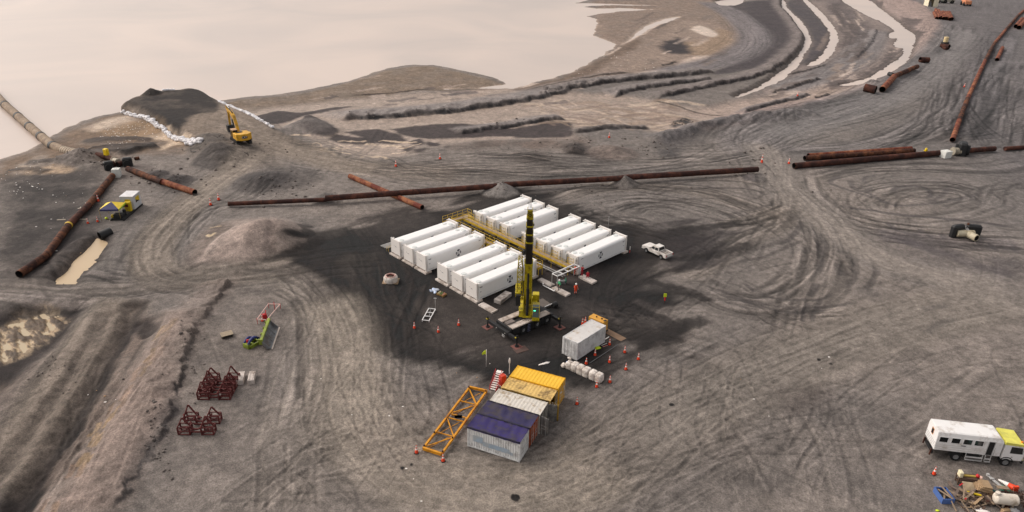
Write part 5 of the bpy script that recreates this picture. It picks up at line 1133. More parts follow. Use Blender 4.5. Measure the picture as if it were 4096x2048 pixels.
for i in range(9):
    x, y = -.45 + (i % 3) * .42, -.25 + (i // 3) * .25; MB().lathe([(0, .14), (.07, .14), (.07, .38), (.03, .46), (.03, .52), (0, .52)], 8, M=Matrix.Translation((x, y, 0))).build('bottle', mat(('bottle_cream', 'bottle_green', 'bottle_pink')[i % 3], ((214, 206, 170), (92, 136, 88), (206, 150, 132))[i % 3], .5), o)
pa, pb, pc, pd = kq(1105, 1170, .25), kq(1265, 1185, .25), kq(1415, 915, .25), kq(1260, 895, .25)
o = thing('ladder_frame', 'white ladder shaped steel frame with a thin mast on the dark pad', 'frame', (pa.x, pa.y, 0)); lo = Vector((pa.x, pa.y, 0)); f = MB()
f.bar(pa - lo, pd - lo, .09); f.bar(pb - lo, pc - lo, .09)
for t in (0, .34, .66, 1): f.bar(lp_(pa, pd, t) - lo, lp_(pb, pc, t) - lo, .08)
f.build('rail', WHITE, o)
for p in (pa, pb, pc, pd): MB().bar(p - lo - Vector((0, 0, .27)), p - lo, .07).build('leg', WHITE, o)
f = MB(); f.run([pc - lo, pc - lo + Vector((0, 0, 1.7))], .03, 6); f.cb(pc - lo + Vector((0, 0, 1.75)), (.4, .12, .1)); f.build('mast', LGREY, o); MB().run([lp_(pd, pc, .3) - lo, lp_(pa, pb, .75) - lo + (pd - pa) * .3], .05, 6).build('tube', GREYP, o)
# ------------------------------------------------------------------ red oxide cradles, blocks, pallet
kr = crop(680, 1200, 500 / 1150)
def cradle(label, pts, seed):
    """rows of braced trestles with peaks, tied by rails round a half round saddle"""
    a, b = pts; hd = head(a, b); c = (a + b) / 2; o = thing('pipe_cradle', label, 'steel cradle', on(Vector((c.x, c.y, 0))), hd, 'red oxide steel cradles')
    L_ = (b - a).length
    for j, yy in enumerate((-1.45, -.3, .75, 1.7) if seed else (-.95, .95)):
        for i, x0 in enumerate((-L_ / 2, L_ / 2 - 1.25)):
            f = MB(); h = 1.7 if (i + j + seed) % 2 else 1.45; x1 = x0 + 1.25
            for x in (x0, x1): f.bar((x, yy, 0), (x, yy, 1.0 if x == x0 else 1.1), .13); f.bar((x, yy + .8, 0), (x, yy + .8, .95), .13)
            for z in (.08, .5, .98): f.bar((x0, yy, z), (x1, yy, z), .1); f.bar((x0, yy, z), (x0, yy + .8, z), .09); f.bar((x1, yy, z), (x1, yy + .8, z), .09); f.bar((x0, yy + .8, z), (x1, yy + .8, z), .09)
            f.bar((x0, yy + .4, .98), (x0 + .5, yy + .4, h + .55), .13); f.bar((x1, yy + .4, .98), (x0 + .55, yy + .4, h + .55), .13); f.bar((x0, yy, .98), (x0 + .5, yy + .4, h + .5), .09)
            f.bar((x0, yy, .1), (x1, yy, .98), .06); f.build('trestle', MAROON, o)
    f = MB(); xm = L_ / 2 - 1.25
    for yy in ((-1.3, 0, 1.2) if seed else (-.7, .6)):
        arc = [(xm * math.cos(R(180 + 18 * k)), yy, 1.05 + .75 * xm * math.sin(R(180 + 18 * k)) * .9) for k in range(11)]; MB().run(arc, .11, 6).bar((-xm - .1, yy, .25), (xm + .1, yy, .25), .13).build('saddle', MAROON, o)
    r2 = random.Random(seed + 3)
    for k in range(7): x = r2.uniform(-L_ / 2, L_ / 2); y = r2.uniform(-1.2, 2.2 if seed else 1.5); MB().tube((x, y, .6 + r2.random() * .5), (x + r2.uniform(-.5, .5), y + r2.uniform(-.4, .4), .7 + r2.random() * .5), .1, 7).build('roller', MAROON, o)
    MB().cb((L_ * .2, -1.3 if seed else -.8, .75), (.2, .1, .3)).build('white_tag', REFL, o)
cradle('larger group of red oxide pipe cradles beside two concrete blocks', (kr(300, 850), kr(590, 850)), 1)
cradle('smaller group of red oxide pipe cradles nearest the lower edge', (kr(110, 1190), kr(430, 1190)), 0)
for (x0, y0, x1, y1, lb, st) in ((640, 770, 665, 668, 'plain concrete block beside the larger cradles', 0), (742, 768, 765, 665, 'studded concrete block right of the plain one', 1)):
    a_, b_ = kr(x0, y0, .3), kr(x1, y1, .3); c = (a_ + b_) / 2; o = thing('concrete_block', lb, 'concrete block', on(Vector((c.x, c.y, 0))), head(a_, b_), 'concrete blocks by the cradles')
    MB().box((-.98, -.38, 0), (.98, .38, .62), ch=.03).build('block', CONC, o)
    if st:
        f = MB()
        for i in range(5):
            for j in (-.18, .18): f.cb((-.75 + i * .37, j, .65), (.16, .16, .07), ch=.02)
        f.build('stud', CONC, o)
q = on(kr(525, 335)); o = thing('timber_stack', 'stacked timber boards on the soil left of the lime bucket', 'timber stack', q, head(kr(480, 335), kr(570, 325)) + .3); WOOD = mat('grey_timber', (150, 136, 116), .9, var=.2, scale=4)
for k in range(6): MB().box((-.75, -.6 + k * .2, .42), (.75, -.42 + k * .2, .47)).build('board', WOOD, o)
f = MB(); f.box((-.7, -.55, .0), (.7, .55, .1)); 
for x in (-.6, 0, .6): f.box((x - .08, -.55, .1), (x + .08, .55, .41))
f.build('bearer', mat('dark_timber', (70, 62, 56), .9), o)
# taped rectangle
LIME = mat('attachment_lime', (128, 142, 42), .55, var=.1, dirt=(96, 104, 44), dirt_amt=.25)
cs = [kr(800, 180, .75), kr(890, 185, .75), kr(1013, 42, .75), kr(905, 38, .75)]; lo = Vector((cs[0].x, cs[0].y, 0)); g0 = gz(cs[0].x, cs[0].y)
o = thing('tape_barrier', 'rectangle of pink and white barrier tape on thin red posts', 'barrier', (lo.x, lo.y, g0)); f = MB()
for i in range(4): f.bar(Vector((*cs[i].xy, .75)) - lo, Vector((*cs[(i + 1) % 4].xy, .75)) - lo, .05, .12)
f.build('tape', mat('pink_barrier_tape', (228, 192, 182), .6, var=.15, scale=6), o)
for c in cs: MB().run([Vector((*c.xy, 0)) - lo, Vector((*c.xy, .9)) - lo], .04, 6).build('post', RED, o)
q = on(kr(868, 185)); o = thing('red_pump', 'small red machine with a white panel inside the taped rectangle', 'machine', q + Vector((0, .3, 0)), .5); MB().box((-.3, -.25, .15), (.3, .25, .8), ch=.06).tube((.1, 0, .8), (.3, .1, 1.25), .06, 8).build('body', RED, o); MB().box((-.31, -.1, .3), (-.303, .15, .6)).build('panel', REFL, o); MB().box((-.4, -.3, 0), (.4, .3, .15)).build('foot', DARK, o)
q = on(kr(965, 95)); tag(MB().run([(0, 0, 0), (0, 0, 1.3)], .05, 6).build('red_rod', RED, loc=q), 'short red rod standing inside the far end of the taped rectangle', 'post')
# lime attachment with blue hoses, and bucket
q = on(kr(760, 415)); o = thing('excavator_attachment', 'lime sled frame carrying two blue curved arms on the light soil', 'attachment', q, head(kr(700, 420), kr(830, 345))); f = MB()
for y in (-.5, .5): f.bar((-.9, y, .25), (1.3, y, .25), .2, .4)
for x in (-.8, 0, .9): f.bar((x, -.6, .2), (x, .6, .2), .2, .3)
f.box((-1.1, -.5, .1), (-.7, .5, .75), ch=.04); f.build('sled_frame', LIME, o); BLU = mat('machine_blue', (44, 50, 104), .5, var=.1)
for y, sc in ((-.35, 1.0), (.35, .8)): MB().run([(-1.0 + .28 * k * sc, y, .55 + .75 * sc * math.sin(math.pi * k / 7)) for k in range(8)], .17, 8).build('curved_arm', BLU, o)
MB().box((-.75, -.1, .75), (-.5, .15, 1.15)).build('red_fitting', RED, o)
p0, p1 = kr(850, 470), kr(930, 245); hd = head(p0, p1); wl = (p1 - p0).length; c = (p0 + p1) / 2
o = thing('loader_bucket', 'large grey loader bucket with a lime back resting beside the blue arms', 'bucket', on(Vector((c.x, c.y, 0))) , hd); hw = wl / 2 - .35
prof = [(-.0, 1.35), (.1, .7), (.26, .28), (.55, .1), (1.12, .04)]
sh = MB(); n = len(prof); pts = [(x, -y_ if False else -y, z) for x in (-hw, hw) for y, z in prof]
for x in (-hw, hw): sh.prism([(-y, z) for y, z in prof] , x - .03, x + .03, 'x')
for (ya, za), (yb, zb) in zip(prof[:-1], prof[1:]): sh.bar((0, -ya, za), (0, -yb, zb), hw * 2, .06, up=(0, 1, 1))
sh.build('bucket_shell', mat('worn_bucket_steel', (112, 114, 116), .55, var=.15, dirt=(96, 86, 78), dirt_amt=.3), o)
for x in (-hw * .33, hw * .33): MB().bar((x, -.05, 1.3), (x, -.9, .1), .06, .12).build('inner_rib', GREYP, o)
f = MB(); f.bar((-hw - .05, .05, 1.38), (hw + .05, .05, 1.38), .34, .3)
for k in range(4): f.cb((-hw + .4 + k * (hw * 2 - .8) / 3, .25, .95), (.2, .5, .8))
f.build('lime_back', LIME, o); MB().bar((-hw, -1.16, .06), (hw, -1.16, .06), .18, .06).build('cutting_edge', mat('pale_edge_steel', (186, 172, 160), .6), o)
# ------------------------------------------------------------------ pipelines
def steel_pipe(label, a, b, r, m, group, z0=None, z1=None, welds=0, seed=0, closed=False, band=RUSTD):
    a, b = Vector(a), Vector(b)
    o = thing('steel_pipe', label, 'pipe', a, group=group)
    if closed: MB().tube((0, 0, 0), b - a, r, 24).build('pipe_shell', m, o)
    else: MB().pipe((0, 0, 0), b - a, r, .03, 24).build('pipe_shell', [m, BORE], o)
    d = (b - a)
    for k in range(welds):
        t = (k + 1) / (welds + 1); MB().tube(d * t - d.normalized() * .16, d * t + d.normalized() * .16, r * 1.045, 24).build('weld_band', band, o)
    return o
def up_(p, z): return Vector((p.x, p.y, z))
GP = 'rusty pipes of the long pipeline'
steel_pipe('thin left end length of the long rusty pipeline by two cones', D(574, 513, .6), D(822, 502, 1.0), .42, RUSTD, GP, welds=2, closed=True)
MB_ = steel_pipe('long rusty pipe passing over the crossing pipe near the tanks', D(818, 499, 1.25), D(1250, 468, 1.3), .56, RUSTD, GP, welds=1)
steel_pipe('rusty pipe between the two grey soil heaps behind the tanks', D(1262, 465, 1.35), D(1572, 448, 1.25), .58, RUSTD, GP, welds=0)
steel_pipe('rusty pipe right of the small soil heap ending at a track crossing', D(1565, 447, 1.25), D(1906, 426, 1.0), .6, RUSTD, GP, welds=0)
steel_pipe('loose orange rusty pipe lying across under the long pipeline', up_(D(880, 443, .5), .5), up_(D(1062, 522, .5), .5), .52, RUSTO, 'loose rusty pipes', welds=0)
steel_pipe('long dark rusty pipe right of the track crossing', D(1997, 417, .65), D(2372, 384, .7), .66, RUSTD, GP, welds=1)
steel_pipe('dark rusty pipe right of the black valve at the right edge', D(2418, 380, .7), D(2502, 374, .7), .62, RUSTD, GP)
steel_pipe('partly buried dark pipe at the far right edge', D(2528, 374, .5), D(2640, 366, .4), .5, RUSTD, GP, closed=True)
for i, (a_, b_, lb, m) in enumerate(((D(2024, 398, .6), D(2300, 379, .6), 'front one of two loose rusty pipes behind the right pipeline', RUST), (D(2033, 392, .6), D(2292, 374, .6), 'back one of two loose rusty pipes behind the right pipeline', RUSTO))):
    steel_pipe(lb, a_, b_, .58, m, 'loose rusty pipes')
GL = 'rusty pipes meeting at the left valve'
lp1 = [D(283, 442, .6), D(222, 517, .6), D(172, 567, .6), D(116, 643, .6), D(48, 690, .6)]
lpn = ['upper rusty length of the left pipe just below the valve', 'rusty length of the left pipe crossing a plank', 'middle lower rusty length of the left pipe', 'lowest rusty length of the left pipe with an open end']
for i in range(4): steel_pipe(lpn[i], lp1[i].lerp(lp1[i + 1], .004), lp1[i + 1], .6, RUST if i != 1 else RUSTD, GL, welds=1 if i in (0, 2) else 0)
steel_pipe('rusty pipe running right from the left valve', D(322, 425, .7), D(408, 458, .7), .62, RUST, GL)
steel_pipe('paler orange pipe half sunk in soil right of the left valve', D(406, 456, .65), D(490, 484, .4), .6, RUSTO, GL)
q = lp1[2]; dd = (lp1[3] - lp1[2]).normalized(); tag(MB().tube(Vector((0, 0, 0)) - dd * .25, dd * .25, .64, 24).build('strap_band', mat('yellow_strap', (206, 170, 50), .6), loc=q + Vector((0, 0, 0))), 'yellow strap wrapped round the left rusty pipe', 'strap')
for (x0, y0, x1, y1, lb) in ((575, 455, 660, 450, 'left part of the pale plank passing beside the left pipe'), (745, 448, 880, 450, 'right part of the pale plank beside the left pipe')):
    a_, b_ = on(kD(x0, y0)), on(kD(x1, y1)); tag(MB().bar(Vector((0, 0, .06)), b_ - a_ + Vector((0, 0, .06)), .45, .08).build('plank', mat('pale_plank', (150, 140, 126), .9, var=.15), loc=a_), lb, 'plank')
a_ = on(kD(850, 330)); f = MB(); f.bar((-.8, -.7, .1), (.7, .9, .1), .3, .08); f.bar((-.3, -.9, .1), (1.2, .6, .1), .12, .1); f.bar((-.6, -.2, .2), (.2, -.9, .25), .12, .1); f.bar((0, .9, .3), (1.3, .8, .3), .1); tag(f.build('broken_planks', mat('bleached_wood', (176, 166, 152), .9), loc=a_), 'bleached broken planks leaning against the left pipe', 'planks')
a_ = on(kD(975, 250)); f = MB(); f.bar((-.9, 0, .1), (.3, .3, .8), .08); f.bar((-.9, 0, .1), (.3, -.4, .1), .08); f.bar((.3, .3, .8), (.3, -.4, .1), .08); tag(f.build('small_frame', REFL, loc=a_), 'small white triangular frame between the left pipe and the hut', 'frame')
# floating pipe in the lake
FL = mat('muddy_float', (150, 132, 112), .85, var=.15, dirt=(118, 100, 84), dirt_amt=.4)
fp = [D(x, y, -.2) for x, y in ((-22, 225), (13, 264), (46, 293), (74, 318), (103, 343), (133, 367), (160, 379))]
for i in range(6):
    a_, b_ = fp[i], fp[i + 1]; d_ = (b_ - a_); o = thing('floating_pipe', f'muddy floating pipe section with dark collar, {ORD[i]} from the left edge', 'floating pipe', a_, group='floating pipe sections')
    MB().tube(d_ * .05, d_ * .95, 1.05, 20).tube(d_ * .0, d_ * .05, .8, 16, 1.05).tube(d_ * .95, d_, 1.05, 16, .8).build('float', FL, o); MB().tube(-d_.normalized() * .4, d_.normalized() * .7, 1.12, 20).build('collar', DARK, o)
a_, b_ = D(158, 378, -.1), D(192, 386, .3); o = thing('ribbed_hose', 'ribbed muddy hose end where the floating pipe comes ashore', 'hose', a_); d_ = b_ - a_
MB().tube((0, 0, 0), d_, .95, 18).build('hose', FL, o); f = MB()
for k in range(6): f.tube(d_ * (.08 + k * .16), d_ * (.14 + k * .16), 1.02, 18)
f.build('rib', mat('pale_rib', (182, 168, 150), .85), o); MB().tube(d_ * 1.0, d_ * 1.08, .98, 18).build('end_flange', RUSTD, o)
# valves
kv = crop(380, 600, 220 / 914)
def black_valve(label, q, rz, s=1.0):
    o = thing('gate_valve', label, 'valve', q, rz)
    MB().box((-.9 * s, -.55 * s, .1), (.9 * s, .55 * s, 1.9 * s), ch=.25 * s).box((-.6 * s, -.7 * s, 0), (.6 * s, .7 * s, .1)).build('valve_body', DARK, o)
    [MB().tube((0, e * .9 * s, .8 * s), (0, e * .5 * s, .8 * s), .72 * s, 18).build('flange', BLACKP, o) for e in (-1, 1)]; return o
black_valve('black gate valve at the head of the long left pipe', on(kv(245, 340)), .6); black_valve('black gate valve at the head of the right running pipe', on(kv(560, 300)), .4, 1.05)
q = on(kv(215, 170)); o = thing('actuator_valve', 'rusty pipe stub with a yellow actuator above the left valve', 'valve', q, R(-20))
MB().pipe((-3.2, .3, .7), (-.3, 0, .7), .62, .03, 20).tube((-.3, 0, .7), (2.6, -.8, .7), .5, 16).build('pipe_stub', [RUSTD, BORE], o); MB().box((-.55, -.4, 1.2), (.55, .4, 2.6), ch=.15).box((-.7, -.2, 1.5), (.7, .2, 2.3), ch=.05).build('actuator', mat('actuator_yellow', (224, 190, 20), .5), o)
q = on(kv(375, 270)); o = thing('pipe_spool', 'pale white pipe elbow joining the two black valves', 'pipe', q, -.3); MB().tube((-1.0, .4, .9), (.6, -.2, .9), .72, 18).tube((-1.1, .45, .9), (-.95, .4, .9), .85, 18).build('spool', mat('chalky_white_pipe', (178, 168, 150), .7, dirt=(140, 128, 112), dirt_amt=.4), o); MB().pipe((-.2, -1.1, .7), (-.1, -.3, .7), .6, .05, 16).build('branch', [RUSTD, BORE], o); MB().pipe((1.1, -.9, .7), (1.3, .1, .7), .58, .05, 16).build('branch', [RUSTD, BORE], o)
def block(label, q, rz, d, m=CONC):
    o = MB().box((-d[0] / 2, -d[1] / 2, 0), (d[0] / 2, d[1] / 2, d[2]), ch=.06).box((-d[0] * .2, -d[1] * .2, d[2]), (d[0] * .2, d[1] * .2, d[2] + .05), ch=.02).build('concrete_cube', m, loc=q, rz=rz); return tag(o, label, 'concrete block')
block('white concrete cube in front of the left valves', on(kv(375, 450)), .2, (1.5, 1.3, 1.75), mat('whitewashed_concrete', (206, 206, 200), .85, var=.08))
q = on(kv(700, 165)); tag(MB().pipe((-.4, -.3, .3), (.4, .3, .35), .35, .04, 14).build('pipe_offcut', [RUST, BORE], loc=q), 'short rusty pipe offcut right of the left valves', 'pipe')
for x, y, lb in ((0, 0, 'bent dark bracket lying upslope of the left valves'),):
    q = on(crop(0, 300, 1024 / 2576)(1975, 815)); tag(MB().run([(-.9, 0, 0), (-.9, 0, .9), (.9, 0, .9), (.9, 0, 0)], .06, 6).bar((-1, 0, .04), (1, 0, .04), .3, .1).build('steel_hoop', DARK, loc=q, rz=.2), 'thin dark steel hoop standing near the excavator heaps', 'frame')
kw = crop(3600, 540, 360 / 2576)
black_valve('black gate valve on the right pipeline', on(kw(1680, 560)) + Vector((.5, 0, 0)), 1.1, 1.65)
q = on(kw(1640, 560)); tag(MB().tube((-1.6, 0, 1.05), (1.3, 0, 1.05), .85, 18).tube((-.2, 0, 1.05), (.2, 0, 1.05), 1.0, 18).tube((-1.7, 0, 1.05), (-1.5, 0, 1.05), .98, 18).build('pipe_spool', mat('chalky_spool', (160, 152, 136), .7, dirt=(130, 122, 108), dirt_amt=.4), loc=q + Vector((0, -.3, 0)), rz=.15), 'chalky pipe spool leaning on the black valve of the right pipeline', 'pipe')
block('white concrete cube beside the chalky spool on the right', on(kw(1290, 630)), .35, (2.0, 1.7, 1.6), mat('whitewashed_concrete', (206, 206, 200), .85))
q = on(kw(715, 540)); o = thing('hydrant', 'small yellow hydrant post on the right pipeline', 'hydrant', q, 0); YY = mat('actuator_yellow', (224, 190, 20), .5); MB().lathe([(.3, 0), (.3, .5), (.36, .5), (.36, .6), (.28, .6), (.3, 1.2), (.2, 1.5), (0, 1.5)], 12).build('hydrant_body', YY, o); MB().tube((-.45, 0, .9), (.45, 0, .9), .12, 8).build('outlet', YY, o)
ky = crop(3760, 880, 220 / 2361)
q = on(ky(1150, 830)); o = thing('wye_valve', 'cream wye pipe with black twin valves lying in the right yard', 'valve', q, .1); CRM = mat('cream_epoxy_pipe', (186, 176, 152), .55, var=.08, dirt=(150, 136, 110), dirt_amt=.3)
MB().pipe((.55, -1.5, .75), (.1, .2, .8), .62, .12, 20).tube((-1.9, .5, .85), (1.2, .4, .85), .62, 18).build('wye_body', [CRM, BORE], o)
for x, y, rz_ in ((-1.55, 1.0, .25), (1.35, .85, -.3)):
    vb = MB(); vb.box((-1.3, -.55, .1), (1.3, .55, 2.3), ch=.3, M=Matrix.Translation((x, y, 0)) @ Matrix.Rotation(rz_, 4, 'Z')); vb.build('valve_body', DARK, o)
MB().bar((-.15, .3, 1.4), (-.15, 1.3, 1.9), .12).bar((.15, .3, 1.4), (.15, 1.3, 1.9), .12).build('stem', LGREY, o); MB().tube((.3, 1.1, 2.2), (.3, 1.1, 2.5), .2, 10).build('red_cap', RUST, o)
# far right pipe and stacks
GR = 'rusty pipes of the far right line'
fr = [(2396, 352), (2413, 303), (2434, 248), (2456, 200), (2478, 153), (2502, 108), (2530, 75), (2562, 38), (2600, 5)]
for i in range(8):
    a_, b_ = D(*fr[i], .7), D(*fr[i + 1], .7)
    steel_pipe(f'orange rusty length of the far right pipe, {(ORD + ["eighth"])[i]} from the valve', a_.lerp(b_, .006), b_, .62, (RUSTO, RUST, RUSTO, RUSTO, RUST, RUSTO, RUST, RUSTO)[i], GR, welds=1, band=RUST)
steel_pipe('short loose pipe with dark end beside the far right pipe', D(2508, 150, .6), D(2522, 120, .6), .7, RUSTO, 'loose rusty pipes')
for i, (x0, y0, x1, y1) in enumerate(((2556, 66, 2572, 48), (2563, 69, 2582, 48))): steel_pipe(('left', 'right')[i] + ' one of two pinkish rusty pipes at the upper right edge', D(x0, y0, 1), D(x1, y1, 1), 1.0, RUSTO, 'loose rusty pipes')
for i, (x0, y0, x1, y1) in enumerate(((2356, 46, 2350, 31), (2363, 46, 2354, 24), (2368, 44, 2361, 26), (2374, 46, 2367, 31), (2380, 46, 2372, 30), (2385, 46, 2378, 31), (2390, 48, 2383, 31), (2395, 47, 2388, 31))):
    steel_pipe(f'short orange rusty pipe in the upper right stack, {(ORD + ["eighth"])[i]} from the left', D(x0, y0, 1.0), D(x1, y1, 1.0), .8, RUSTO, 'stacked short pipes far off')
ko = crop(3600, 0, 496 / 2282)
q = on(ko(590, 125)); o = thing('site_shelter', 'small cream site shelter with a dark open front far off at upper right', 'shelter', q + Vector((0, 2, 0)), .1); CR = mat('cream_shelter', (222, 212, 186), .7)
f = MB(); f.box((-3, 2.2, 0), (3, 2.35, 4.4)); f.box((-3.1, -2.2, 0), (-2.9, 2.2, 4.4)); f.box((2.9, -2.2, 0), (3.1, 2.2, 4.4)); f.box((0, -2.3, 0), (2.9, -2.2, 4.4)); f.build('wall', CR, o); MB().box((-3.3, -2.5, 4.4), (3.3, 2.5, 4.6)).build('roof', CR, o); MB().prism([(-2.4, 0), (-.3, 0), (-1.5, 3.6)], -1.5, -1.4, 'y').build('tent_flap', GREYP, o)
def plant(label, q, m, s, seed):
    o = thing('site_machine', label, 'machine', q, seed * .7, 'distant site machines'); MB().box((-3 * s, -1.4 * s, .9 * s), (2.2 * s, 1.4 * s, 2.3 * s), ch=.2).box((.4 * s, -.9 * s, 2.3 * s), (1.9 * s, .9 * s, 3.6 * s), ch=.15).build('body', m, o)
    MB().box((1.91 * s, -.7 * s, 2.5 * s), (1.95 * s, .7 * s, 3.4 * s)).build('window', GLASS, o)
    for x in (-1.9, 1.3):
        for y in (-1.35, 1.35): MB().lathe([(.3, -.25), (.8, -.25), (.9, 0), (.8, .25), (.3, .25)], 14, M=Matrix.Translation((x * s, y * s, .85 * s)) @ Matrix.Rotation(R(90), 4, 'X') @ Matrix.Scale(s, 4)).build('wheel', BLACKP, o)
plant('grey green machine parked right of the cream shelter', on(ko(750, 55)), mat('grey_green_machine', (150, 150, 138), .6), 1.3, 0)
plant('dusty grey machine beside the orange one far off', on(ko(870, 60)), mat('dusty_grey_machine', (136, 132, 120), .6), 1.2, 4); plant('orange site machine far off at upper right', on(ko(1200, 100)), mat('faded_orange_machine', (196, 128, 92), .6), 1.3, 2)
q = on(ko(815, 850)); o = thing('fuel_tank', 'cream tank on a dark base at the edge of the pink bank', 'tank', q, .2); MB().tube((0, 0, 1.2), (0, 0, 3.2), .9, 14).build('tank', mat('cream_tank', (206, 184, 140), .7), o); MB().box((-1.2, -1, 0), (1.2, 1, 1.2), ch=.1).build('base', DARK, o)
# pipe half buried along the pink bank
kb = crop(3072, 0, 1024 / 2576); GB_ = 'rusty pipes on the pink bank'
steel_pipe('rusty pipe with a wide open end on the pink bank', kb(1150, 900, 1.0), kb(1270, 770, 1.2), .95, RUSTO, GB_); steel_pipe('rusty pipe lying along the pink bank, middle length', kb(1275, 765, 1.2), kb(1500, 670, 1.3), .8, RUST, GB_)
q = kb(1085, 905, 1.2); tag(MB().pipe(Vector((0, 0, 0)), Vector((-2.6, 2.2, .2)), 1.25, .06, 18).build('pipe_offcut', [RUSTD, BORE], loc=q), 'wide short dark pipe offcut beside the open pipe end on the bank', 'pipe')
for x, y, lb in ((1560, 630, 'dark rusty scrap lump upper of two on the pink bank'), (1770, 500, 'dark scrap lump highest on the edge of the pink bank')):
    q = on(kb(x, y)); f = MB(); f.pipe((-1.8, 0, 1), (1.6, .6, 1.1), 1.0, .05, 14).box((-.5, -1.2, 0), (1.5, 1, .9), ch=.2); tag(f.build('scrap_fitting', [RUSTD, BORE], loc=q, rz=x * .01), lb, 'scrap')
q = kb(1250, 760, .8); tag(MB().pipe(Vector((0, -.5, .3)), Vector((-.6, 1.4, .3)), .7, .05, 14).build('culvert_mouth', [DARK, BORE], loc=q), 'black culvert mouth in the pink bank', 'culvert')
q = on(crop(0, 700, 1024 / 2576)(1052, 600)); tag(MB().pipe(Vector((-.5, -.7, .3)), Vector((.7, .9, .5)), .75, .05, 16).build('culvert_mouth', [DARK, BORE], loc=q), 'black culvert mouth at the head of the pale channel', 'culvert')
# ------------------------------------------------------------------ hut on skid with canopy
a_, b_ = kv(430, 1200), kv(745, 930); o = thing('skid_hut', 'grey site hut on a black skid with yellow panels', 'hut', on((a_ + b_) / 2) + Vector((-.9, .6, 0)), head(a_, b_)); L_ = (b_ - a_).length
f = MB(); 
for y in (-1.1, 1.1): f.bar((-L_ / 2, y, .15), (L_ / 2, y, .15), .25, .3)
for k in range(6): f.bar((-L_ / 2 + .2 + k * (L_ - .4) / 5, -1.1, .2), (-L_ / 2 + .2 + k * (L_ - .4) / 5, 1.1, .2), .2, .2)
f.box((-L_ / 2 + .1, -1.0, .3), (L_ / 2 - .1, 1.0, .36)); f.build('skid', DARK, o)
hx0, hx1 = L_ / 2 - 3.1, L_ / 2 - .2; HUT = mat('hut_panel', (186, 188, 190), .55, var=.04); MB().box((hx0, -1.15, .36), (hx1, 1.15, 2.75)).build('wall', HUT, o); MB().box((hx0 - .08, -1.22, 2.75), (hx1 + .08, 1.22, 2.87), ch=.03).build('roof', mat('hut_roof', (206, 204, 204), .5), o)
HY = mat('hut_yellow', (208, 178, 30), .55, var=.1)
wn_ = MB().box((hx0 - .02, -.65, 1.3), (hx0 - .004, .35, 2.3)).build('window', HY, o); MB().add([(hx0 - .025, .35, 1.3), (hx0 - .025, -.65, 1.3), (hx0 - .025, .35, 2.1)], [(0, 1, 2)]).build('pane', GLASS, wn_)
wn_ = MB().box((hx0 + .9, -1.17, 1.35), (hx1 - .6, -1.154, 2.35)).build('window', HY, o); MB().add([(hx0 + .9, -1.175, 1.35), (hx1 - .6, -1.175, 1.35), (hx0 + .9, -1.175, 1.95)], [(0, 1, 2)]).build('pane', GLASS, wn_)
MB().box((hx0 - .9, -.9, .36), (hx0 - .25, .2, 2.1), ch=.08).build('yellow_cabinet', HY, o); MB().bar((hx0 - 1.1, -.6, 1.5), (hx0 - .6, 1.9, 1.5), .12, .5).build('brown_board', MAROON, o)
f = MB(); f.box((-L_ / 2 + .4, -.8, .36), (-L_ / 2 + 1.5, .8, 1.0), ch=.05); f.tube((-L_ / 2 + 2, -.5, .36), (-L_ / 2 + 2, -.5, 1.3), .3, 12); f.build('pump_gear', DARK, o)
q = on(kv(330, 1110)); o = thing('canopy', 'blue, yellow and lime canopy on poles in front of the grey hut', 'canopy', q, head(kv(145, 1075, 2.1), kv(385, 1070, 2.1)))
hw_ = 1.65; cc = [(-hw_, -hw_), (hw_, -hw_), (hw_, hw_), (-hw_, hw_)]; ap = (0, 0, 2.95); f = MB(); CB = mat('canopy_blue', (54, 54, 92), .7); CYL = mat('canopy_yellow', (226, 196, 62), .7); CLM = mat('canopy_lime', (160, 200, 50), .7)
for k in range(4):
    p, q_ = cc[k], cc[(k + 1) % 4]; f.add([(*p, 2.1), (*q_, 2.1), ap], [(0, 1, 2)], (0, 1, 0, 1)[k]); f.add([(*p, 2.1), (p[0], p[1], 1.8), (q_[0], q_[1], 1.8), (*q_, 2.1)], [(0, 1, 2, 3)], (0, 2, 2, 0)[k])
f.build('canopy_cloth', [CB, CYL, CLM], o)
for p in cc: MB().run([(*p, 0), (*p, 2.1)], .04, 6).build('pole', mat('bamboo_pole', (150, 130, 80), .8), o)
q = on(kv(330, 1130)); m = MB(); m.box((-.5, -.35, 0), (.5, .35, .7), ch=.05); tag(m.build('yellow_drum_box', HY, loc=q, rz=.4), 'yellow box under the blue and yellow canopy', 'box')
q = on(kv(192, 1145)); m = MB(); m.blob((0, 0, .2), (.25, .25, .22), 10, 6, .08); tag(m.build('lime_float', HIVIS, loc=q), 'lime ball float left of the canopy', 'float')
# ------------------------------------------------------------------ excavator
kx = crop(880, 440, 180 / 1288)
EXY = mat('excavator_yellow', (212, 160, 44), .5, var=.08, dirt=(150, 116, 54), dirt_amt=.25)
q = P(880 + 620 * .1398, 440 + 1000 * .1398, .6); q.z = gz(q.x, q.y) - .05
o = thing('excavator', 'yellow tracked excavator working at the root of the jetty', 'excavator', q, R(127)); o.scale = (1.02, 1.02, 1.02)
for y in (-1.35, 1.35):
    f = MB(); f.prism([(-2.6, .45), (-2.2, .05), (2.2, .05), (2.6, .45), (2.5, .8), (2.1, 1.0), (-2.1, 1.0), (-2.5, .8)], y - .32, y + .32, 'y'); tk = f.build('track', DARK, o)
    g = MB()
    for k in range(12): g.cb((-2.2 + k * .4, y, 1.01), (.22, .68, .05))
    g.build('track_shoe', mat('muddy_track', (74, 66, 60), .9), tk)
f = MB(); f.box((-1.2, -1.05, .55), (1.2, 1.05, .95)).tube((0, 0, .95), (0, 0, 1.2), .8, 18).build('undercarriage', DARK, o)
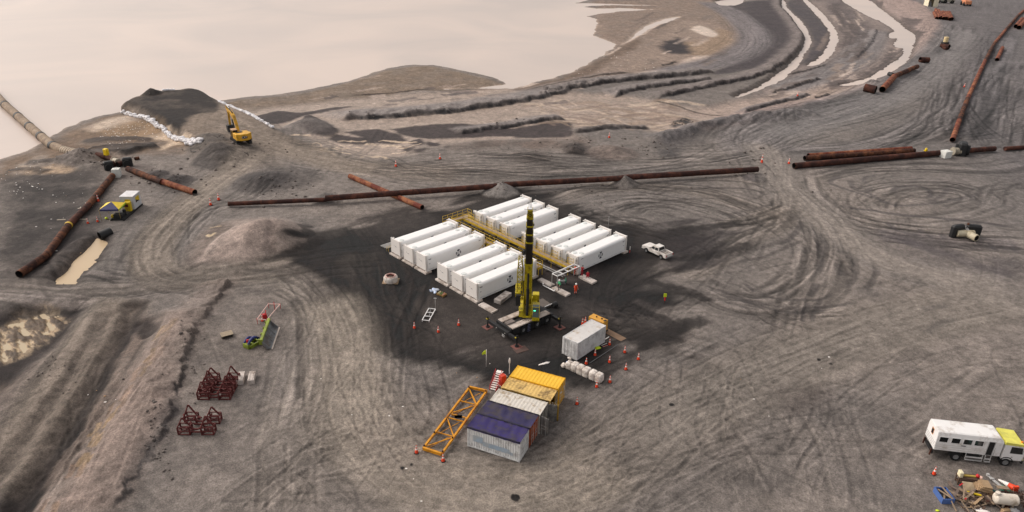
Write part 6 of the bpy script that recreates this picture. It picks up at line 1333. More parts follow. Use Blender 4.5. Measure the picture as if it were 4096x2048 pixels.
f = MB(); f.prism([(-1.62, -2.9), (1.62, -2.9), (1.75, -2.3), (1.75, 1.3), (-1.75, 1.3), (-1.75, -2.3)], 1.2, 1.4, 'z', M=Matrix.Rotation(R(-90), 4, 'Z')); f.build('upper_deck', DARK, o)
MB().prism([(-3.05, -1.1), (-3.3, -.8), (-3.3, .8), (-3.05, 1.1), (-2.7, 1.7), (-1.6, 1.72), (-1.6, -1.72), (-2.7, -1.7)][::-1], 1.25, 2.75, 'z').build('counterweight', EXY, o, bevel=.12)
MB().box((-1.59, -1.7, 1.4), (.5, -.45, 2.55), ch=.08).box((-1.59, -.44, 1.4), (-.3, 1.7, 2.6), ch=.08).build('engine_house', EXY, o)
MB().box((-1.3, -.3, 2.6), (-.6, .9, 2.72)).tube((-1.0, 1.1, 2.6), (-1.0, 1.1, 3.2), .09, 8).build('exhaust', DARK, o)
cb = MB().prism([(-.2, 1.4), (1.65, 1.4), (1.7, 2.2), (1.35, 3.05), (-.2, 3.05)], .55, 1.65, 'y').build('cab', GLASS, o); MB().box((-.25, .5, 3.05), (1.4, 1.7, 3.14), ch=.03).build('cab_roof', mat('dusty_cab_roof', (176, 142, 110), .6), cb)
fr_ = MB()
for x in (-.2, .75):
    for y in (.53, 1.67): fr_.bar((x, y, 1.4), (x, y, 3.05), .07)
fr_.build('cab_frame', EXY, cb)
def boomseg(pts, w, name, ht=None):
    f = MB()
    for (x0, z0, h0), (x1, z1, h1) in zip(pts[:-1], pts[1:]):
        f.prism([(x0, z0 - h0), (x1, z1 - h1), (x1, z1 + h1), (x0, z0 + h0)], -w / 2 + .05, w / 2 + .05, 'y')
    return f.build(name, EXY, o, bevel=.03)
boomseg([(.6, 2.0, .3), (1.6, 3.9, .42), (2.6, 5.2, .46), (4.6, 6.0, .36), (6.6, 6.1, .25)], .62, 'boom')
boomseg([(7.3, 6.7, .2), (6.6, 6.1, .36), (6.5, 4.4, .3), (6.6, 2.5, .2)], .5, 'stick')
[MB().tube(a_, b_, .13, 8).build('hydraulic_ram', DARK, o) for a_, b_ in (((1.5, -.35, 2.1), (3.0, -.35, 4.7)), ((1.5, .45, 2.1), (3.0, .45, 4.7)), ((3.4, .05, 6.1), (7.2, .05, 6.9)))]; MB().tube((5.6, .05, 6.62), (7.2, .05, 6.95), .085, 8).build('chrome_rod', REFL, o)
MB().prism([(6.2, 2.5), (7.1, 2.5), (7.3, 1.6), (6.6, .9), (5.7, 1.0), (5.9, 1.5)], -.7, .8, 'y').build('bucket', DARK, o)
def text(body, size, m, parent, M, name='lettering'):
    cu = bpy.data.curves.new('t', 'FONT'); cu.body = body; cu.size = size; cu.align_x = 'CENTER'; cu.align_y = 'CENTER'; cu.extrude = .004
    t = bpy.data.objects.new('t', cu); COL.objects.link(t); dg = bpy.context.evaluated_depsgraph_get(); me = bpy.data.meshes.new_from_object(t.evaluated_get(dg)); bpy.data.objects.remove(t)
    me.transform(M); me.materials.clear(); me.materials.append(m); ob = bpy.data.objects.new(name, me); COL.objects.link(ob); ob.parent = parent; return ob
sgn = MB().box((-3.315, -.55, 1.75), (-3.302, .65, 2.3)).build('name_plate', DARK, o)
text('CAT', .58, REFL, sgn, Matrix.Translation((-3.325, .1, 2.02)) @ Matrix.Rotation(R(-90), 4, 'Z') @ Matrix.Rotation(R(90), 4, 'X'))
# ------------------------------------------------------------------ pickup
wf, wr = kp(245, 435), kp(443, 528); hd = head(wr, wf); mid_ = (wf + wr) / 2; n_ = Vector((math.sin(hd), -math.cos(hd), 0)); pc_ = mid_ + n_ * .82
o = thing('pickup_truck', 'white double cab pickup parked right of the far row of tanks', 'pickup truck', on(Vector((pc_.x, pc_.y, 0)), 0), hd)
PW = mat('dusty_white_paint', (214, 208, 202), .35, var=.03, dirt=(176, 166, 156), dirt_amt=.25, spec=.5)
def wheel(par, x, y, r, wd, rim=GREYP, nm='wheel'):
    M = Matrix.Translation((x, y, r)) @ Matrix.Rotation(R(90), 4, 'X')
    wt = MB().lathe([(r * .55, -wd / 2), (r * .92, -wd / 2), (r, -wd * .3), (r, wd * .3), (r * .92, wd / 2), (r * .55, wd / 2)], 20, M=M).build('tyre', BLACKP, par)
    MB().lathe([(0, -wd * .3), (r * .2, -wd * .42), (r * .5, -wd * .36), (r * .57, -wd * .48), (r * .57, wd * .48), (r * .5, wd * .36), (r * .2, wd * .42), (0, wd * .3)], 16, M=M).build('rim', rim, wt)
def arch_side(x0, x1, z0, z1, wh, r):
    pts = [(x0, z0)]
    for wx in wh: pts += [(wx + r * math.cos(R(180 - 20 * k)), max(z0, .38 + r * math.sin(R(180 - 20 * k)))) for k in range(10)]
    return pts + [(x1, z0), (x1, z1 - .08), (x1 - .06, z1), (x0 + .06, z1), (x0, z1 - .08)]
b = MB(); sp = arch_side(-2.62, 2.6, .5, 1.02, (-1.6, 1.6), .5)
b.prism(sp, -.9, .9, 'y'); b.prism([(.95, 1.02), (2.56, 1.02), (2.5, 1.1), (2.1, 1.17), (.95, 1.22)], -.84, .84, 'y')
b.box((-2.6, .8, 1.0), (-.95, .9, 1.2)); b.box((-2.6, -.9, 1.0), (-.95, -.8, 1.2)); b.box((-2.62, -.86, .98), (-2.52, .86, 1.2)); b.build('body', PW, o, bevel=.03)
MB().box((-2.5, -.79, 1.022), (-1.0, .79, 1.03)).build('cargo_bed', mat('bed_liner', (120, 112, 106), .8), o)
f = MB()
for k in range(3): f.bar((-2.4, -.5 + k * .5, 1.06), (-1.1, -.5 + k * .5, 1.06), .05)
f.build('cargo_rail', PW, o)
def frustum(m, b0, b1, t0, t1, z0, z1, mi=0):
    (ax0, ay), (ax1, _) = b0, b1; (bx0, by), (bx1, _) = t0, t1
    m.add([(ax0, -ay, z0), (ax1, -ay, z0), (ax1, ay, z0), (ax0, ay, z0), (bx0, -by, z1), (bx1, -by, z1), (bx1, by, z1), (bx0, by, z1)], [(3, 2, 1, 0), (4, 5, 6, 7), (0, 1, 5, 4), (1, 2, 6, 5), (2, 3, 7, 6), (3, 0, 4, 7)], mi)
c = MB(); frustum(c, (-.98, .86), (1.1, 0), (-.8, .68), (.3, 0), 1.0, 1.78); c.build('cabin', PW, o, bevel=.05)
g = MB()
for sy in (-1, 1):
    e = lambda x, z: (x, sy * (.86 - (z - 1.0) * .18 / .78 + .012), z)
    for xs in ((-.8, -.72, -.16, -.12), (-.06, -.02, .38, .72)): g.add([e(xs[0], 1.2), e(xs[1], 1.64), e(xs[2], 1.64), e(xs[3], 1.2)], [(0, 1, 2, 3) if sy > 0 else (3, 2, 1, 0)])
g.build('side_window', GLASS, o)
MB().add([(1.02, -.72, 1.16), (1.02, .72, 1.16), (.4, .6, 1.72), (.4, -.6, 1.72)], [(0, 1, 2, 3)]).build('windscreen', GLASS, o)
MB().add([(-.965, -.68, 1.22), (-.965, .68, 1.22), (-.835, .58, 1.7), (-.835, -.58, 1.7)], [(3, 2, 1, 0)]).build('rear_window', GLASS, o)
for x in (-1.6, 1.6):
    for y in (-.8, .8): wheel(o, x, y, .39, .25)
MB().box((2.6, -.86, .5), (2.68, .86, .72), ch=.02).build('bumper', GREYP, o); MB().box((-2.7, -.86, .5), (-2.62, .86, .68), ch=.02).build('bumper', GREYP, o)
MB().box((2.605, -.5, .8), (2.62, .5, .98)).build('grille', DARK, o)
for y in (-.72, .72): MB().box((2.58, y - .16, .84), (2.62, y + .16, .98)).build('headlight', LGREY, o); MB().box((-2.635, y - .1 + (.1 if y > 0 else -.1), .78), (-2.625, y + .1 + (.08 if y > 0 else -.08), 1.1)).build('tail_light', RED, o)
MB().box((-2.632, -.22, .72), (-2.624, .22, .84)).build('number_plate', REFL, o)
for y in (-.97, .97): MB().cb((.75, y, 1.22), (.1, .16, .14)).build('wing_mirror', DARK, o)
# ------------------------------------------------------------------ crew truck
r0, r1 = kE(660, 655), kE(1222, 718); hd = head(r0, r1); n_ = Vector((-math.sin(hd), math.cos(hd), 0)); c0 = r0 + n_ * 1.05
o = thing('crew_truck', 'white crew truck with boxy passenger body and yellow cab roof', 'truck', on(Vector((c0.x, c0.y, 0)), 0), hd)
TW = mat('truck_white', (224, 222, 220), .45, var=.03, dirt=(190, 182, 174), dirt_amt=.2)
prof = [(-1.25, 1.2), (1.25, 1.2), (1.25, 2.95), (1.12, 3.42), (.95, 3.5), (-.95, 3.5), (-1.12, 3.42), (-1.25, 2.95)]
vs = []; X0, X1 = -2.42, 4.1; n = len(prof)
for x, k in ((X0, 0), (X1 - .42, 0), (X1, 1)):
    for y, z in prof: vs.append((x, y * (.97 if k else 1), z - (max(0, z - 2.95) * .75 if k else 0)))
b = MB(); fs = [(j * n + i, j * n + (i + 1) % n, (j + 1) * n + (i + 1) % n, (j + 1) * n + i) for j in range(2) for i in range(n)] + [tuple(range(n - 1, -1, -1)), tuple(2 * n + i for i in range(n))]
b.add(vs, fs); b.build('passenger_body', TW, o, bevel=.04)
f = MB()
for z in (1.42, 1.7, 1.95): f.box((X0 + .03, -1.275, z), (2.55, -1.252, z + .07)); f.box((X0 + .03, 1.252, z), (X1 - .1, 1.275, z + .07))
f.build('side_rib', mat('truck_rib', (206, 202, 198), .5), o)
for x in (-1.75, -.55, .62, 1.72):
    w_ = MB().box((x - .46, -1.275, 2.28), (x + .46, -1.252, 2.98)).build('window', WHITE2, o); MB().box((x - .4, -1.285, 2.33), (x + .4, -1.276, 2.93)).build('pane', GLASS, w_); MB().box((x - .36, 1.252, 2.38), (x + .36, 1.27, 2.92)).build('window', GLASS, o)
d_ = MB().box((2.62, -1.28, 1.25), (3.3, -1.252, 3.02)).build('door_frame', LGREY, o); MB().box((2.68, -1.29, 1.3), (3.22, -1.281, 2.96)).build('doorway', DARK, d_)
f = MB()
f.run([(3.4, -1.3, 1.3), (3.4, -1.3, 2.3)], .025, 6); f.build('grab_rail', LGREY, o)
MB().box((X0 - .02, -.25, 2.35), (X0 - .004, .25, 3.1)).build('rear_window', mat('orange_frame', (196, 128, 66), .6), o); MB().box((X0 - .03, -.19, 2.42), (X0 - .021, .19, 3.02)).build('rear_pane', DARK, o)
f = MB()
for k in range(4): f.box((X0 - .05, -1.1, 1.3 + k * .24), (X0 - .004, 1.1, 1.34 + k * .24))
f.build('rear_moulding', LGREY, o)
def steps(name, x0, x1):
    f = MB()
    for z in (.45, .8): f.bar((x0, -1.32, z), (x1, -1.32, z), .2, .05)
    for x in (x0, x1): f.bar((x, -1.3, .42), (x, -1.25, 1.2), .06)
    f.build(name, LGREY, o)
steps('step_rack', .85, 2.5); steps('door_step', 2.75, 3.3)
MB().box((X0 + .1, -.45, .75), (6.0, .45, 1.05)).box((X0 + .1, -1.05, 1.05), (X1 - .1, 1.05, 1.19)).build('chassis', DARK, o); MB().box((.9, -1.05, .5), (2.3, -.5, 1.05), ch=.05).build('fuel_box', DARK, o); MB().box((X0, -1.15, .55), (X0 + .1, 1.15, .95)).build('rear_bar', DARK, o)
MB().bar((X0 - .1, -1.0, .3), (X0 - .1, -1.0, 1.1), .12).build('rear_mudflap', RUSTD, o); MB().bar((X0 - .1, .9, .3), (X0 - .1, .9, 1.1), .12).build('rear_mudflap', RUSTD, o)
cbp = [(4.3, .85), (6.35, .85), (6.42, 1.6), (6.15, 2.72), (4.3, 2.78)]
cabo = MB().prism(cbp, -1.2, 1.2, 'y').build('cab', TW, o, bevel=.05)
MB().prism([(4.22, 2.785), (6.2, 2.73), (6.0, 2.98), (4.3, 3.1)], -1.22, 1.22, 'y').build('cab_roof', mat('lime_yellow_roof', (216, 210, 96), .5, dirt=(196, 190, 92), dirt_amt=.2), cabo)
MB().add([(6.425, -1.08, 1.7), (6.425, 1.08, 1.7), (6.19, 1.02, 2.66), (6.19, -1.02, 2.66)], [(0, 1, 2, 3)]).build('windscreen', GLASS, cabo)
for sy in (-1, 1): MB().add([(4.95, sy * 1.207, 1.75), (6.2, sy * 1.207, 1.75), (6.02, sy * 1.207, 2.55), (4.95, sy * 1.207, 2.6)], [(0, 1, 2, 3) if sy < 0 else (3, 2, 1, 0)]).build('side_window', GLASS, cabo)
for k in range(9): MB().cb((6.13, -1.05 + k * .26, 2.86 + .02 * (k % 2)), (.12, .1, .06)).build('roof_marker', mat('brown_tassel', (92, 60, 34), .7), cabo)
MB().tube((5.95, -.8, 2.95), (5.95, -.8, 3.12), .1, 10).build('beacon', mat('amber_beacon', (220, 130, 30), .4), cabo)
MB().box((6.36, -1.2, .55), (6.55, 1.2, .9), ch=.04).build('bumper', DARK, o); [MB().box((6.4, y - .2, .92), (6.5, y + .2, 1.12)).build('headlight', mat('lamp_lens', (206, 200, 150), .3), o) for y in (-.95, .95)]
for y in (-1.35, 1.35): MB().box((6.2, y - .12, 2.1), (6.3, y + .12, 2.6)).bar((6.2, y * .9, 2.65), (6.25, y, 2.5), .04).build('wing_mirror', DARK, o)
MB().box((5.2, -1.21, 1.25), (5.35, -1.2, 1.32)).build('door_handle', DARK, cabo)
for x in (0, 4.6 + .28):
    for y in (-1.05, 1.05): wheel(o, x, y, .52, .36)
for x in (0, 4.88):
    f = MB(); f.prism([(x + .68 * math.cos(R(20 * k)), .62 + .62 * math.sin(R(20 * k))) for k in range(10)] + [(x + .6 * math.cos(R(180 - 20 * k)), .6 + .54 * math.sin(R(180 - 20 * k))) for k in range(10)], -1.24, -.8, 'y'); f.build('wheel_arch', DARK, o)
MB().box((.1, -1.29, 2.05), (.55, -1.277, 2.12)).build('marking', NAVY, o)
# ------------------------------------------------------------------ scrap heap
kz = crop(3700, 1860, 396 / 2576)
WD = mat('weathered_board', (112, 97, 88), .9, var=.25, scale=3); WD2 = mat('brown_board_wood', (74, 58, 48), .9, var=.25, scale=3); WD3 = mat('pale_board_wood', (140, 121, 101), .9, var=.2, scale=3); CARD = mat('cardboard', (160, 134, 104), .9, var=.12, scale=2)
def rubbish(name, label, x, y, fn, m, z=0.0, rz=0.0, cat=None):
    q = on(kz(x, y), z); f = MB(); fn(f); ob = f.build(name, m, loc=q, rz=rz); return tag(ob, label, cat or name.replace('_', ' '))
a_, b_ = kz(290, 690, .5), kz(600, 960, .5)
o = thing('blue_crate', 'blue open crate of broken boards at the left end of the scrap heap', 'crate', on(kz(470, 850)), head(kz(300, 760), kz(440, 960))); BLC = mat('crate_blue', (72, 100, 156), .6, var=.1)
MB().box((-.85, -.6, .0), (.85, -.52, .62)).box((-.85, .52, 0), (.85, .6, .62)).box((-.85, -.52, 0), (-.78, .52, .62)).box((.78, -.52, 0), (.85, .52, .62)).box((-.78, -.52, .02), (.78, .52, .08)).build('crate_wall', BLC, o)
MB().bar((-.9, .1, .7), (.85, .35, .66), .14, .05).bar((-.7, -.3, .45), (.7, .4, .6), .2, .05).bar((-.6, .4, .3), (.7, -.4, .5), .16, .05).build('board', WD3, o); MB().box((-.6, -.45, .1), (.4, .3, .4)).build('dark_fill', DARK, o)  # one dark block fills the inside of the crate
def pile(n, L_, w_, spread, hmax, seed, z0=.1):
    r2 = random.Random(seed)
    def fn(f):
        for k in range(n):
            a = r2.uniform(-.9, .9) + (1.2 if k % 5 == 0 else 0); l = L_ * r2.uniform(.5, 1); x, y = r2.uniform(-spread, spread), r2.uniform(-spread * .7, spread * .7); z = z0 + hmax * r2.random() * (1 - (x * x + y * y) / (2 * spread * spread))
            dz = r2.uniform(-.2, .2); f.bar((x - l / 2 * math.cos(a), y - l / 2 * math.sin(a), max(.05, z - dz)), (x + l / 2 * math.cos(a), y + l / 2 * math.sin(a), max(.05, z + dz)), w_ * r2.uniform(.5, 1.4), .05, mi=k % 3)
    return fn
rubbish('board_pile', 'slanting heap of grey boards with red marks beside the blue crate', 870, 830, lambda f: (pile(16, 2.6, .26, .8, .9, 5)(f), f.bar((-.2, .9, 1.2), (.75, -.9, .75), .12, .06, 2), f.cb((-.35, .55, 1.05), (.12, .6, .06), 3), f.cb((.8, -.6, .7), (.16, .3, .05), 3)), [WD, WD, WD3, RED], 0, -1.0, 'boards')
o = thing('rusty_workbench', 'rusty workbench with cream and red oddments at the back of the scrap heap', 'workbench', on(kz(1090, 480)), -.12); f = MB(); f.box((-1.15, -.4, .85), (1.15, .4, .92))
for x in (-1.05, 1.05):
    for y in (-.3, .3): f.bar((x, y, 0), (x, y, .85), .08)
f.box((-1.1, -.35, .25), (1.1, .35, .3)); f.build('bench_frame', mat('bench_rust', (82, 62, 50), .9, var=.2), o); MB().box((-1.1, -.3, .93), (-.75, .3, 1.5), ch=.05).build('cream_can', mat('cream_can', (210, 200, 168), .6), o); MB().bar((-.6, 0, 1.0), (.6, 0, 1.0), .2, .12).build('yellow_bar', mat('mustard', (170, 146, 70), .7), o); MB().blob((.75, 0, 1.1), (.2, .2, .2), 8, 5, .2, 3).build('red_bundle', RED, o); MB().blob((1.0, -.15, 1.05), (.16, .2, .18), 8, 5, .2, 4).build('pink_bundle', mat('pink_bundle', (212, 176, 160), .7), o)
rubbish('cardboard_stack', 'tan stack of flattened cardboard in the middle of the scrap heap', 1480, 700, lambda f: [f.box((-.95 + .07 * k, -.6 - .05 * (k % 3), .35 + .1 * k), (.7 - .05 * k, .45 + .05 * (k % 2), .42 + .1 * k), 0, Matrix.Rotation(.09 * (k % 4) - .1, 4, 'Z') @ Matrix.Rotation(.12, 4, 'Y')) for k in range(8)] + [f.box((-.9, -.6, 0), (.8, .6, .34), 1)], [CARD, WD2], 0, -.3, 'cardboard')
rubbish('fibre_panel', 'bent beige fibre panel leaning left of the cardboard stack', 1100, 720, lambda f: f.add([(-.6, -.4, .2), (.6, -.5, .25), (.5, .4, .95), (-.55, .5, 1.0), (0, 0, .75)], [(0, 1, 4), (1, 2, 4), (2, 3, 4), (3, 0, 4)]).add([(-.6, -.4, .17), (.6, -.5, .22), (.5, .4, .92), (-.55, .5, .97), (0, 0, .72)], [(1, 0, 4), (2, 1, 4), (3, 2, 4), (0, 3, 4)]), mat('beige_fibre', (176, 156, 128), .9, var=.2), 0, 0, 'panel')
rubbish('yellow_bar', 'short yellow bar lying across the middle of the scrap heap', 1230, 850, lambda f: f.bar((-.55, .25, .5), (.55, -.3, .55), .2, .12), mat('bar_yellow', (206, 176, 30), .6), 0, 0, 'bar')
rubbish('board_pile', 'low tangle of brown boards below the yellow bar', 1290, 960, pile(16, 1.8, .2, .75, .45, 8), [WD, WD2, CARD], 0, .2, 'boards')
rubbish('board_pile', 'upright brown timbers left of the white tank', 1600, 930, lambda f: [f.bar((-.5 + .22 * k, .5 - .05 * k, .35), (-.6 + .26 * k, -.8, .2 + .03 * k), .17, .09, k % 3) for k in range(6)], [WD3, WD2, WD2], 0, 0, 'boards')
rubbish('timber_props', 'splayed timber props at the lower edge of the scrap heap', 960, 1120, lambda f: [f.bar((-.9 + .5 * k, .5, .4), (-.8 + .62 * k + (.3 if k % 2 else -.1), -.6, .1), .1, .07, k % 2) for k in range(5)], [WD3, WD2], 0, 0, 'timber')
rubbish('board_pile', 'dark broken boards below the upright timbers', 1350, 1130, pile(12, 1.6, .16, .8, .3, 12), [WD2, WD2, WD3], 0, .5, 'boards')
rubbish('timber_pole', 'long slanting grey timber left of the white tank', 1830, 1080, lambda f: f.bar((-.6, .9, .45), (.55, -.95, .15), .12, .1), WD, 0, 0, 'timber')
o = thing('white_tank', 'dirty white ribbed tank on two legs in the scrap heap', 'tank', on(kz(2030, 1130)) + Vector((0, .15, 0)), -.12); MB().tube((-.85, 0, 1.1), (.95, 0, 1.1), .55, 18).blob((.95, 0, 1.1), (.25, .54, .54), 16, 8, 0).blob((-.85, 0, 1.1), (.25, .54, .54), 16, 8, 0).tube((-.85, 0, 1.5), (-.9, 0, 1.85), .22, 12).build('tank_shell', mat('dirty_white_tank', (206, 196, 182), .6, var=.05, dirt=(160, 146, 128), dirt_amt=.25), o, bevel=0)
for x in (-.1, .75): MB().bar((x, -.2, 0), (x, -.2, .7), .14).build('leg', mat('dirty_white_tank', (206, 196, 182)), o)
MB().box((-.3, .56, 1.0), (.3, .62, 1.3)).build('brown_lid', WD2, o)
rubbish('board_pile', 'dense dark layer of broken boards under the cardboard stack', 1400, 800, pile(34, 1.7, .2, 1.1, .35, 51), [WD2, RUSTD, WD], 0, .1, 'boards'); rubbish('board_pile', 'dark splintered boards in the gap below the white tank', 1800, 980, pile(26, 1.5, .17, .9, .3, 52), [WD2, RUSTD, WD2], 0, -.4, 'boards')
rubbish('grey_bracket', 'grey perforated steel bracket lying behind the white tank', 1810, 480, lambda f: (f.bar((-.35, .8, .35), (.25, -.6, .15), .3, .06), f.cb((-.2, .3, .34), (.4, .2, .1)), f.tube((-.35, .8, .3), (-.35, .8, .5), .16, 10)), LGREY, 0, 0, 'bracket')
rubbish('teal_lid', 'round teal lid lying between the bracket and the fallen cone', 1990, 600, lambda f: f.lathe([(0, .16), (.38, .14), (.42, .06), (.42, 0)], 16), mat('teal_plastic', (76, 150, 130), .5), 0, 0, 'lid')
rubbish('fallen_cone', 'large white and red cone lying on its side in the scrap heap', 2170, 600, lambda f: (f.tube((-.5, .95, .2), (-.05, .05, .35), .08, 14, .24, 1), f.tube((-.05, .05, .35), (.2, -.4, .4), .24, 14, .3, 0), f.cb((.28, -.5, .4), (.5, .25, .62), 0)), [ORANGE, REFL], 0, 0, 'traffic cone')
rubbish('green_sheet', 'dark green sheet crumpled beneath the fallen cone', 2230, 730, lambda f: f.blob((0, 0, .12), (.5, .3, .14), 10, 5, .3, 8), mat('bottle_green_sheet', (40, 82, 62), .7), 0, 0, 'sheet'); rubbish('green_sheet', 'dark teal sheet at the left shoulder of the white tank', 1770, 740, lambda f: f.blob((0, 0, .2), (.4, .3, .16), 10, 5, .3, 9), mat('dark_teal_sheet', (44, 84, 80), .7), 0, 0, 'sheet')
rubbish('wire_mesh_heap', 'brown heap of tangled wire mesh at the right of the scrap heap', 2420, 930, lambda f: (pile(46, 2.2, .035, 1.0, .8, 31)(f), pile(12, 1.8, .14, .9, .5, 33)(f)), [RUSTD, WD2, WD], 0, -.5, 'wire mesh')
rubbish('brown_panel', 'flat brown panel behind the white tank', 1970, 740, lambda f: f.box((-.55, -.2, .5), (.55, .25, .6)), WD3, .2, -.1, 'panel'); rubbish('maroon_board', 'dark red board sticking out right of the cardboard stack', 1680, 830, lambda f: f.bar((-.35, 0, .5), (.4, .05, .55), .16, .08), MAROON, 0, 0, 'board')
rubbish('white_sheet', 'white plastic sheet at the bottom edge of the scrap heap', 1480, 1240, lambda f: f.blob((0, 0, .15), (.75, .4, .2), 12, 6, .15, 5), REFL, 0, -.3, 'plastic sheet'); rubbish('tan_offcut', 'tan timber offcut at the bottom edge right of the white sheet', 2080, 1225, lambda f: f.box((-.4, -.2, 0), (.4, .2, .4), ch=.04), CARD, 0, .2, 'timber'); rubbish('grey_bag', 'crumpled grey bag at the bottom edge below the wire mesh', 2300, 1210, lambda f: f.blob((0, 0, .15), (.5, .3, .2), 12, 6, .3, 7), LGREY, 0, 0, 'bag'); rubbish('lime_scrap', 'small lime plastic scrap below the blue crate', 320, 1190, lambda f: f.blob((0, 0, .05), (.22, .14, .06), 8, 5, .4, 2), HIVIS, 0, 0, 'plastic scrap')
# ------------------------------------------------------------------ bags that edge the jetty
SB_ = mat('white_fill_bag', (226, 224, 226), .85, var=.05, dirt=(196, 188, 182), dirt_amt=.2)
sbm = []
for k in range(3): sbm.append(MB().blob((0, 0, .48), (.82, .62, .52), 10, 6, .12, seed=40 + k, p=.6).build('fill_bag', SB_))
used_sb = [False] * 3; r2 = random.Random(5)
def bags(pts, n, rows, lab, grp, z=2.3):
    p = catmull([D(x, y, z) for x, y in pts], 8); sl = np.concatenate([[0], np.cumsum(np.linalg.norm(np.diff(p, axis=0), axis=1))])
    for i in range(n):
        for j in range(rows):
            if j == 1 and r2.random() < .45: continue
            t = (i + .5 + r2.uniform(-.3, .3)) / n * sl[-1]; x, y = np.interp(t, sl, p[:, 0]), np.interp(t, sl, p[:, 1]); x += r2.uniform(-.2, .2); y += r2.uniform(-.2, .2)
            k = r2.randrange(3); src = sbm[k]; loc = Vector((x, y, gz(x, y) + .02 + j * .36))
            if used_sb[k]: c = src.copy(); COL.objects.link(c)
            else: c = src; used_sb[k] = True
            c.location = loc; c.rotation_euler.z = r2.uniform(0, 3); c.scale = [r2.uniform(.52, .68)] * 3; tag(c, lab, 'sandbag', grp)
bags([(304, 260), (330, 270), (360, 282), (400, 305)], 40, 2, 'white fill bag on the left edge of the jetty towards the lake', 'white bags along the left jetty edge towards the lake')
bags([(402, 306), (430, 326), (460, 338), (482, 348), (508, 357)], 46, 2, 'white fill bag on the left edge of the jetty towards the land', 'white bags along the left jetty edge towards the land')
bags([(452, 334), (470, 340), (486, 346), (500, 354)], 26, 2, 'white fill bag in the thick bright clump at the landward end of the left edge', 'white bags in the landward clump')
bags([(549, 252), (575, 262), (600, 274), (640, 291), (660, 298)], 44, 1, 'white fill bag on the right edge of the jetty', 'white bags along the right jetty edge')
bags([(662, 298), (684, 307)], 5, 1, 'white fill bag in the gappy tail end of the right jetty edge', 'white bags at the right tail of the jetty')
bags([(410, 234), (438, 229)], 6, 1, 'white fill bag at the lake end of the jetty crest', 'white bags at the jetty head', 2.2)
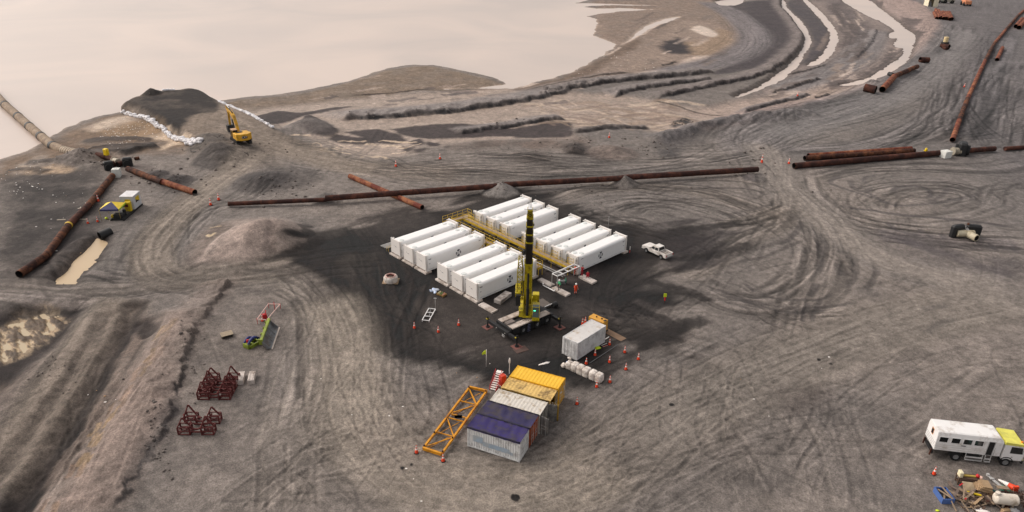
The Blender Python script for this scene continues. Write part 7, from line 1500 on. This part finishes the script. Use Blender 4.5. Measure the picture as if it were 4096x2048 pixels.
# ------------------------------------------------------------------ workers
SKIN = mat('skin', (176, 128, 104), .6, var=.05); HATW = mat('white_hard_hat', (232, 230, 226), .4, var=.02); CORA = mat('orange_coverall', (222, 74, 34), .8, var=.1); CRED = mat('dark_red_coverall', (150, 28, 40), .8, var=.12); TROU = mat('dark_trousers', (36, 36, 44), .85, var=.1); VEST = mat('green_vest', (78, 172, 120), .75, var=.08); BOOT = mat('work_boot', (38, 32, 30), .8); HAIR = mat('dark_hair', (34, 28, 26), .8)
def person(label, loc, rz, suit, legs, hat=None, pose='stand', bands=True):
    """one skinned body: joints placed in metres, x forward, y left"""
    J = {}; E_ = []
    def jn(n, p, r, par=None, m=0):
        J[n] = (len(J), Vector(p), r, m)
        if par: E_.append((J[par][0], J[n][0]))
    if pose == 'crouch':
        jn('pel', (0, 0, .38), .15, None, 0); jn('bel', (.1, 0, .55), .15, 'pel'); jn('chest', (.22, 0, .76), .165, 'bel'); jn('neckb', (.3, 0, .92), .07, 'chest'); jn('neck', (.34, 0, .98), .055, 'neckb', 2); jn('head', (.4, 0, 1.1), .1, 'neck', 2); jn('crown', (.4, 0, 1.19), .08, 'head', 2)
        legs_ = {1: [(.1, .12, .36), (.42, .2, .48), (.2, .16, .08), (.38, .17, .05)], -1: [(.1, -.12, .36), (.44, -.18, .5), (.22, -.16, .08), (.4, -.17, .05)]}
        arms = {1: [(.24, .2, .84), (.38, .3, .62), (.6, .2, .5)], -1: [(.24, -.2, .84), (.4, -.3, .6), (.62, -.16, .5)]}
    else:
        st = .16 if pose == 'walk' else .02
        ln = .1 if pose == 'work' else 0
        jn('pel', (0, 0, .94), .145, None, 1); jn('bel', (.01 + ln * .4, 0, 1.1), .14, 'pel'); jn('chest', (.02 + ln, 0, 1.3), .17, 'bel'); jn('neckb', (.02 + ln * 1.4, 0, 1.46), .075, 'chest'); jn('neck', (.03 + ln * 1.6, 0, 1.52), .058, 'neckb', 2); jn('head', (.05 + ln * 1.8, 0, 1.63), .1, 'neck', 2); jn('crown', (.05 + ln * 1.8, 0, 1.72), .085, 'head', 2)
        legs_ = {1: [(0, .1, .9), (st + .05, .11, .5), (st * .9, .11, .1), (st + .17, .12, .05)], -1: [(0, -.1, .9), (-st * .2 + .03, -.11, .5), (-st * 1.6, -.11, .12), (-st + .1, -.12, .05)]}
        if pose == 'work': arms = {1: [(.1, .2, 1.4), (.3, .28, 1.2), (.52, .16, 1.28)], -1: [(.1, -.2, 1.4), (.3, -.28, 1.18), (.54, -.12, 1.22)]}
        elif pose == 'arm': arms = {1: [(.02, .2, 1.4), (.0, .3, 1.14), (.16, .28, .92)], -1: [(.02, -.2, 1.4), (.08, -.36, 1.2), (.26, -.4, 1.36)]}
        else: arms = {1: [(.02, .2, 1.4), (-.06, .28, 1.14), (.1, .27, .92)], -1: [(.02, -.2, 1.4), (.05, -.28, 1.14), (.2, -.24, .96)]}
    for s in (1, -1):
        t = str(s); a, b, c, d = legs_[s]; lm_ = 1 if pose != 'crouch' else 1
        jn('hip' + t, a, .105, 'pel', lm_); jn('knee' + t, b, .075, 'hip' + t, lm_); jn('ank' + t, c, .055, 'knee' + t, lm_); jn('toe' + t, d, .05, 'ank' + t, 3)
        a, b, c = (Vector(v) for v in arms[s]); jn('sho' + t, a, .075, 'chest', 0); jn('elb' + t, b, .055, 'sho' + t, 0); jn('wri' + t, c, .038, 'elb' + t, 0); dv = (c - b).normalized(); sd = dv.orthogonal().normalized()
        up_v = Vector((0, s * 1.0, 0)); sd = (up_v - dv * up_v.dot(dv)).normalized(); bend = dv.cross(sd) * .3 * s
        jn('palm' + t, c + dv * .08, .04, 'wri' + t, 2)
        for k, (off, l) in enumerate(((-.03, .07), (-.01, .085), (.011, .08), (.03, .062))):
            jn(f'f{k}a{t}', c + dv * .12 + sd * off, .011, 'palm' + t, 2); jn(f'f{k}b{t}', c + dv * (.12 + l * .5) + sd * off * 1.1 + bend * .03, .0095, f'f{k}a{t}', 2); jn(f'f{k}c{t}', c + dv * (.12 + l) + sd * off * 1.1 + bend * .09, .008, f'f{k}b{t}', 2)
        jn('th1' + t, c + dv * .06 - sd * .045, .013, 'palm' + t, 2); jn('th2' + t, c + dv * .1 - sd * .065 + bend * .05, .01, 'th1' + t, 2)
    me = bpy.data.meshes.new('body'); me.from_pydata([v[1] for v in J.values()], E_, []); ob = bpy.data.objects.new('tmp', me); COL.objects.link(ob)
    sk = ob.modifiers.new('skin', 'SKIN'); sk.use_smooth_shade = True; sv = me.skin_vertices[0].data
    for v in J.values(): sv[v[0]].radius = (v[2], v[2])
    sv[0].use_root = True; su = ob.modifiers.new('sub', 'SUBSURF'); su.levels = 1; su.render_levels = 1
    dg = bpy.context.evaluated_depsgraph_get(); bm_ = bpy.data.meshes.new_from_object(ob.evaluated_get(dg)); bpy.data.objects.remove(ob)
    ms = [suit, legs, SKIN, BOOT, REFL]; bm_.materials.clear(); [bm_.materials.append(m) for m in ms]
    seg = [(list(J.values())[a], list(J.values())[b]) for a, b in E_]
    for f in bm_.polygons:
        c = f.center; best = 9; mi = 0
        for a, b in seg:
            d = b[1] - a[1]; t = max(0, min(1, (c - a[1]).dot(d) / max(d.length_squared, 1e-9))); e = (c - a[1] - d * t).length
            if e < best: best = e; mi = b[3]
        if bands and mi in (0, 1) and pose != 'crouch' and (1.12 < c.z < 1.17 or .3 < c.z < .36): mi = 4
        f.material_index = mi; f.use_smooth = True
    o = thing('person', label, 'person', loc, rz, None); bo = bpy.data.objects.new('body', bm_); COL.objects.link(bo); bo.parent = o
    h = J['head'][1]; F = MB()
    for y in (-.038, .038): F.blob((h.x + .088, y, h.z + .02), (.014, .016, .011), 8, 5, 0)
    F.build('eyes', BOOT, o); MB().blob((h.x + .105, 0, h.z - .012), (.02, .014, .024), 8, 5, 0).blob((h.x + .03, .1, h.z), (.02, .012, .03), 8, 5, 0).blob((h.x + .03, -.1, h.z), (.02, .012, .03), 8, 5, 0).build('nose_and_ears', SKIN, o); MB().blob((h.x + .092, 0, h.z - .055), (.01, .028, .007), 8, 5, 0).build('mouth', mat('lips', (140, 80, 72), .6), o)
    if hat: MB().lathe([(0, .15), (.07, .14), (.115, .09), (.132, .02), (.135, 0), (.16, -.005), (.15, -.012), (.12, 0)], 18, M=Matrix.Translation((h.x, 0, h.z + .055))).build('hard_hat', hat, o)
    else: MB().blob((h.x - .02, 0, h.z + .055), (.115, .11, .085), 12, 8, .04, 3).build('hair', HAIR, o)
    return o
def stand(p, z=0.0): return Vector((p.x, p.y, gz(p.x, p.y) + z))
person('worker in green vest and white hard hat stepping on the slab', stand(k4(430, 1088, .28), .27), R(200), VEST, TROU, HATW, 'walk', False)
person('worker in orange coverall and white hard hat on the dark soil', stand(k4(750, 1165)), R(-60), CORA, CORA, HATW, 'arm')
person('worker in orange coverall bending at the valves below the rack', stand(k4(725, 800)), R(20), CORA, CORA, None, 'work')
person('worker in dark red coverall standing on the slab at the tank corner', stand(k4(878, 812, .28), .27), R(70), CRED, CRED, None, 'work', False)
person('worker in dark red crouching on the slab with back turned', stand(k4(990, 862, .28), .27), R(80), CRED, CRED, None, 'crouch', False)
# ------------------------------------------------------------------ scattered rubbish and clods nobody could count
f = MB(); r2 = random.Random(9)
def bits(pts, n, spread):
    for k in range(n):
        c = r2.choice(pts); p = D(c[0] + r2.gauss(0, spread), c[1] + r2.gauss(0, spread * .45)); g = gz(p.x, p.y); s = r2.uniform(.05, .16)
        f.blob((p.x, p.y, g + s * .2), (s * r2.uniform(.6, 1.6), s, s * .35), 6, 4, .3, r2.randrange(999), mi=0 if r2.random() < .8 else 1)
bits([(40, 430), (90, 420), (120, 445), (30, 460), (70, 470)], 44, 26); bits([(150, 480), (200, 520), (240, 470), (120, 560), (190, 620)], 20, 28); bits([(280, 330), (330, 320), (370, 330), (300, 350)], 110, 24); bits([(1560, 150), (1500, 180), (1620, 160)], 90, 34); bits([(230, 975), (250, 960), (265, 1000)], 6, 12); bits([(820, 930), (1240, 940), (1900, 1010), (2070, 900), (900, 1050), (1080, 1250)], 16, 60)
lt = f.build('litter', [REFL, mat('brown_litter', (150, 120, 90), .8)]); lt['kind'] = 'stuff'
f = MB()
for k in range(900):
    c = r2.choice([(440, 450, 60, 14), (590, 380, 50, 14), (1440, 360, 60, 16), (1715, 306, 14, 6), (1660, 372, 40, 14), (1150, 295, 150, 8), (480, 880, 12, 60), (400, 1100, 16, 60), (360, 240, 60, 10), (1500, 480, 240, 24), (1900, 420, 30, 18), (230, 405, 40, 10), (1250, 480, 18, 6), (100, 930, 60, 20), (700, 470, 60, 20)])
    p = D(c[0] + r2.gauss(0, c[2]), c[1] + r2.gauss(0, c[3])); g = gz(p.x, p.y); s = abs(r2.gauss(0, .07)) * (1 if p.y < 120 else 1.9) + .04
    if g < -.5: continue
    f.blob((p.x, p.y, g + s * .3), (s, s * r2.uniform(.7, 1.2), s * .7), 6, 4, .3, r2.randrange(999))
cl = f.build('soil_clods', mat('dark_clod', (98, 90, 85), .95, var=.3, scale=.2)); cl['kind'] = 'stuff'
